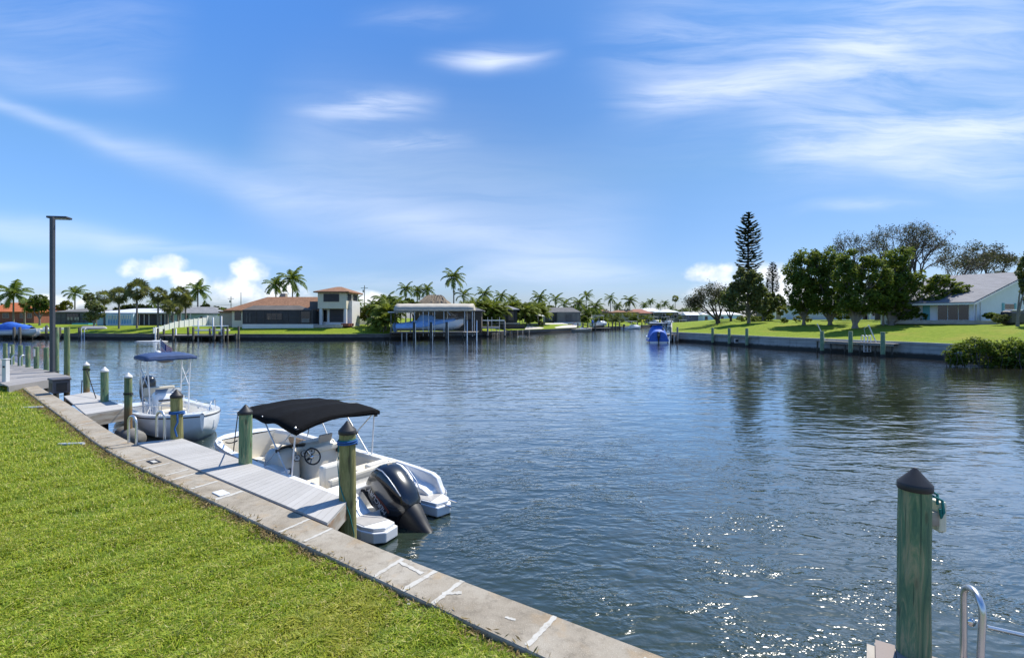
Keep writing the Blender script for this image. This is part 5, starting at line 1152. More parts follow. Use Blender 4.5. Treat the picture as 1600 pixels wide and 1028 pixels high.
# the boat in it
bt = thing('covered_boat', 'long boat under a pale blue cover hanging in the tan shelter', 'boat', (P(621, 0, Yc + 2.2).x, Yc + 2.3, 1.7), 0); L_ = P(724, 0, Yc + 2).x - bt.location.x
st = [(0, 1.15, .95), (1.5, 1.2, .95), (L_ * .4, 1.25, 1.15), (L_ * .6, 1.2, 1.45), (L_ * .8, .85, 1.75), (L_ * .93, .42, 1.92), (L_, .08, 2.0)]
hull(bt, st, floor=.4, wall=.2, keel=-.15, x_in=(1.0, L_ * .8)); mb = MB(); rr_ = []
for i in range(17):
    t_ = i / 16; x = lerp(-.1, L_ * .88, t_); hb = float(np.interp(x, [s[0] for s in st], [s[1] for s in st])) + .04; zg = float(np.interp(x, [s[0] for s in st], [s[2] for s in st]))
    hg = .25 + .55 * math.exp(-((t_ - .45) / .3) ** 2) * (1 - max(0, t_ - .6)); skirt = float(np.interp(t_, [0, .5, .8, 1], [.6, .62, .42, .12]))
    rr_.append([Vector((x, -hb * 1.01, zg - skirt))] + [Vector((x, hb * c_, zg + hg * max(0, 1 - abs(c_) ** 2))) for c_ in np.linspace(-1, 1, 9)] + [Vector((x, hb * 1.01, zg - skirt))])
mb.loft(rr_, closed=False); mb.add(rr_[0], [list(range(11))]); mb.build('cover', MAT['cover_pale_blue'], bt)
mb = MB(); mb.loft([ring_se(a_, w, 14, (x_, 0, z), 3) for z, a_, w, x_ in ((1.6, 1.8, .8, L_ * .43), (2.5, 1.5, .7, L_ * .45), (2.75, 1.1, .5, L_ * .43))], True, True, True); mb.build('covered_cabin', mat('cover_faded', (.22, .36, .56), .6), bt)
mb = MB(); mb.loft([ring_se(a_, w, 14, (x_, 0, z), 2.6) for z, a_, w, x_ in ((-.3, .25, .2, -.45), (.3, .45, .4, -.5), (1.0, .5, .42, -.45), (1.3, .3, .3, -.4))], True, True, True); mb.build('engine_cover', MAT['cover_pale_blue'], bt)
mb = MB(); mb.tube([(L_ * .72, 0, 2.15), (L_ * .98, 0, 2.3), (L_ * 1.0, 0, 2.1)], .03, 6); mb.build('bow_rail', MAT['stainless'], bt)
ln = thing('lean_to_roof', 'small flat white lean-to roof left of the tan shelter', 'lean-to'); mb = MB(); mb.pb(606, 645, 486.8, 488.6, Yc + 1, 3); mb.build('roof', MAT['roof_metal_white'], ln)
for x in (610.5, 641): mb = MB(); xx = P(x, 0, Yc + 1.2).x; mb.tube([(xx, Yc + 1.4, .5), (xx, Yc + 1.4, P(0, 488.6, Yc + 1).z)], .11, 8); mb.build('post', MAT['piling_grey'], ln)
for i, x in enumerate((648, 674.5, 699)):
    o = post(x - 1.2, Yc - .6, 503, .21, 'piling_dark', 'thick dark piling with pale pipe in front of the covered boat', 'pilings in front of the covered boat'); mb = MB(); mb.tube([(.34, -.2, -.3), (.34, -.2, 2.9)], .055, 6); mb.build('guide_pipe', MAT['aluminium'], o)
for i, x in enumerate((730, 745)): post(x, Yc - .5, 502, .09, 'aluminium', 'white capped slim post at the right end of the shelter dock', 'white posts of the shelter dock', cap='white_plastic')
for i, x in enumerate((628, 635.5)): post(x, Yc - .5, 520, .12, 'fascia_wood', 'short pale post under the stern of the covered boat', 'short posts of the shelter dock')
# small lift right of it
yl = far_wall_Y(770) - 4
lf = thing('boat_lift', 'empty boat lift with white beam and posts right of the tan shelter', 'boat lift'); mb = MB(); mb.pb(745, 788.5, 500, 501.2, yl, .2); mb.build('beam', MAT['aluminium'], lf)
for x in (750, 762, 768.5, 780.5): mb = MB(); xx = P(x, 0, yl + 1).x; mb.tube([(xx, yl + 1, .4), (xx, yl + 1, P(0, 495.5, yl).z)], .06, 6); mb.build('guide_post', MAT['aluminium'], lf)
mb = MB(); mb.pb(750, 780, 510.5, 513.5, yl + .3, 2.2); mb.build('cradle', MAT['grey_hull'], lf)
for x in (762, 788.5): post(x, yl - .4, 502, .18, 'piling_grey', 'weathered piling of the empty lift right of the tan shelter', 'pilings of the empty lift')
for x in (776, 799.5, 808.5, 816.5, 826.5): post(x, far_wall_Y(x) - 1.2, 515.5, .12, 'fascia_wood', 'short pale fender post in front of the stone planter', 'short fender posts')
flat_dock(745, 790, 518, yl - .2, 4, 'old_boards', 'low dock under the empty lift right of the tan shelter')
mb = MB(); mb.pb(750, 820, 508.8, 514, far_wall_Y(790) + 1.0, 1.2); tag(mb.build('planter_wall', MAT['wood_dark']), 'dark low planter wall by the water left of the patio', 'wall')
mb = MB(); mb.pb(735, 812, 504.2, 506.5, far_wall_Y(790) + 4.0, .5); tag(mb.build('planter_wall', MAT['planter_wall']), 'pale stone retaining wall under the yellow green palms', 'wall')
# patio
a, b, c, d = FL(820, 1.004), FL(900, 1.004), FL(905, 1.10), FL(825, 1.10)
mb = MB(); mb.extr([Vector((a.x, a.y, 1.12)), Vector((b.x, b.y, 1.12)), Vector((c.x, c.y, 2.35)), Vector((d.x, d.y, 2.35))], (0, 0, -.5)); tag(mb.build('patio', MAT['gravel_pale']), 'pale paved patio at the water in front of the grey screened porch', 'patio')
ch = thing('sun_lounger', 'brown deck lounger on the pale patio', 'lounger', tuple(FL(893, 1.05))); ch.location.z = 1.75; mb = MB(); mb.box((-1, -.35, .3), (.5, .35, .4)); mb.extr([(.5, -.35, .3), (.5, .35, .3), (1.1, .35, .9), (1.1, -.35, .9)], (0, 0, .1)); mb.build('seat', MAT['brick_red'], ch); mb = MB(); 
for x in (-.9, .4):
    for y in (-.3, .3): mb.box((x - .04, y - .04, 0), (x + .04, y + .04, .3))
mb.build('leg', MAT['brick_red'], ch)
um = thing('patio_umbrella', 'white patio umbrella in front of the palms left of the grey porch', 'umbrella', tuple(FL(841, 1.06))); um.location.z = 1.85; mb = MB(); mb.tube([(0, 0, 0), (0, 0, 3.0)], .04, 6); mb.build('pole', MAT['white_tube'], um); mb = MB(); mb.lathe([(1.7, 2.55), (1.0, 2.85), (.05, 3.1)], 10); o = mb.build('shade', MAT['white_cloth'], um)
# boats and pilings along the channel
def yb(px): return far_wall_Y(px) - 5
far_boat((P(930, 0, yb(930)).x, yb(930) + 4.6), R(48), 8.0, 2.9, 'small white cruiser with canopy on a lift right of the grey porch house', top=('white_plastic', 3.1), lift=1.4, cabin=True, eng='cover_blue')
far_boat((P(972, 0, yb(978)).x, yb(978) - 3), R(35), 8.0, 3.2, 'white boat with dark windows moored below the distant red roof', top=('roof_metal_white', 2.6), cabin=True)
far_boat((P(1008, 0, 206).x, 203), R(30), 8.5, 3.2, 'white boat behind the yellow pilings in the channel', top=('frame_white', 2.8), lift=1.4, cabin=True)
far_boat((P(1052, 0, 205).x, 203), R(170), 8.0, 2.6, 'blue and white boat lying at the far end of the channel', m='blue_paint', lift=.8)
far_boat((P(1066, 0, 214).x, 210), R(15), 7.0, 2.5, 'white boat at the channel end beside the grey shed', lift=.8)
far_boat((P(1038, 0, 190).x, 190), R(20), 6.5, 2.4, 'white open boat partly hidden behind the blue covered boat', top=('white_plastic', 2.6), lift=.6)
far_boat((P(1024, 0, 214).x, 210), R(10), 8.0, 3.0, 'white cabin boat on a lift below the white distant roof', top=('white_plastic', 3.0), lift=1.2, cabin=True)
far_boat((P(1078, 0, 190).x, 188), R(165), 7.5, 2.8, 'white runabout docked in front of the grey shed', lift=.5, top=('frame_white', 2.5))
far_boat((P(1040, 0, 165).x, 164), R(15), 7.0, 2.8, 'white skiff tied behind the corner of the right lawn', lift=.4)
far_boat((P(893, 0, far_wall_Y(893)).x, far_wall_Y(893) - 3.2), R(28), 6.5, 2.0, 'long low tan boat lying along the patio wall', m='stucco_tan', eng=None, lift=.0)
for i, x in enumerate((903, 911, 918.5, 930, 943, 951, 957, 962, 968, 996, 1003)):
    post(x, far_wall_Y(x) - (6 if i % 2 else 3), 504.5 if i < 6 else 503, .2, 'piling_dark', 'dark mooring piling along the distant channel seawall', 'pilings along the distant channel')
for i, x in enumerate((1008, 1014, 1020, 1027, 1036, 1042, 1049, 1057, 1064, 1071, 1080)):
    post(x, 196 + (i % 3) * 4, 501 + (i % 2), .22, 'piling_dark', 'thin dark piling among the boats at the channel end', 'pilings at the channel end')
flat_dock(1034, 1085, 506.5, 202, 3, 'old_boards', 'long low dock among the boats at the channel end')
for i, x in enumerate((994, 998, 1002.5, 1006.5, 1026, 1031)):
    post(x, 205 - (i % 2), 499.5, .42, 'yellow_paint', 'bright yellow piling wrap in the distant channel', 'yellow pilings in the channel', z0=.8)
flat_dock(905, 955, 512.5, far_wall_Y(930) - 3.4, 3, 'old_boards', 'distant dock below the small white cruiser'); flat_dock(990, 1030, 507.5, 200, 3, 'old_boards', 'distant dock with yellow pilings')
# dock and pilings of the right bank
def rp(px, r=1.0): Y = right_wall_Y(px) * r; return Vector((P(px, 0, Y).x, Y, 0))
flat_dock(1031, 1058, 522.5, 79, 5, 'old_boards', 'small wooden dock beside the blue covered boat')
for (x, yt, m_) in ((1048, 511, 'piling_grey'), (1058.5, 511, 'piling_grey'), (1053.5, 522, 'fascia_wood'), (1036, 512, 'piling_grey')):
    post(x, 78, yt, .15, m_, 'grey piling at the corner of the right seawall', 'pilings at the corner of the right seawall')
for i, (x, yt) in enumerate(((1113.5, 512), (1139.5, 513), (1167, 513))):
    post(x, right_wall_Y(x) - .75, yt, .2, 'piling_green', ['first dark green piling along the right seawall from the blue covered boat', 'second dark green piling along the right seawall from the blue covered boat', 'third dark green piling along the right seawall from the blue covered boat'][i], 'pilings along the right seawall', cap='white_plastic' if 0 else None)
t = thing('walkway', 'narrow wooden walkway hung on the right seawall between two pilings', 'walkway'); a, b = rp(1115), rp(1180); mb = MB(); mb.extr([Vector((a.x, a.y - .35, 1.25)), Vector((b.x, b.y - .35, 1.25)), Vector((b.x, b.y - .95, 1.25)), Vector((a.x, a.y - .95, 1.25))], (0, 0, -.12)); mb.build('deck', MAT['old_boards'], t)
mb = MB(); q = rp(1147); mb.box((q.x - .4, q.y - 1.0, .45), (q.x + .4, q.y - .96, 1.05)); o = mb.build('frame_panel', MAT['stucco_white'], t); mb = MB(); mb.box((q.x - .28, q.y - 1.02, .55), (q.x + .28, q.y - 1.003, .95)); mb.build('opening', MAT['screen_dark'], o)
a, b = rp(1287), rp(1403); a.y -= .35; b.y -= .35; n_ = Vector((-(b - a).y, (b - a).x, 0)).normalized() * -1.3
a.z = b.z = 1.36
dock(a + n_, b + n_, b, a, .3, 'old_boards', 'weathered dock with ladder and three green pilings on the right bank', fh=.22, fascia='piling_grey', fs=('ab',), legs=[((a + n_).lerp(b + n_, k / 5).x, (a + n_).lerp(b + n_, k / 5).y + .2) for k in range(6)])
for i, (x, yt) in enumerate(((1284.5, 517.5), (1329, 517.5), (1379.5, 518.5))):
    post(x, right_wall_Y(x) - 1.75, yt, .2, 'piling_green', ['green piling at the left end of the right bank dock', 'green piling beside the ladder of the right bank dock', 'green piling at the right end of the right bank dock'][i], 'pilings of the right bank dock')
t = thing('dock_ladder', 'white ladder with hand hoops on the right bank dock', 'ladder', (rp(1337).x, right_wall_Y(1337) - 1.75, 0)); mb = MB()
for s_ in (-.36, .0, .36): mb.tube([(s_, 0, .35 if s_ > -1 else 1.3), (s_, 0, 1.95), (s_, .12, 2.08), (s_, .3, 2.08), (s_, .42, 1.95), (s_, .42, 1.4)], .04, 6)
for z in (.4, .7, 1.0, 1.3): mb.tube([(-.36, 0, z), (.36, 0, z)], .035, 6)
mb.build('frame', MAT['white_tube'], t)
t = thing('davit', 'thin white davit pole leaning over the right bank dock with its rope', 'davit', (0, 0, 0)); Yd = right_wall_Y(1365) - .9
mb = MB(); mb.tube([P(1369, 535, Yd), P(1357, 508, Yd)], .06, 8); mb.build('pole', MAT['white_tube'], t); mb = MB(); mb.tube([P(1357, 508, Yd), P(1350, 514, Yd), P(1353, 526, Yd), P(1360, 531, Yd)], .02, 5); mb.build('rope', MAT['rope_white'], t)
t = thing('davit', 'thin white davit pole leaning at the left end of the right bank dock', 'davit', (0, 0, 0)); Yd = right_wall_Y(1283) - 1.2
mb = MB(); mb.tube([P(1289, 531, Yd), P(1277, 506, Yd)], .05, 8); mb.build('pole', MAT['white_tube'], t)

# right hand house: gabled blue-white house
K = P(1522, 501.5, 60); gd = Vector((.92, .40, 0)).normalized(); fd = Vector((-.62, .785, 0)).normalized(); z0 = K.z; ze = P(0, 470, 60).z
h = house('pale blue house with grey violet roof and sliding glass doors on the right bank'); Lf, Lg = 9.5, 13.5; zr = ze + 3.9
def fr(u, v, z): q = K + fd * u + gd * v; return Vector((q.x, q.y, z))
mat('house_blue', (.70, .73, .79), .7, var=.04, scale=1.0)
mb = MB(); mb.extr([fr(0, 0, z0 - 1), fr(0, 2 * Lg, z0 - 1), fr(0, 2 * Lg, ze), fr(0, Lg, zr), fr(0, 0, ze)], fd * Lf); mb.build('wall', MAT['house_blue'], h)
mb = MB(); o_ = 1.0; sl = (zr - ze) / Lg
for (v0, v1, za, zb) in ((-1.3, Lg, ze - 1.3 * sl, zr), (Lg, 2 * Lg + 1.3, zr, ze - 1.3 * sl)):
    mb.extr([fr(-.5, v0, za + .06), fr(-.5, v1, zb + .06), fr(Lf + .5, v1, zb + .06), fr(Lf + .5, v0, za + .06)], (0, 0, .16))
mb.build('roof', MAT['shingle_violet'], h)
mb = MB()
for (v0, v1, za, zb) in ((-1.3, Lg, ze - 1.3 * sl, zr),): mb.extr([fr(-.56, v0, za - .16), fr(-.56, v1, zb - .16), fr(-.56, v1, zb + .06), fr(-.56, v0, za + .06)], fd * .05)
mb.extr([fr(-.5, -1.34, ze - 1.3 * sl - .12), fr(Lf + .5, -1.34, ze - 1.3 * sl - .12), fr(Lf + .5, -1.34, ze - 1.3 * sl + .1), fr(-.5, -1.34, ze - 1.3 * sl + .1)], gd * .05); mb.build('fascia_board', MAT['frame_white'], h)
def fbox(u0, u1, v0, v1, za, zb): 
    mb = MB(); mb.extr([fr(u0, v0, za), fr(u1, v0, za), fr(u1, v0, zb), fr(u0, v0, zb)], gd * (v1 - v0)); return mb
sd = fbox(.35, 3.5, -.08, -.005, z0 + .05, z0 + 2.35).build('sliding_door', MAT['frame_white'], h)
for k in range(3): fbox(.45 + k * 1.0, 1.38 + k * 1.0, -.11, -.082, z0 + .12, z0 + 2.2).build('pane', GLASS, sd)
fbox(4.2, 4.9, -.07, -.005, z0 + .1, z0 + 2.2).build('shutter', MAT['trim_teal'], h)
wn = MB(); wn.extr([fr(-.06, 7.2, z0 + .95), fr(-.06, 9.6, z0 + .95), fr(-.06, 9.6, z0 + 2.25), fr(-.06, 7.2, z0 + 2.25)], fd * .055); w_ = wn.build('window', MAT['frame_white'], h)
for k in range(2):
    wn = MB(); wn.extr([fr(-.08, 7.3 + k * 1.18, z0 + 1.02), fr(-.08, 8.4 + k * 1.18, z0 + 1.02), fr(-.08, 8.4 + k * 1.18, z0 + 2.18), fr(-.08, 7.3 + k * 1.18, z0 + 2.18)], fd * .018); wn.build('pane', GLASS, w_)
for v in (6.6, 9.65):
    wn = MB(); wn.extr([fr(-.07, v, z0 + .9), fr(-.07, v + .55, z0 + .9), fr(-.07, v + .55, z0 + 2.3), fr(-.07, v, z0 + 2.3)], fd * .06); wn.build('shutter', MAT['trim_teal'], h)
mb = MB(); mb.tube([fr(-.1, .25, z0), fr(-.1, .25, ze - .3), fr(-.4, -.9, ze - .35)], .06, 8); mb.tube([fr(-.08, 1.3, z0), fr(-.08, 1.3, ze + .1)], .05, 6); mb.build('downpipe', MAT['frame_white'], h)
mb = MB(); mb.extr([fr(-2.5, -1.5, z0 - .4), fr(8, -1.8, z0 - .4), fr(8, -.0, z0 - .4), fr(-2.5, 0, z0 - .4)], (0, 0, .44)); mb.build('patio', MAT['planter_wall'], h)
# wing seen between the tree trunks
h = house('low pale blue and white house wing with dark windows seen between the shade tree trunks'); Yw = 96
wallbox(h, 1255, 1440, 478, 501.5, Yw, 8, 'house_blue', 'wall', 1.5); roofp(h, 1250, 1445, 478, 466, Yw, 8, 4, 'shingle_violet')
for (a, b, c_, d_) in ((1335, 1345, 483, 500), (1347, 1356, 483, 500), (1362, 1368, 484, 494), (1376, 1381, 484, 494), (1302, 1310, 484, 493), (1400, 1430, 482, 500)): pwin(h, a, b, c_, d_, Yw, nx=2 if b - a > 9 else 1, name='window')
mb = MB(); bars(mb, (1357.5, 1371, 1384), 479, 501, Yw - 1.5, .3, .3); mb.build('porch_post', MAT['frame_white'], h)
h = house('small pale gabled cottage left of the shade trees', 'cottage'); Yw = 110
wallbox(h, 1209, 1252, 487, 501, Yw, 8, 'stucco_tan', 'wall', 1.5); roofp(h, 1205, 1256, 487, 477, Yw, 8, 3, 'shingle_grey'); pwin(h, 1226, 1234, 488.5, 498, Yw); mb = MB(); bars(mb, (1209.5,), 486, 502, Yw - .2, .5, .4); mb.build('corner_post', MAT['frame_white'], h)
# patio furniture and grill
for i, (x, y_) in enumerate(((1418, 500), (1432, 500.5), (1446, 501), (1460, 500))):
    q = P(x, y_, 70.5); t = thing('patio_chair', 'patio chair in front of the sliding doors under the tree', 'chair', tuple(q), R(-40 + 60 * i), 'patio chairs under the tree')
    mb = MB(); mb.box((-.28, -.28, .40), (.28, .28, .46)); mb.build('seat', MAT['screen_grey'], t); mb = MB(); mb.box((-.28, .25, .47), (.28, .3, .98)); mb.build('backrest', MAT['screen_grey'], t)
    for sx in (-.25, .25):
        for sy in (-.25, .25): mb = MB(); mb.box((sx - .025, sy - .025, -.3), (sx + .025, sy + .025, .398)); mb.build('leg', MAT['frame_bronze'], t)
t = thing('patio_table', 'round patio table among the chairs under the tree', 'table', tuple(P(1438, 501, 69))); mb = MB(); mb.lathe([(.7, .68), (.7, .73), (0, .735)], 18); mb.build('top', MAT['screen_grey'], t); mb = MB(); mb.tube([(0, 0, -.3), (0, 0, .68)], .06, 8); mb.lathe([(.35, -.05), (.3, 0), (.05, .05)], 12); mb.build('pedestal', MAT['frame_bronze'], t)
t = thing('covered_grill', 'dark covered outdoor grill set beside the gable window of the blue house', 'grill', tuple(P(1583, 503, 56)), R(20)); mb = MB(); mb.cbox((-1.6, -.5, -.3), (1.6, .5, 1.25), .25); mb.build('cover', MAT['black_plastic'], t); mb = MB(); mb.cbox((-.9, -.35, 1.25), (1.2, .4, 1.42), .06); mb.build('cushion', MAT['white_cloth'], t)
# ---------------------------------------------------------------- vegetation
leaf_mat('frond_green', [(.055, .098, .022), (.10, .15, .032), (.15, .20, .044)], .38, .42); leaf_mat('frond_yellow', [(.10, .145, .02), (.17, .21, .03), (.25, .28, .045)], .42, .45)
leaf_mat('sabal_leaf', [(.09, .11, .038), (.14, .155, .055), (.19, .19, .07), (.23, .195, .085)], .36, .5); leaf_mat('leaf_dark', [(.045, .085, .02), (.082, .135, .026), (.14, .195, .035), (.22, .26, .046)], .45, .45)
leaf_mat('leaf_olive', [(.085, .115, .05), (.13, .16, .065), (.18, .20, .075), (.25, .245, .09)], .34, .5); leaf_mat('leaf_mid', [(.05, .085, .016), (.085, .13, .024), (.14, .185, .032)], .38, .45)
leaf_mat('leaf_yellow', [(.10, .12, .02), (.17, .18, .03), (.24, .23, .04)], .35, .5); leaf_mat('needle_dark', [(.012, .022, .012), (.022, .034, .016), (.035, .048, .02)], .12, .6); leaf_mat('leaf_grey', [(.060, .060, .038), (.085, .082, .05), (.11, .10, .06)], .15, .6)
leaf_mat('leaf_mangrove', [(.05, .09, .012), (.09, .145, .018), (.14, .20, .026), (.20, .26, .04)], .42, .32); leaf_mat('far_leaf', [(.020, .032, .016), (.035, .050, .022), (.06, .075, .026)], .2, .6)
mat('bark_grey', (.20, .175, .15), .95, var=.3, scale=5, bump=.02, bscale=12); mat('bark_dark', (.075, .062, .05), .95, var=.35, scale=5, bump=.02, bscale=12); mat('palm_bark', (.20, .175, .145), .95, var=.25, scale=3, bump=.02, bscale=16)
def leaf_quads(pts, size, rg, up=.45, asp=1.7, jit=.35):
    """one small folded leaf face per point, random facing with a bias"""
    n = len(pts); nr = rg.normal(size=(n, 3)); nr[:, 2] = np.abs(nr[:, 2]) + up; nr /= np.linalg.norm(nr, axis=1, keepdims=True)
    d = rg.normal(size=(n, 3)); d -= nr * np.sum(d * nr, axis=1, keepdims=True); d /= np.linalg.norm(d, axis=1, keepdims=True); w = np.cross(nr, d)
    s = (size * (1 + jit * rg.uniform(-1, 1, n)))[:, None]
    v = np.stack([pts - d * s * .5, pts + w * s * .5 / asp - d * s * .05, pts + d * s * .5, pts - w * s * .5 / asp - d * s * .05], axis=1).reshape(-1, 3)
    return v, np.arange(n * 4).reshape(n, 4)
def blob_points(blobs, n, rg, shell=.35, lump=.30, nsub=26):
    """points in clumps over the outer layer of ellipsoids: blobs = (x, y, z, rx, ry, rz)"""
    wts = np.array([b[3] * b[5] for b in blobs]); wts = wts / wts.sum(); out_ = []
    for b, w in zip(blobs, wts):
        k = max(8, int(n * w)); c = np.array(b[:3]); r = np.array(b[3:])
        sub = rg.normal(size=(nsub, 3)); sub /= np.linalg.norm(sub, axis=1, keepdims=True); sub *= (1 - shell * rg.uniform(0, 1, (nsub, 1)) ** 1.5) * .86
        sr = rg.uniform(.6, 1.25, nsub) * lump
        idx = rg.integers(0, nsub, k); q = rg.normal(size=(k, 3)); q /= np.linalg.norm(q, axis=1, keepdims=True); q *= rg.uniform(.25, 1, (k, 1)) ** .5
        out_.append(c + (sub[idx] + q * sr[idx][:, None]) * r)
    return np.concatenate(out_)
def crown_mesh(name, blobs, n, size, m, seed=1, **kw):
    rg = np.random.default_rng(seed); v, f = leaf_quads(blob_points(blobs, n, rg, **kw), size, rg); return np_mesh(name, v, f, MAT[m])
def px_blobs(lst, Y, base, dy=0.0, depth=.85):
    r = []
    for q in lst:
        px, py, rx, ry = q[:4]; off = q[4] if len(q) > 4 else 0.0
        p = P(px, py, Y); k = Y / FPX; r.append((p.x - base[0], dy + off, p.z - base[2], rx * k, max(rx, ry) * k * depth, ry * k))
    return r
def broadleaf(base, Y, blobs, n, size, leafm, label, trunk_r=.25, cat='tree', name='broadleaf_tree', forks=None, bark='bark_grey', group=None, seed=1, split=.35, lean=0.0, limbs=True, **kw):
    t = thing(name, label, cat, tuple(base), 0, group); rb = px_blobs(blobs, Y, base); rs = random.Random(seed)
    zc = min(b[2] - b[5] * .3 for b in rb); zf = max(.5, zc * split * 1.3); mb = MB()
    if limbs:
        fk = Vector((lean * zf, 0, zf)); mb.tube([(0, 0, -.8), (0, 0, .0), (lean * zf * .4, 0, zf * .5), fk], [trunk_r * 1.5, trunk_r * 1.15, trunk_r * .85, trunk_r * .82], 10)
        for b in rb:
            e = Vector((b[0], b[1], b[2])); mid = fk.lerp(e, .5) + Vector((rs.uniform(-.3, .3), rs.uniform(-.3, .3), -abs(e.z - fk.z) * .08 + rs.uniform(-.1, .3)))
            mb.tube([fk - Vector((0, 0, trunk_r * .6)), fk.lerp(mid, .5) + Vector((0, 0, .1)), mid, e], [trunk_r * .75, trunk_r * .55, trunk_r * .4, trunk_r * .15], 7)
            for k in range(3):
                d = Vector((rs.uniform(-1, 1) * b[3], rs.uniform(-1, 1) * b[4], rs.uniform(-.2, .9) * b[5])) * .8; mb.tube([mid.lerp(e, .5), mid.lerp(e, .6) + d * .5, e + d], [trunk_r * .3, trunk_r * .18, trunk_r * .06], 5)
        mb.build('trunk', MAT[bark], t)
    link('crown', crown_mesh('crown', rb, n, size, leafm, seed, **kw), t); return t
# ---- palms
def frond_faces(rs, az, e0, L, droop, wind, width=.24, n=20, twist=0.0):
    vs = []; fs = []; p = Vector((0, 0, 0)); pts = []; step = L / n; e = e0
    for i in range(n + 1):
        t = i / n; d = Vector((math.cos(az) * math.cos(e), math.sin(az) * math.cos(e), math.sin(e))) + Vector(wind) * t * .8; d.normalize(); pts.append((p.copy(), d)); p = p + d * step; e -= droop / n * (.5 + 1.3 * t)
    def quad(a, b, c, d_): k = len(vs); vs.extend([a, b, c, d_]); fs.append((k, k + 1, k + 2, k + 3))
    for i in range(n): 
        a, da = pts[i]; b, db = pts[i + 1]; s_ = Vector((-math.sin(az), math.cos(az), 0)) * .018 * L * (1 - i / n); quad(a - s_, b - s_, b + s_, a + s_)
    for i in range(2, n + 1):
        t = i / n; c, d = pts[i]; side = d.cross(Vector((0, 0, 1)));
        if side.length < .05: side = Vector((-math.sin(az), math.cos(az), 0))
        side.normalize(); up = side.cross(d).normalized(); ll = L * width * (math.sin(math.pi * min(1, t * .92 + .08)) ** .55) * rs.uniform(.85, 1.1)
        for sg in (1, -1):
            o = (side * sg * .85 + d * .55 + up * rs.uniform(-.15, .25) + Vector((0, 0, -.40 - .25 * t)) + Vector(wind) * .6).normalized(); hw = d * step * .62
            quad(c - hw, c + hw, c + o * ll + hw * .4, c + o * ll - hw * .4)
    return vs, fs
def coconut_crown(seed, n=17, L=3.0, wind=(.16, 0, 0), low=-.5, leafm='frond_green'):
    rs = random.Random(seed); vs = []; fs = []
    for i in range(n):
        az = 2.399 * i + rs.uniform(-.25, .25); e0 = lerp(1.35, low, (i / (n - 1)) ** .9) + rs.uniform(-.1, .1)
        v, f = frond_faces(rs, az, e0, L * rs.uniform(.85, 1.08), rs.uniform(1.1, 1.7), wind); k = len(vs); vs += v; fs += [tuple(x + k for x in q) for q in f]
    return np_mesh('coconut_crown', np.array([tuple(v) for v in vs]), np.array(fs), MAT[leafm])
def sabal_crown(seed, n=46, R_=1.7, leafm='sabal_leaf'):
    rs = random.Random(seed); vs = []; fs = []
    for i in range(n):
        az = 2.399 * i + rs.uniform(-.3, .3); e = lerp(1.4, -1.3, (i / (n - 1)) ** .85) + rs.uniform(-.15, .15); d = Vector((math.cos(az) * math.cos(e), math.sin(az) * math.cos(e), math.sin(e)))
        pl_ = R_ * rs.uniform(.38, .62); c = d * pl_; s0 = Vector((-math.sin(az), math.cos(az), 0)); u0 = s0.cross(d).normalized(); ph = rs.uniform(-1.5, 1.5); s = s0 * math.cos(ph) + u0 * math.sin(ph); u = s.cross(d).normalized(); FR_ = R_ * rs.uniform(.42, .6)
        k = len(vs); vs += [s * -.012, s * .012, c + s * .012, c - s * .012]; fs.append((k, k + 1, k + 2, k + 3))
        for j in range(11):
            a = lerp(-1.75, 1.75, j / 10) + rs.uniform(-.06, .06); q = (d * math.cos(a) + s * math.sin(a)); tip = c + q * FR_ * rs.uniform(.85, 1.1) + Vector((.10, 0, -.20 * FR_ * rs.uniform(.5, 2.2))); w = (d * -math.sin(a) + s * math.cos(a)) * FR_ * .085
            m_ = c + q * FR_ * .55 + u * FR_ * .10; k = len(vs); vs += [c, m_ - w, tip, m_ + w]; fs.append((k, k + 1, k + 2, k + 3))
    return np_mesh('sabal_crown', np.array([tuple(v) for v in vs]), np.array(fs), MAT[leafm])
COCO = [coconut_crown(s, n=19 + s % 5, wind=w) for s, w in ((1, (.18, 0, 0)), (2, (.28, .05, 0)), (3, (.10, 0, 0)), (4, (.34, 0, .05)))]
COCOR = [coconut_crown(7, 12, 3.0, (.55, 0, 0), -.2), coconut_crown(8, 14, 3.0, (-.22, .1, 0), -.7)]
AREC = [coconut_crown(s, n=18, L=2.6, low=.15, leafm='frond_yellow', wind=(.08, 0, 0)) for s in (11, 12, 13)]
SAB = [sabal_crown(s) for s in (21, 22, 23)]
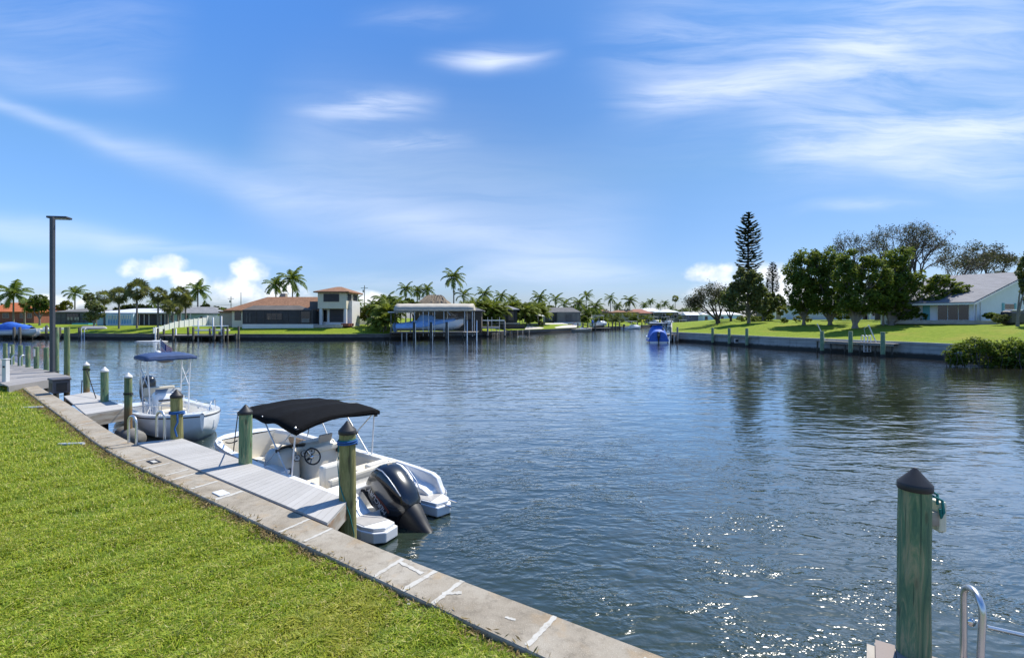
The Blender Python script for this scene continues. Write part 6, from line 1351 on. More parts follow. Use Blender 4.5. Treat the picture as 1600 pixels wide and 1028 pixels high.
def palm(kind_, px, ytop, r, width, label, base=None, group=None, stems=1, ybase=None, tr=.16, lean=0.0, Yabs=None, cat='palm tree', var=0):
    """px, ytop = crown centre column and crown centre row; width = crown width in photo px"""
    Y = Yabs if Yabs else far_wall_Y(px) * r; z0 = far_z(r) if not Yabs else (H - ((ybase or 505) - HOR) / FPX * Y); q = P(px, ytop, Y); lst = {'coco': COCO, 'cocor': COCOR, 'areca': AREC, 'sabal': SAB}[kind_]
    t = thing({'coco': 'coconut_palm', 'cocor': 'coconut_palm', 'areca': 'areca_palm', 'sabal': 'cabbage_palm'}[kind_], label, cat, (q.x - lean, Y, z0), 0, group)
    sc = width / FPX * Y / (4.7 if kind_ in ('coco', 'cocor') else 3.1 if kind_ == 'areca' else 3.5); rs = random.Random(int(px * 13 + ytop)); hh = q.z - z0
    for k in range(stems):
        off = Vector((rs.uniform(-1, 1), rs.uniform(-1, 1), 0)) * (.22 * sc * 3 if stems > 1 else 0); top = Vector((lean, 0, hh)) + off * 1.8 + Vector((0, 0, -rs.uniform(0, 1.3) * sc if k else 0)); mb = MB()
        trr = tr * (.5 if kind_ == 'areca' else 1); mb.tube([off + Vector((0, 0, -.8)), off + Vector((0, 0, .3)), (off + Vector((lean * .25, 0, 0))).lerp(top, .5) - Vector((lean * .15, 0, 0)), top], [trr * 1.5, trr * 1.15, trr, trr * .9], 8)
        if kind_ == 'coco' or kind_ == 'cocor': mb.lathe([(trr * .9, -.9 * sc), (trr * 1.3, -.4 * sc), (trr * 1.1, .1)], 8, tuple(top))
        mb.build('trunk', MAT['palm_bark'], t)
        c = link('crown', lst[(var + k) % len(lst)], t, top); c.rotation_euler = (0, 0, rs.uniform(-.5, .5)); c.scale = (sc, sc, sc * rs.uniform(.95, 1.1))
    return t
g1, g2, g3, g4 = 'coconut palms along the far shore', 'cabbage palms on the lawn of the pale blue house', 'yellow green clumping palms by the dark house', 'distant palms along the channel'
for a in (('coco', 21, 460, 1.22, 50, 'coconut palm in front of the orange roof at the far left'), ('sabal', 38.5, 474, 1.25, 17, 'small fan palm between the orange roofed house and the leafy tree'),
          ('cocor', 117, 459, 1.45, 36, 'wind bent coconut palm behind the dark pool enclosure'), ('coco', 309, 454, 1.32, 38, 'coconut palm right of the row of cabbage palms'), ('coco', 241, 474, 1.6, 20, 'small distant palm behind the grey roof of the pale blue house'),
          ('coco', 431, 446, 1.42, 36, 'left and shorter palm of the pair behind the brown roof'), ('coco', 457, 438, 1.42, 44, 'right and taller palm of the pair behind the brown roof'), ('coco', 556, 472, 1.35, 26, 'drooping palm just right of the tower'),
          ('coco', 634, 452, 1.4, 28, 'left palm of the three behind the tan shelter'), ('coco', 652, 455, 1.42, 25, 'middle palm of the three behind the tan shelter'), ('coco', 667, 454, 1.4, 27, 'right palm of the three behind the tan shelter'),
          ('coco', 709, 434, 1.3, 38, 'tallest slender palm right of the thatched hut'), ('cocor', 724, 462, 1.28, 32, 'low palm with arching fronds right of the tan shelter'), ('coco', 757, 460, 1.35, 30, 'palm rising above the left end of the dark house'), ('coco', 783, 463, 1.35, 24, 'palm rising above the middle of the dark house'), ('coco', 800, 468, 1.35, 22, 'palm rising above the right end of the dark house'),
          ('coco', 843, 466, 1.35, 29, 'round headed palm above the patio umbrella'), ('cocor', 868, 468, 1.35, 28, 'palm leaning over the grey porch roof'), ('cocor', 882, 476, 1.25, 30, 'low spreading palm behind the grey porch roof'), ('coco', 904, 474, 1.2, 26, 'upright frond palm at the right end of the grey porch'), ('cocor', 916, 463, 1.3, 24, 'wind swept palm right of the grey porch')):
    palm(*a, group=g1)
for i, a in enumerate((('coco', 930, 479, 1.12, 30, 'broad yellow green palm behind the small cruiser'), ('cocor', 954, 466, 1.2, 22, 'drooping palm above the tan distant roof'), ('coco', 965, 478, 1.3, 18, 'short palm left of the full headed palm'), ('coco', 984, 470, 1.22, 24, 'full headed palm left of the distant red roof'), ('coco', 1007, 477, 1.35, 16, 'small palm above the red roof'),
          ('coco', 1017, 471, 1.35, 15, 'slim palm above the white distant roof'), ('coco', 1029, 478, 1.35, 12, 'tiny palm right of the slim palm'), ('coco', 1039, 474, 1.3, 14, 'lone palm above the blue covered boat'), ('coco', 1049, 481, 1.35, 12, 'tiny palm left of the thin tall palm'))):
    palm(*a, group=g4, var=i)
palm('sabal', 1055, 466, 1.3, 12, 'thin tall palm with skirt of dead leaves at the channel end', group=g4)
for i, a in enumerate((('sabal', 163, 464, 1.16, 26, 'small cabbage palm at the left end of the palm row'), ('sabal', 186, 461, 1.06, 34, 'second cabbage palm of the row, in front of the blue sunroom'), ('sabal', 214, 452, 1.065, 38, 'tallest cabbage palm, third of the row'), ('sabal', 247, 460, 1.08, 30, 'cabbage palm fourth of the row on a slim trunk'),
          ('sabal', 262, 478, 1.05, 26, 'low cabbage palm at the top of the white fence'), ('sabal', 270, 468, 1.10, 24, 'cabbage palm in the cluster behind the white fence, left'), ('sabal', 281, 460, 1.12, 32, 'tallest cabbage palm of the cluster behind the white fence'), ('sabal', 290, 470, 1.14, 26, 'cabbage palm of the cluster behind the white fence, right'), ('sabal', 278, 482, 1.08, 18, 'lowest cabbage palm of the cluster behind the white fence'))):
    palm(*a, group=g2, var=i)
for i, a in enumerate((('areca', 735, 480, 1.12, 28, 'clumping yellow green palm beside the end of the tan shelter roof'), ('areca', 748, 481, 1.1, 26, 'clumping yellow green palm second from the tan shelter'), ('areca', 762, 482, 1.1, 26, 'clumping yellow green palm third from the tan shelter'), ('areca', 776, 480, 1.08, 28, 'clumping yellow green palm in front of the dark house middle'),
          ('areca', 790, 483, 1.12, 26, 'clumping yellow green palm on a leaning stem'), ('areca', 803, 482, 1.09, 26, 'clumping yellow green palm at the right end of the dark house'), ('areca', 815, 486, 1.07, 26, 'bushy yellow green palm left of the patio'), ('areca', 828, 486, 1.07, 26, 'bushy yellow green palm behind the patio umbrella'), ('areca', 845, 484, 1.09, 26, 'yellow green palm touching the grey porch roof'))):
    palm(*a, group=g3, stems=4, var=i, tr=.13)
for i, a in enumerate((('areca', 600, 488, 1.04, 40, 'spiky green palm left of the tan shelter'), ('coco', 612, 472, 1.10, 44, 'big bushy palm rising left of the tan shelter roof'), ('areca', 596, 502, 1.03, 30, 'low leafy palm at the water edge left of the shelter dock'), ('coco', 588, 480, 1.12, 34, 'dark bushy palm right of the white garden wall'))):
    palm(*a, group='bushy palms left of the shelter', stems=2, tr=.14, var=i)
# ---- far broadleaf trees and shrubs
def far_tree(px, r, blobs, label, m='leaf_mid', n=1500, size=.5, tr=.2, group='trees on the far shore', seed=3, name='broadleaf_tree', cat='tree', **kw):
    q = FL(px, r); return broadleaf((q.x, q.y, q.z), q.y, blobs, n, size, m, label, tr, cat, name, group=group, seed=seed, **kw)
far_tree(62, 1.15, [(62, 471, 15, 11), (72, 480, 9, 10), (52, 482, 9, 8)], 'leafy tree left of the lamp post', n=2200)
far_tree(93, 1.5, [(92, 482, 12, 6), (105, 477, 9, 7)], 'round yellow green tree behind the dark pool enclosure', 'leaf_yellow')
far_tree(141, 1.3, [(140, 466, 9, 9), (143, 478, 8, 8)], 'olive tree right of the wind bent coconut palm', 'leaf_olive')
far_tree(147, 1.1, [(147, 478, 12, 10), (152, 490, 12, 9), (140, 495, 9, 9), (160, 482, 7, 6)], 'loose leafy tree at the left end of the pale blue house', 'leaf_olive', 1500)
far_tree(575, 1.15, [(577, 484, 9, 9), (571, 493, 8, 9)], 'bright yellow green tree behind the white garden wall', 'leaf_yellow')
far_tree(603, 1.08, [(592, 482, 14, 12), (612, 478, 16, 12), (606, 497, 15, 12), (628, 480, 12, 10), (590, 503, 10, 9)], 'dense dark green shrub mass left of the tan shelter', 'leaf_dark', 5000, .45, limbs=True)
far_tree(690, 1.085, [(660, 496, 16, 11), (690, 497, 18, 10), (720, 496, 18, 11)], 'dark dense hedge in the shade behind the boat shelter', 'leaf_dark', 4200, .4, limbs=False, name='hedge', cat='hedge')
far_tree(752, 1.10, [(742, 492, 12, 9), (758, 495, 13, 8), (775, 497, 12, 7)], 'dark green planting at the foot of the yellow green palms, left part', 'leaf_mid', 2600, .4, limbs=False, name='shrub', cat='shrub')
far_tree(806, 1.10, [(795, 497, 12, 7), (812, 493, 12, 9), (826, 496, 11, 8)], 'dark green planting at the foot of the yellow green palms, right part', 'leaf_dark', 2600, .4, limbs=False, name='shrub', cat='shrub')
far_tree(838, 1.3, [(836, 480, 14, 8), (856, 482, 12, 6)], 'bushy green tree rising behind the patio umbrella', 'leaf_mid', 1800, .5)
far_tree(917, 1.25, [(914, 484, 12, 7), (932, 486, 12, 6)], 'leafy tree in front of the first distant tan house', 'leaf_mid', 1200, .6)
far_tree(1003, 1.1, [(1000, 494, 8, 3.5), (1014, 495, 8, 3.5)], 'low shrubs below the white distant roof', 'leaf_mid', 500, .5, limbs=False, name='shrub', cat='shrub')
far_tree(1063, 1.12, [(1058, 487, 7, 4), (1068, 486, 7, 5)], 'dark bush left of the grey shed', 'leaf_dark', 600, .6)
far_tree(355, 1.25, [(352, 486, 6, 4), (346, 484, 5, 4)], 'dark bush between the pale blue house and the brown roof', 'leaf_dark', 500, .45)
for i_, (x_, w_) in enumerate(((912, 10), (938, 12), (962, 12), (990, 10), (1012, 10), (1036, 9), (1062, 8))):
    far_tree(x_, 1.06, [(x_ - w_ * .5, 500.5, w_ * .7, 4.2), (x_ + w_ * .5, 500, w_ * .7, 4.4), (x_, 498, w_ * .6, 4.8)], 'low hedge along the distant channel bank', ['leaf_mid', 'leaf_dark', 'leaf_olive'][i_ % 3], 1100, .5, limbs=False, name='hedge', cat='hedge', group='hedges along the distant channel', seed=70 + i_)
far_tree(646, 1.12, [(640, 473, 9, 7), (650, 478, 8, 6)], 'green shrub beside the thatched hut', 'leaf_mid')
far_tree(925, 1.08, [(922, 488, 10, 8), (914, 494, 9, 8)], 'dark shrub right of the grey porch house', 'leaf_dark', 1400)
far_tree(840, 1.08, [(838, 497, 10, 7), (828, 500, 9, 6)], 'hedge like shrub behind the patio umbrella', 'leaf_mid', 1400, limbs=False, name='shrub', cat='shrub')
far_tree(846, 1.05, [(846, 505, 6, 4)], 'straw coloured grass clump at the patio', 'leaf_grey', 500, .3, limbs=False, name='grass_clump', cat='plant')
far_tree(957, 1.15, [(950, 494, 8, 5), (966, 494, 8, 5)], 'low shrubs row in front of the tan distant house', 'leaf_mid', 700, limbs=False, name='shrub', cat='shrub')
far_tree(975, 1.12, [(985, 492, 12, 5)], 'yellow green shrub in front of the red roofed distant house', 'leaf_yellow', 500, limbs=False, name='shrub', cat='shrub')
far_tree(1046, 1.0, [(1046, 491, 5, 2.6)], 'small flat topped tree on thin trunk over the channel', 'leaf_yellow', 300, .5, tr=.15)
far_tree(1085, 1.15, [(1078, 484, 9, 5), (1090, 481, 10, 7)], 'round green tree behind the grey shed', 'leaf_mid', 900, .7)
lst = [(-40, 478, 40, 9), (12, 482, 22, 6), (205, 479, 16, 5), (225, 480, 14, 5), (258, 481, 14, 5), (190, 482, 12, 5), (335, 482, 9, 4), (349, 484, 6, 3), (560, 486, 12, 6), (690, 482, 16, 5), (730, 486, 16, 6), (815, 484, 16, 6), (862, 485, 14, 6), (890, 483, 14, 6), (940, 486, 14, 5), (975, 486, 14, 5), (1000, 487, 12, 4), (1064, 486, 9, 4), (1110, 488, 16, 5), (1140, 488, 16, 5), (1190, 487, 16, 6), (320, 478, 6, 4)]
for i, (x, y, rx, ry) in enumerate(lst):
    far_tree(x, 2.2, [(x - rx * .4, y + 2, rx * .6, ry), (x + rx * .35, y + 1, rx * .65, ry * 1.1), (x, y + ry * 1.3, rx, ry)], 'dark rounded tree in the low distant tree line', 'far_leaf', 700, 1.3, tr=.3, group='trees of the distant tree line', seed=40 + i)
# ---- right bank trees
def right_base(px, r): q = RL(px, r); return (q.x, q.y, q.z)
def rtree(px, r, blobs, label, m, n, size, tr, seed, **kw):
    b = right_base(px, r); blobs = [(q[0], q[1] + (2 if m == 'leaf_dark' else 0), q[2] * (1.16 if m == 'leaf_dark' else 1), q[3] * (1.16 if m == 'leaf_dark' else 1)) + tuple(q[4:]) for q in blobs]; return broadleaf(b, b[1], blobs, int(n * 1.25), size, m, label, tr, seed=seed, **kw)
rtree(1256, 1.27, [(1252, 420, 18, 26, 1), (1245, 450, 14, 24), (1262, 402, 20, 14), (1258, 440, 20, 30, -1), (1272, 460, 18, 20, -1), (1242, 468, 10, 14), (1268, 480, 16, 8), (1246, 482, 10, 7)], 'leftmost dark shade tree on a slim trunk on the right lawn', 'leaf_dark', 9000, .36, .26, 5, group='shade trees on the right lawn')
rtree(1297, 1.28, [(1292, 412, 22, 24), (1282, 440, 22, 26), (1306, 430, 20, 28), (1290, 466, 24, 18), (1312, 462, 14, 16), (1276, 402, 14, 12, 1), (1284, 482, 18, 7), (1312, 480, 14, 8)], 'second dark shade tree with forked trunk on the right lawn', 'leaf_dark', 9000, .36, .33, 6, group='shade trees on the right lawn', split=.22)
rtree(1336, 1.2, [(1340, 408, 26, 20), (1326, 436, 20, 26), (1352, 434, 22, 28, -1), (1340, 466, 28, 18, -1), (1318, 464, 14, 14), (1366, 452, 14, 20, -1), (1322, 480, 16, 8), (1352, 482, 18, 8)], 'third and nearest shade tree with pale thick trunk on the right lawn', 'leaf_dark', 11000, .34, .38, 7, group='shade trees on the right lawn', split=.28)
rtree(1392, 1.29, [(1402, 402, 24, 18), (1392, 432, 26, 26), (1416, 432, 20, 24), (1404, 464, 28, 18), (1378, 462, 20, 20), (1436, 440, 18, 14, -.5), (1462, 436, 18, 9, -1), (1484, 448, 16, 7, -1), (1496, 462, 12, 5, -1), (1446, 460, 18, 12, -1), (1470, 458, 14, 5, -1), (1388, 482, 18, 8), (1418, 482, 16, 8), (1476, 442, 16, 8, -1), (1490, 455, 14, 6, -1)], 'rightmost shade tree reaching a leafy branch over the roof', 'leaf_dark', 12000, .34, .36, 8, group='shade trees on the right lawn', split=.25)
rtree(1380, 1.28, [(1378, 450, 15, 20, -2.2), (1366, 470, 10, 12, -2.4), (1390, 472, 10, 10, -2)], 'lighter green sunlit tree in front of the rightmost shade tree', 'leaf_mid', 3500, .34, .14, 9)
rtree(1170, 1.3, [(1157, 440, 18, 20), (1146, 462, 20, 20), (1172, 448, 16, 22, -1), (1165, 426, 14, 10), (1184, 468, 16, 20, -1), (1148, 480, 16, 9, -1), (1180, 478, 14, 10, -1)], 'broad olive green tree below the tall pine', 'leaf_olive', 9000, .45, .3, 10, split=.35)
rtree(1192, 1.45, [(1205, 470, 14, 14), (1196, 482, 14, 12), (1216, 474, 10, 12), (1190, 458, 10, 9)], 'yellowish tree below the smaller pine', 'leaf_olive', 3500, .5, .22, 12)
rtree(1590, 1.32, [(1606, 420, 9, 20), (1603, 448, 8, 13), (1612, 472, 9, 13), (1612, 398, 8, 10)], 'olive green tree at the right picture edge', 'leaf_olive', 5000, .32, .16, 14)
def grow(mb, tips, p, d, L, r, depth, rs, bend, spread, up):
    q = p + d * L * .5 + Vector((rs.uniform(-1, 1), rs.uniform(-1, 1), rs.uniform(-.3, 1))) * L * .07; e = q + (d + bend * .3).normalized() * L * .5
    mb.tube([p, q, e], [r, r * .82, r * .66], 6 if depth > 2 else 4, cap=False)
    if depth <= 2: tips.append(e); tips.append(q)
    if depth == 0: return
    for k in range(rs.choice((2, 2, 3))):
        nd = (d + Vector((rs.uniform(-1, 1), rs.uniform(-1, 1), rs.uniform(-.55, .8) + up)) * spread + bend).normalized(); grow(mb, tips, e, nd, L * rs.uniform(.66, .86), r * rs.uniform(.55, .68), depth - 1, rs, bend, spread, up)
def open_tree(base, height, label, seed, leafm, nleaf, lsize, r=.35, bend=(0, 0, 0), spread=.75, up=.12, depth=6, stems=((0, 0, 1),), bark='bark_dark', tuft=.45, L0=.24, group=None, twigs=0):
    t = thing('open_tree', label, 'tree', tuple(base), 0, group); rs = random.Random(seed); rg = np.random.default_rng(seed); mb = MB(); tips = []
    mb.tube([(0, 0, -.8), (0, 0, 0), (0, 0, height * .07)], [r * 1.6, r * 1.3, r], 10)
    for s_ in stems: grow(mb, tips, Vector((0, 0, height * .05)), Vector(s_).normalized(), height * L0, r * (.9 if len(stems) == 1 else .66), depth, rs, Vector(bend), spread, up)
    tp = np.array([tuple(x) for x in tips]); zmax = tp[:, 2].max(); f = height / zmax
    mb.v = [(x * f, y * f, z * f) if z > 0 else (x, y, z) for x, y, z in mb.v]; mb.build('trunk', MAT[bark], t)
    tp *= f; pts = np.repeat(tp, max(1, nleaf // len(tp)), axis=0); pts = pts + rg.normal(size=pts.shape) * tuft * np.array([1.2, 1, .6]); v, fc = leaf_quads(pts, lsize, rg, .3, 2.4); link('crown', np_mesh('crown', v, fc, MAT[leafm]), t); return t
b = right_base(1122, 1.30); hh = (502 - 437) / FPX * b[1]
open_tree(b, hh, 'leaning open tree with forked dark limbs and thin foliage beside the olive green tree', 3, 'leaf_grey', 4600, .36, .38, (-.10, 0, -.02), .72, .05, 6, ((-.75, .1, .8), (-.15, .2, 1), (.25, -.2, 1), (-.5, -.3, .7)), tuft=.5)
b = right_base(1142, 1.4); open_tree(b, 6.0, 'small open tree between the leaning tree and the olive green tree', 8, 'leaf_mid', 2500, .35, .2, (0, 0, 0), .8, .1, 5, ((-.5, 0, 1), (.5, 0, 1), (0, .4, 1)))
b = P(1418, 500, 82); hh = (500 - 347) / FPX * 82
open_tree(tuple(b), hh, 'tall wind swept tree with bare grey branches behind the shade trees', 21, 'leaf_grey', 9500, .30, .5, (.10, 0, -.015), .62, .02, 7, ((-.55, 0, 1), (.25, .2, 1), (.7, -.1, .9), (-.1, -.3, 1)), tuft=.27)
b = P(1372, 500, 86); open_tree(tuple(b), (500 - 358) / FPX * 86, 'left bare branched tree rising behind the shade trees', 33, 'leaf_grey', 5200, .30, .4, (.06, 0, 0), .6, .05, 6, ((-.45, 0, 1), (.1, .2, 1), (.4, -.1, .9)), tuft=.28)
b = P(1528, 500, 92); open_tree(tuple(b), (500 - 377) / FPX * 92, 'dense wind swept tree behind the violet roof', 41, 'leaf_grey', 12000, .40, .45, (.13, 0, -.05), .62, -.02, 7, ((.0, 0, 1), (.55, .1, .7), (-.35, .1, .8), (.25, -.3, .9)), tuft=.36)
# pines
def whorl_pine(px, ytop, ybase, Y, wpx, label, seed, bare=.0, n_wh=30):
    b = P(px, ybase, Y); hh = (ybase - ytop) / FPX * Y; R0 = wpx / FPX * Y / 2; rs = random.Random(seed); t = thing('norfolk_pine', label, 'pine tree', tuple(b)); tb = MB(); tb.tube([(0, 0, -1), (0, 0, hh * .5), (0, 0, hh * .985)], [.38, .24, .05], 8); pts = []; vs = []; fs = []
    for w in range(n_wh):
        u_ = w / (n_wh - 1); 
        if u_ < bare: continue
        z = hh * lerp(.06, .985, u_ ** .92); rad = R0 * min(1.0, ((1 - u_) * 3.2) ** .6 + .12) * rs.uniform(.78, 1.05); az0 = rs.uniform(0, 6.3)
        for k in range(6):
            if rs.random() < .08: continue
            az = az0 + k * 1.047 + rs.uniform(-.15, .15); d = Vector((math.cos(az), math.sin(az), 0)); Lb = rad * rs.uniform(.75, 1.1); prev = None
            for i in range(9):
                s_ = i / 8; p = Vector((0, 0, z)) + d * Lb * s_ + Vector((0, 0, Lb * (-.16 * s_ + .34 * s_ ** 2.4)))
                if prev is not None and i % 2 == 0: pass
                for c in range((3 if i > 4 else 2) if i > 1 else 1):
                    sd = Vector((-d.y, d.x, 0)) * rs.uniform(-1, 1) * Lb * .24 * (1 - .4 * s_); q = p + sd + Vector((0, 0, rs.uniform(-.05, .12) * rad * .5)); ax = (d + sd * .6 + Vector((0, 0, .35))).normalized(); ll = .62 * (R0 / 2.2) * rs.uniform(.6, 1.25); wd = ax.cross(Vector((rs.uniform(-1, 1), rs.uniform(-1, 1), 1))).normalized() * ll * .24
                    kk = len(vs); vs += [q - ax * ll * .5, q + wd, q + ax * ll * .6, q - wd]; fs.append((kk, kk + 1, kk + 2, kk + 3))
                prev = p
            tb.tube([(0, 0, z), Vector((0, 0, z)) + d * Lb * .5 + Vector((0, 0, -.02 * Lb)), Vector((0, 0, z)) + d * Lb * .95 + Vector((0, 0, .14 * Lb))], [.05, .035, .012], 4, cap=False)
    tb.build('trunk', MAT['bark_dark'], t); link('crown', np_mesh('crown', np.array([tuple(v) for v in vs]), np.array(fs), MAT['needle_dark']), t); return t
whorl_pine(1169, 331, 500, 118, 38, 'tall dark Norfolk pine towering over the right bank trees', 5, .0, 38)
whorl_pine(1207, 409, 500, 150, 22, 'smaller Norfolk pine with bare lower trunk right of the tall one', 6, .42, 36)
whorl_pine(1198.5, 437, 500, 152, 11, 'smallest Norfolk pine tucked beside the smaller one', 9, .3, 18)
palm('coco', 1184, 452, 1, 26, 'drooping palm hidden between the tall pine and the olive green tree', Yabs=112, ybase=501)
# shrubs at the right
def rshrub(px, r, blobs, label, m, n, size, seed, cat='shrub', name='shrub', **kw): b = right_base(px, r); return broadleaf(b, b[1], blobs, n, size, m, label, .05, cat, name, seed=seed, limbs=False, group='garden shrubs on the right bank', **kw)
rshrub(1226, 1.33, [(1226, 500, 6, 4.5)], 'small round clipped bush left of the shade trees', 'leaf_mid', 900, .2, 51)
rshrub(1175, 1.42, [(1160, 498, 9, 4.5), (1176, 498, 10, 4.5), (1194, 497, 11, 5)], 'dark clipped hedge behind the olive green tree', 'leaf_dark', 2600, .25, 52, name='hedge', cat='hedge')
rshrub(1245, 1.36, [(1246, 498, 7, 5), (1262, 498, 7, 5)], 'yellow green bushes behind the leftmost shade tree', 'leaf_yellow', 1100, .22, 53)
rshrub(1218, 1.4, [(1222, 486, 9, 8)], 'pale flowering shrub on the cottage corner', 'leaf_yellow', 1200, .25, 54); rshrub(1205, 1.42, [(1204, 496, 6, 6)], 'light green shrub left of the cottage corner', 'leaf_mid', 800, .22, 55)
rshrub(1547, 1.4, [(1548, 494, 11, 5)], 'dark clipped bush under the gable window', 'leaf_dark', 1200, .22, 56); rshrub(1562, 1.33, [(1560, 498, 9, 6), (1570, 496, 7, 5)], 'olive bush beside the covered grill', 'leaf_olive', 1200, .2, 57)
rshrub(1420, 1.31, [(1426, 488, 11, 11), (1412, 493, 9, 8), (1442, 494, 8, 7)], 'yellow green shrub beside the sliding doors', 'leaf_mid', 1500, .25, 58); rshrub(1340, 1.42, [(1322, 490, 9, 10), (1312, 495, 7, 6)], 'dark shrub between the shade tree trunks', 'leaf_dark', 1200, .25, 59)
# mangrove bush overhanging the water at the right edge
q = G(1560, 574, 0.0); b = (q.x, q.y + .6, 0.2)
t = broadleaf(b, b[1], [(1503, 552, 22, 18), (1530, 546, 24, 20), (1558, 550, 24, 18), (1585, 548, 24, 20), (1612, 552, 24, 22), (1492, 562, 14, 10), (1540, 562, 30, 11), (1580, 564, 30, 11), (1640, 552, 26, 22)], 15000, .19, 'leaf_mangrove', 'large glossy mangrove bush overhanging the water at the right end of the seawall', .07, 'bush', 'mangrove_bush', seed=77, lump=.34, nsub=40)
mb = MB(); rs = random.Random(5)
for k in range(46):
    x = rs.uniform(-4.2, 4.5); y = rs.uniform(-1.5, .6); mb.tube([(x, y, 1.0), (x + rs.uniform(-.2, .2), y - .1, .4), (x + rs.uniform(-.5, .5), y - rs.uniform(0, .5), -.6)], [.03, .025, .02], 4, cap=False)
mb.build('prop_root', MAT['bark_dark'], t)
# ---------------------------------------------------------------- near lawn blades
def in_poly(x, y, poly):
    c = np.zeros(len(x), bool); n = len(poly)
    for i in range(n):
        (x0, y0), (x1, y1) = poly[i], poly[(i + 1) % n]
        if y0 == y1: continue
        k = ((y0 > y) != (y1 > y)) & (x < (x1 - x0) * (y - y0) / (y1 - y0) + x0); c ^= k
    return c
def grass_mat():
    m, t, p = newmat('grass_blade'); g = t.n('ShaderNodeNewGeometry'); tc = t.n('ShaderNodeTexCoord').outputs['Object']
    c = t.ramp(g.outputs['Random Per Island'], [(0, (.11, .19, .014)), (.3, (.23, .335, .024)), (.62, (.38, .475, .038)), (.86, (.54, .545, .075)), (1, (.70, .60, .28))])
    a = t.noise(tc, .55, 4, .6); d = t.noise(tc, 2.6, 3, .6)
    c = t.mix(t.m('MULTIPLY', t.sstep(a, .52, .74), .38), c, (.48, .40, .08, 1)); c = t.mix(t.m('MULTIPLY', t.sstep(d, .56, .72), .45), c, (.13, .22, .02, 1))
    t.put(p.inputs['Base Color'], c); p.inputs['Roughness'].default_value = .5; p.inputs['Specular IOR Level'].default_value = .3
    tr = t.n('ShaderNodeBsdfTranslucent'); t.put(tr.inputs[0], t.mix(.35, c, (.50, .54, .04, 1))); mx = t.n('ShaderNodeMixShader'); mx.inputs[0].default_value = .42
    t.L.new(p.outputs[0], mx.inputs[1]); t.L.new(tr.outputs[0], mx.inputs[2]); t.L.new(mx.outputs[0], m.node_tree.nodes['Material Output'].inputs[0]); MAT['grass'] = m
grass_mat()
def blades(n_try, ymin, ymax, hgt, wid, seed, dens_pow=2.0):
    rg = np.random.default_rng(seed); u = rg.uniform(0, 1, n_try)
    y = 1 / ((1 - u) / ymin + u / ymax)                                # density falls with distance
    x = rg.uniform(-1.12, .25, n_try) * y; ok = in_poly(x, y, LAWN_POLY); x, y = x[ok], y[ok]; n = len(x)
    cl = np.sin(x * 5.1 + np.sin(y * 3.7)) * np.sin(y * 4.3 + np.sin(x * 2.9)) + .6 * np.sin(x * 13.7 + 2 * np.sin(y * 9.1)) * np.sin(y * 12.3 + 2 * np.sin(x * 8.3)); h = hgt * np.maximum(.35, 1 + .42 * cl) * rg.uniform(.55, 1.3, n); w = wid * rg.uniform(.7, 1.3, n) * np.maximum(1, y / 9); h = h * np.maximum(1, (y / 12) ** .4)
    bare = np.sin(x * 1.7 + 1.3 * np.sin(y * 1.1 + .7)) * np.sin(y * 1.9 + 1.1 * np.sin(x * 1.3)) + .5 * np.sin(x * 4.7 + y * 3.1) * np.sin(y * 5.3 - x * 2.2)
    keep = rg.uniform(0, 1, n) > np.clip((bare - .62) * 2.2, 0, .85); x, y, h, w = x[keep], y[keep], h[keep], w[keep]; n = len(x)
    a = rg.uniform(0, 2 * np.pi, n); ln = rg.uniform(.15, 1.15, n); dx, dy = np.cos(a), np.sin(a); sx, sy = -dy, dx; z0 = np.full(n, LAWNZ - .005)
    P0 = np.stack([x, y, z0], 1); D = np.stack([dx, dy, np.zeros(n)], 1); Sd = np.stack([sx, sy, np.zeros(n)], 1); Z = np.array([0, 0, 1.0])
    m1 = P0 + D * (h * ln * .42)[:, None] + Z * (h * .60)[:, None]; tip = P0 + D * (h * ln * 1.15)[:, None] + Z * (h * (.95 - .45 * ln))[:, None]
    v = np.stack([P0 - Sd * w[:, None], P0 + Sd * w[:, None], m1 + Sd * (w * .8)[:, None], tip, m1 - Sd * (w * .8)[:, None]], 1).reshape(-1, 3)
    i = np.arange(n) * 5; q1 = np.stack([i, i + 1, i + 2, i + 4], 1); t1 = np.stack([i + 4, i + 2, i + 3, i + 3], 1)
    return v, q1, t1
v, q, t_ = blades(GRASS_N, 3.2, 34, .082, .0052, 5)
me = bpy.data.meshes.new('grass'); n = len(v); me.vertices.add(n); me.vertices.foreach_set('co', v.astype(np.float32).ravel())
li = np.concatenate([q.ravel(), t_[:, :3].ravel()]).astype(np.int32); ls = np.concatenate([np.arange(len(q)) * 4, len(q) * 4 + np.arange(len(t_)) * 3]).astype(np.int32); lt = np.concatenate([np.full(len(q), 4), np.full(len(t_), 3)]).astype(np.int32)
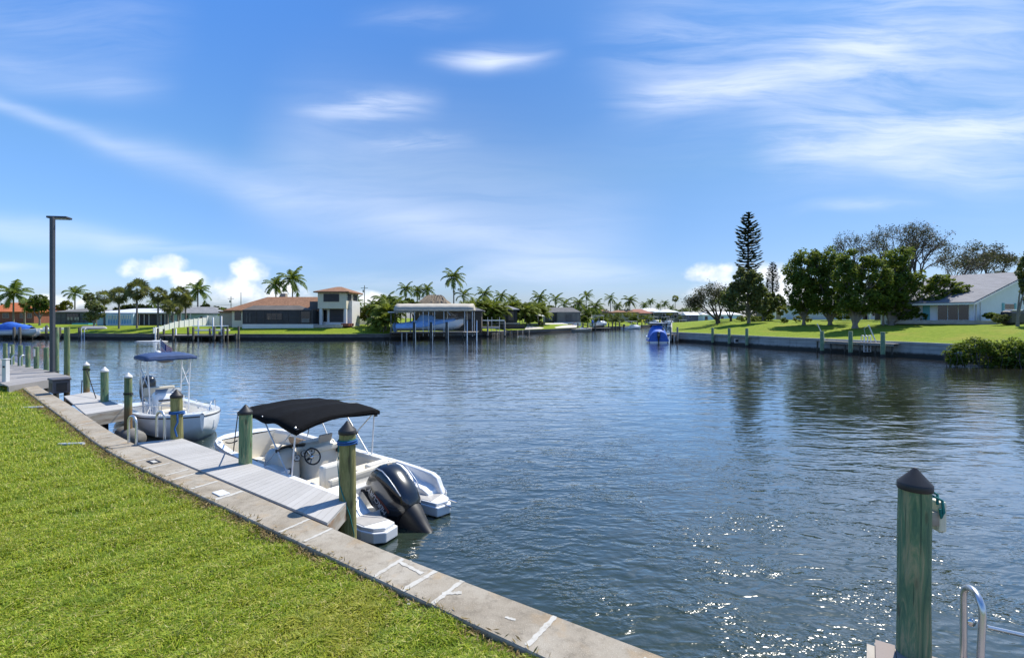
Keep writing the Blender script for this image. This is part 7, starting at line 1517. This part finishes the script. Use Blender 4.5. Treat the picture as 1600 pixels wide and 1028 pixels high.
me.loops.add(len(li)); me.loops.foreach_set('vertex_index', li); me.polygons.add(len(ls)); me.polygons.foreach_set('loop_start', ls); me.polygons.foreach_set('loop_total', lt); me.materials.append(MAT['grass']); me.update(calc_edges=True)
kind(link('grass', me), 'stuff')
# dry thatch and soil showing along the foot of the cap
mat('dry_thatch', (.17, .115, .055), .95, var=.5, scale=12, bump=.01, bscale=40)
rg = np.random.default_rng(9); mb = MB(); L_ = []; Rr = []
for i, (p, o) in enumerate(zip(IN, OUT)):
    n_ = (p - o).normalized(); w = .10 + .13 * abs(math.sin(i * .9)) * rg.uniform(.4, 1.2); L_.append(Vector((p.x, p.y, LAWNZ + .012))); Rr.append(Vector((p.x, p.y, LAWNZ + .012)) + n_ * w)
mb.loft([L_, Rr], closed=False, smooth=False); kind(mb.build('soil_edge', MAT['dry_thatch']), 'stuff')
NB = 14000; k = rg.integers(0, len(IN) - 1, NB); f = rg.uniform(0, 1, NB); p = np.array([tuple(IN[i].lerp(IN[i + 1], t)) for i, t in zip(k, f)]); nn = np.array([tuple((IN[i] - OUT[i]).normalized()) for i in k]); off = np.abs(rg.normal(0, .12, NB)); off = np.where(rg.uniform(0, 1, NB) < .07, -off * .45, off); p = p + nn * off[:, None]; p[:, 2] = np.where(off < 0, CAPZ + rg.uniform(.006, .02, NB), LAWNZ + rg.uniform(.02, .075, NB))
leaf_mat('dry_blade', [(.15, .10, .045), (.26, .19, .08), (.36, .29, .14)], .2, .8); vv, ff = leaf_quads(p, .075, rg, .8, 6.0); kind(link('dry_grass', np_mesh('dry_grass', vv, ff, MAT['dry_blade'])), 'stuff')
# pebbles and oyster shell against the cap
q0 = G(668, 950, LAWNZ); mb = MB(); rs = random.Random(2); mat('shell', (.36, .33, .29), .9, var=.4, scale=20)
for i in range(70):
    c = q0 + near_dir * rs.uniform(-.28, .30) - NW * rs.uniform(-.02, .13); s = rs.uniform(.010, .024); mb.lathe([(.0, -.3 * s), (s, 0), (s * .8, s * .5), (0, s * .7)], 6, (c.x, c.y, LAWNZ + .035 + rs.uniform(0, .01)), smooth=False)
kind(mb.build('gravel', MAT['shell']), 'stuff')
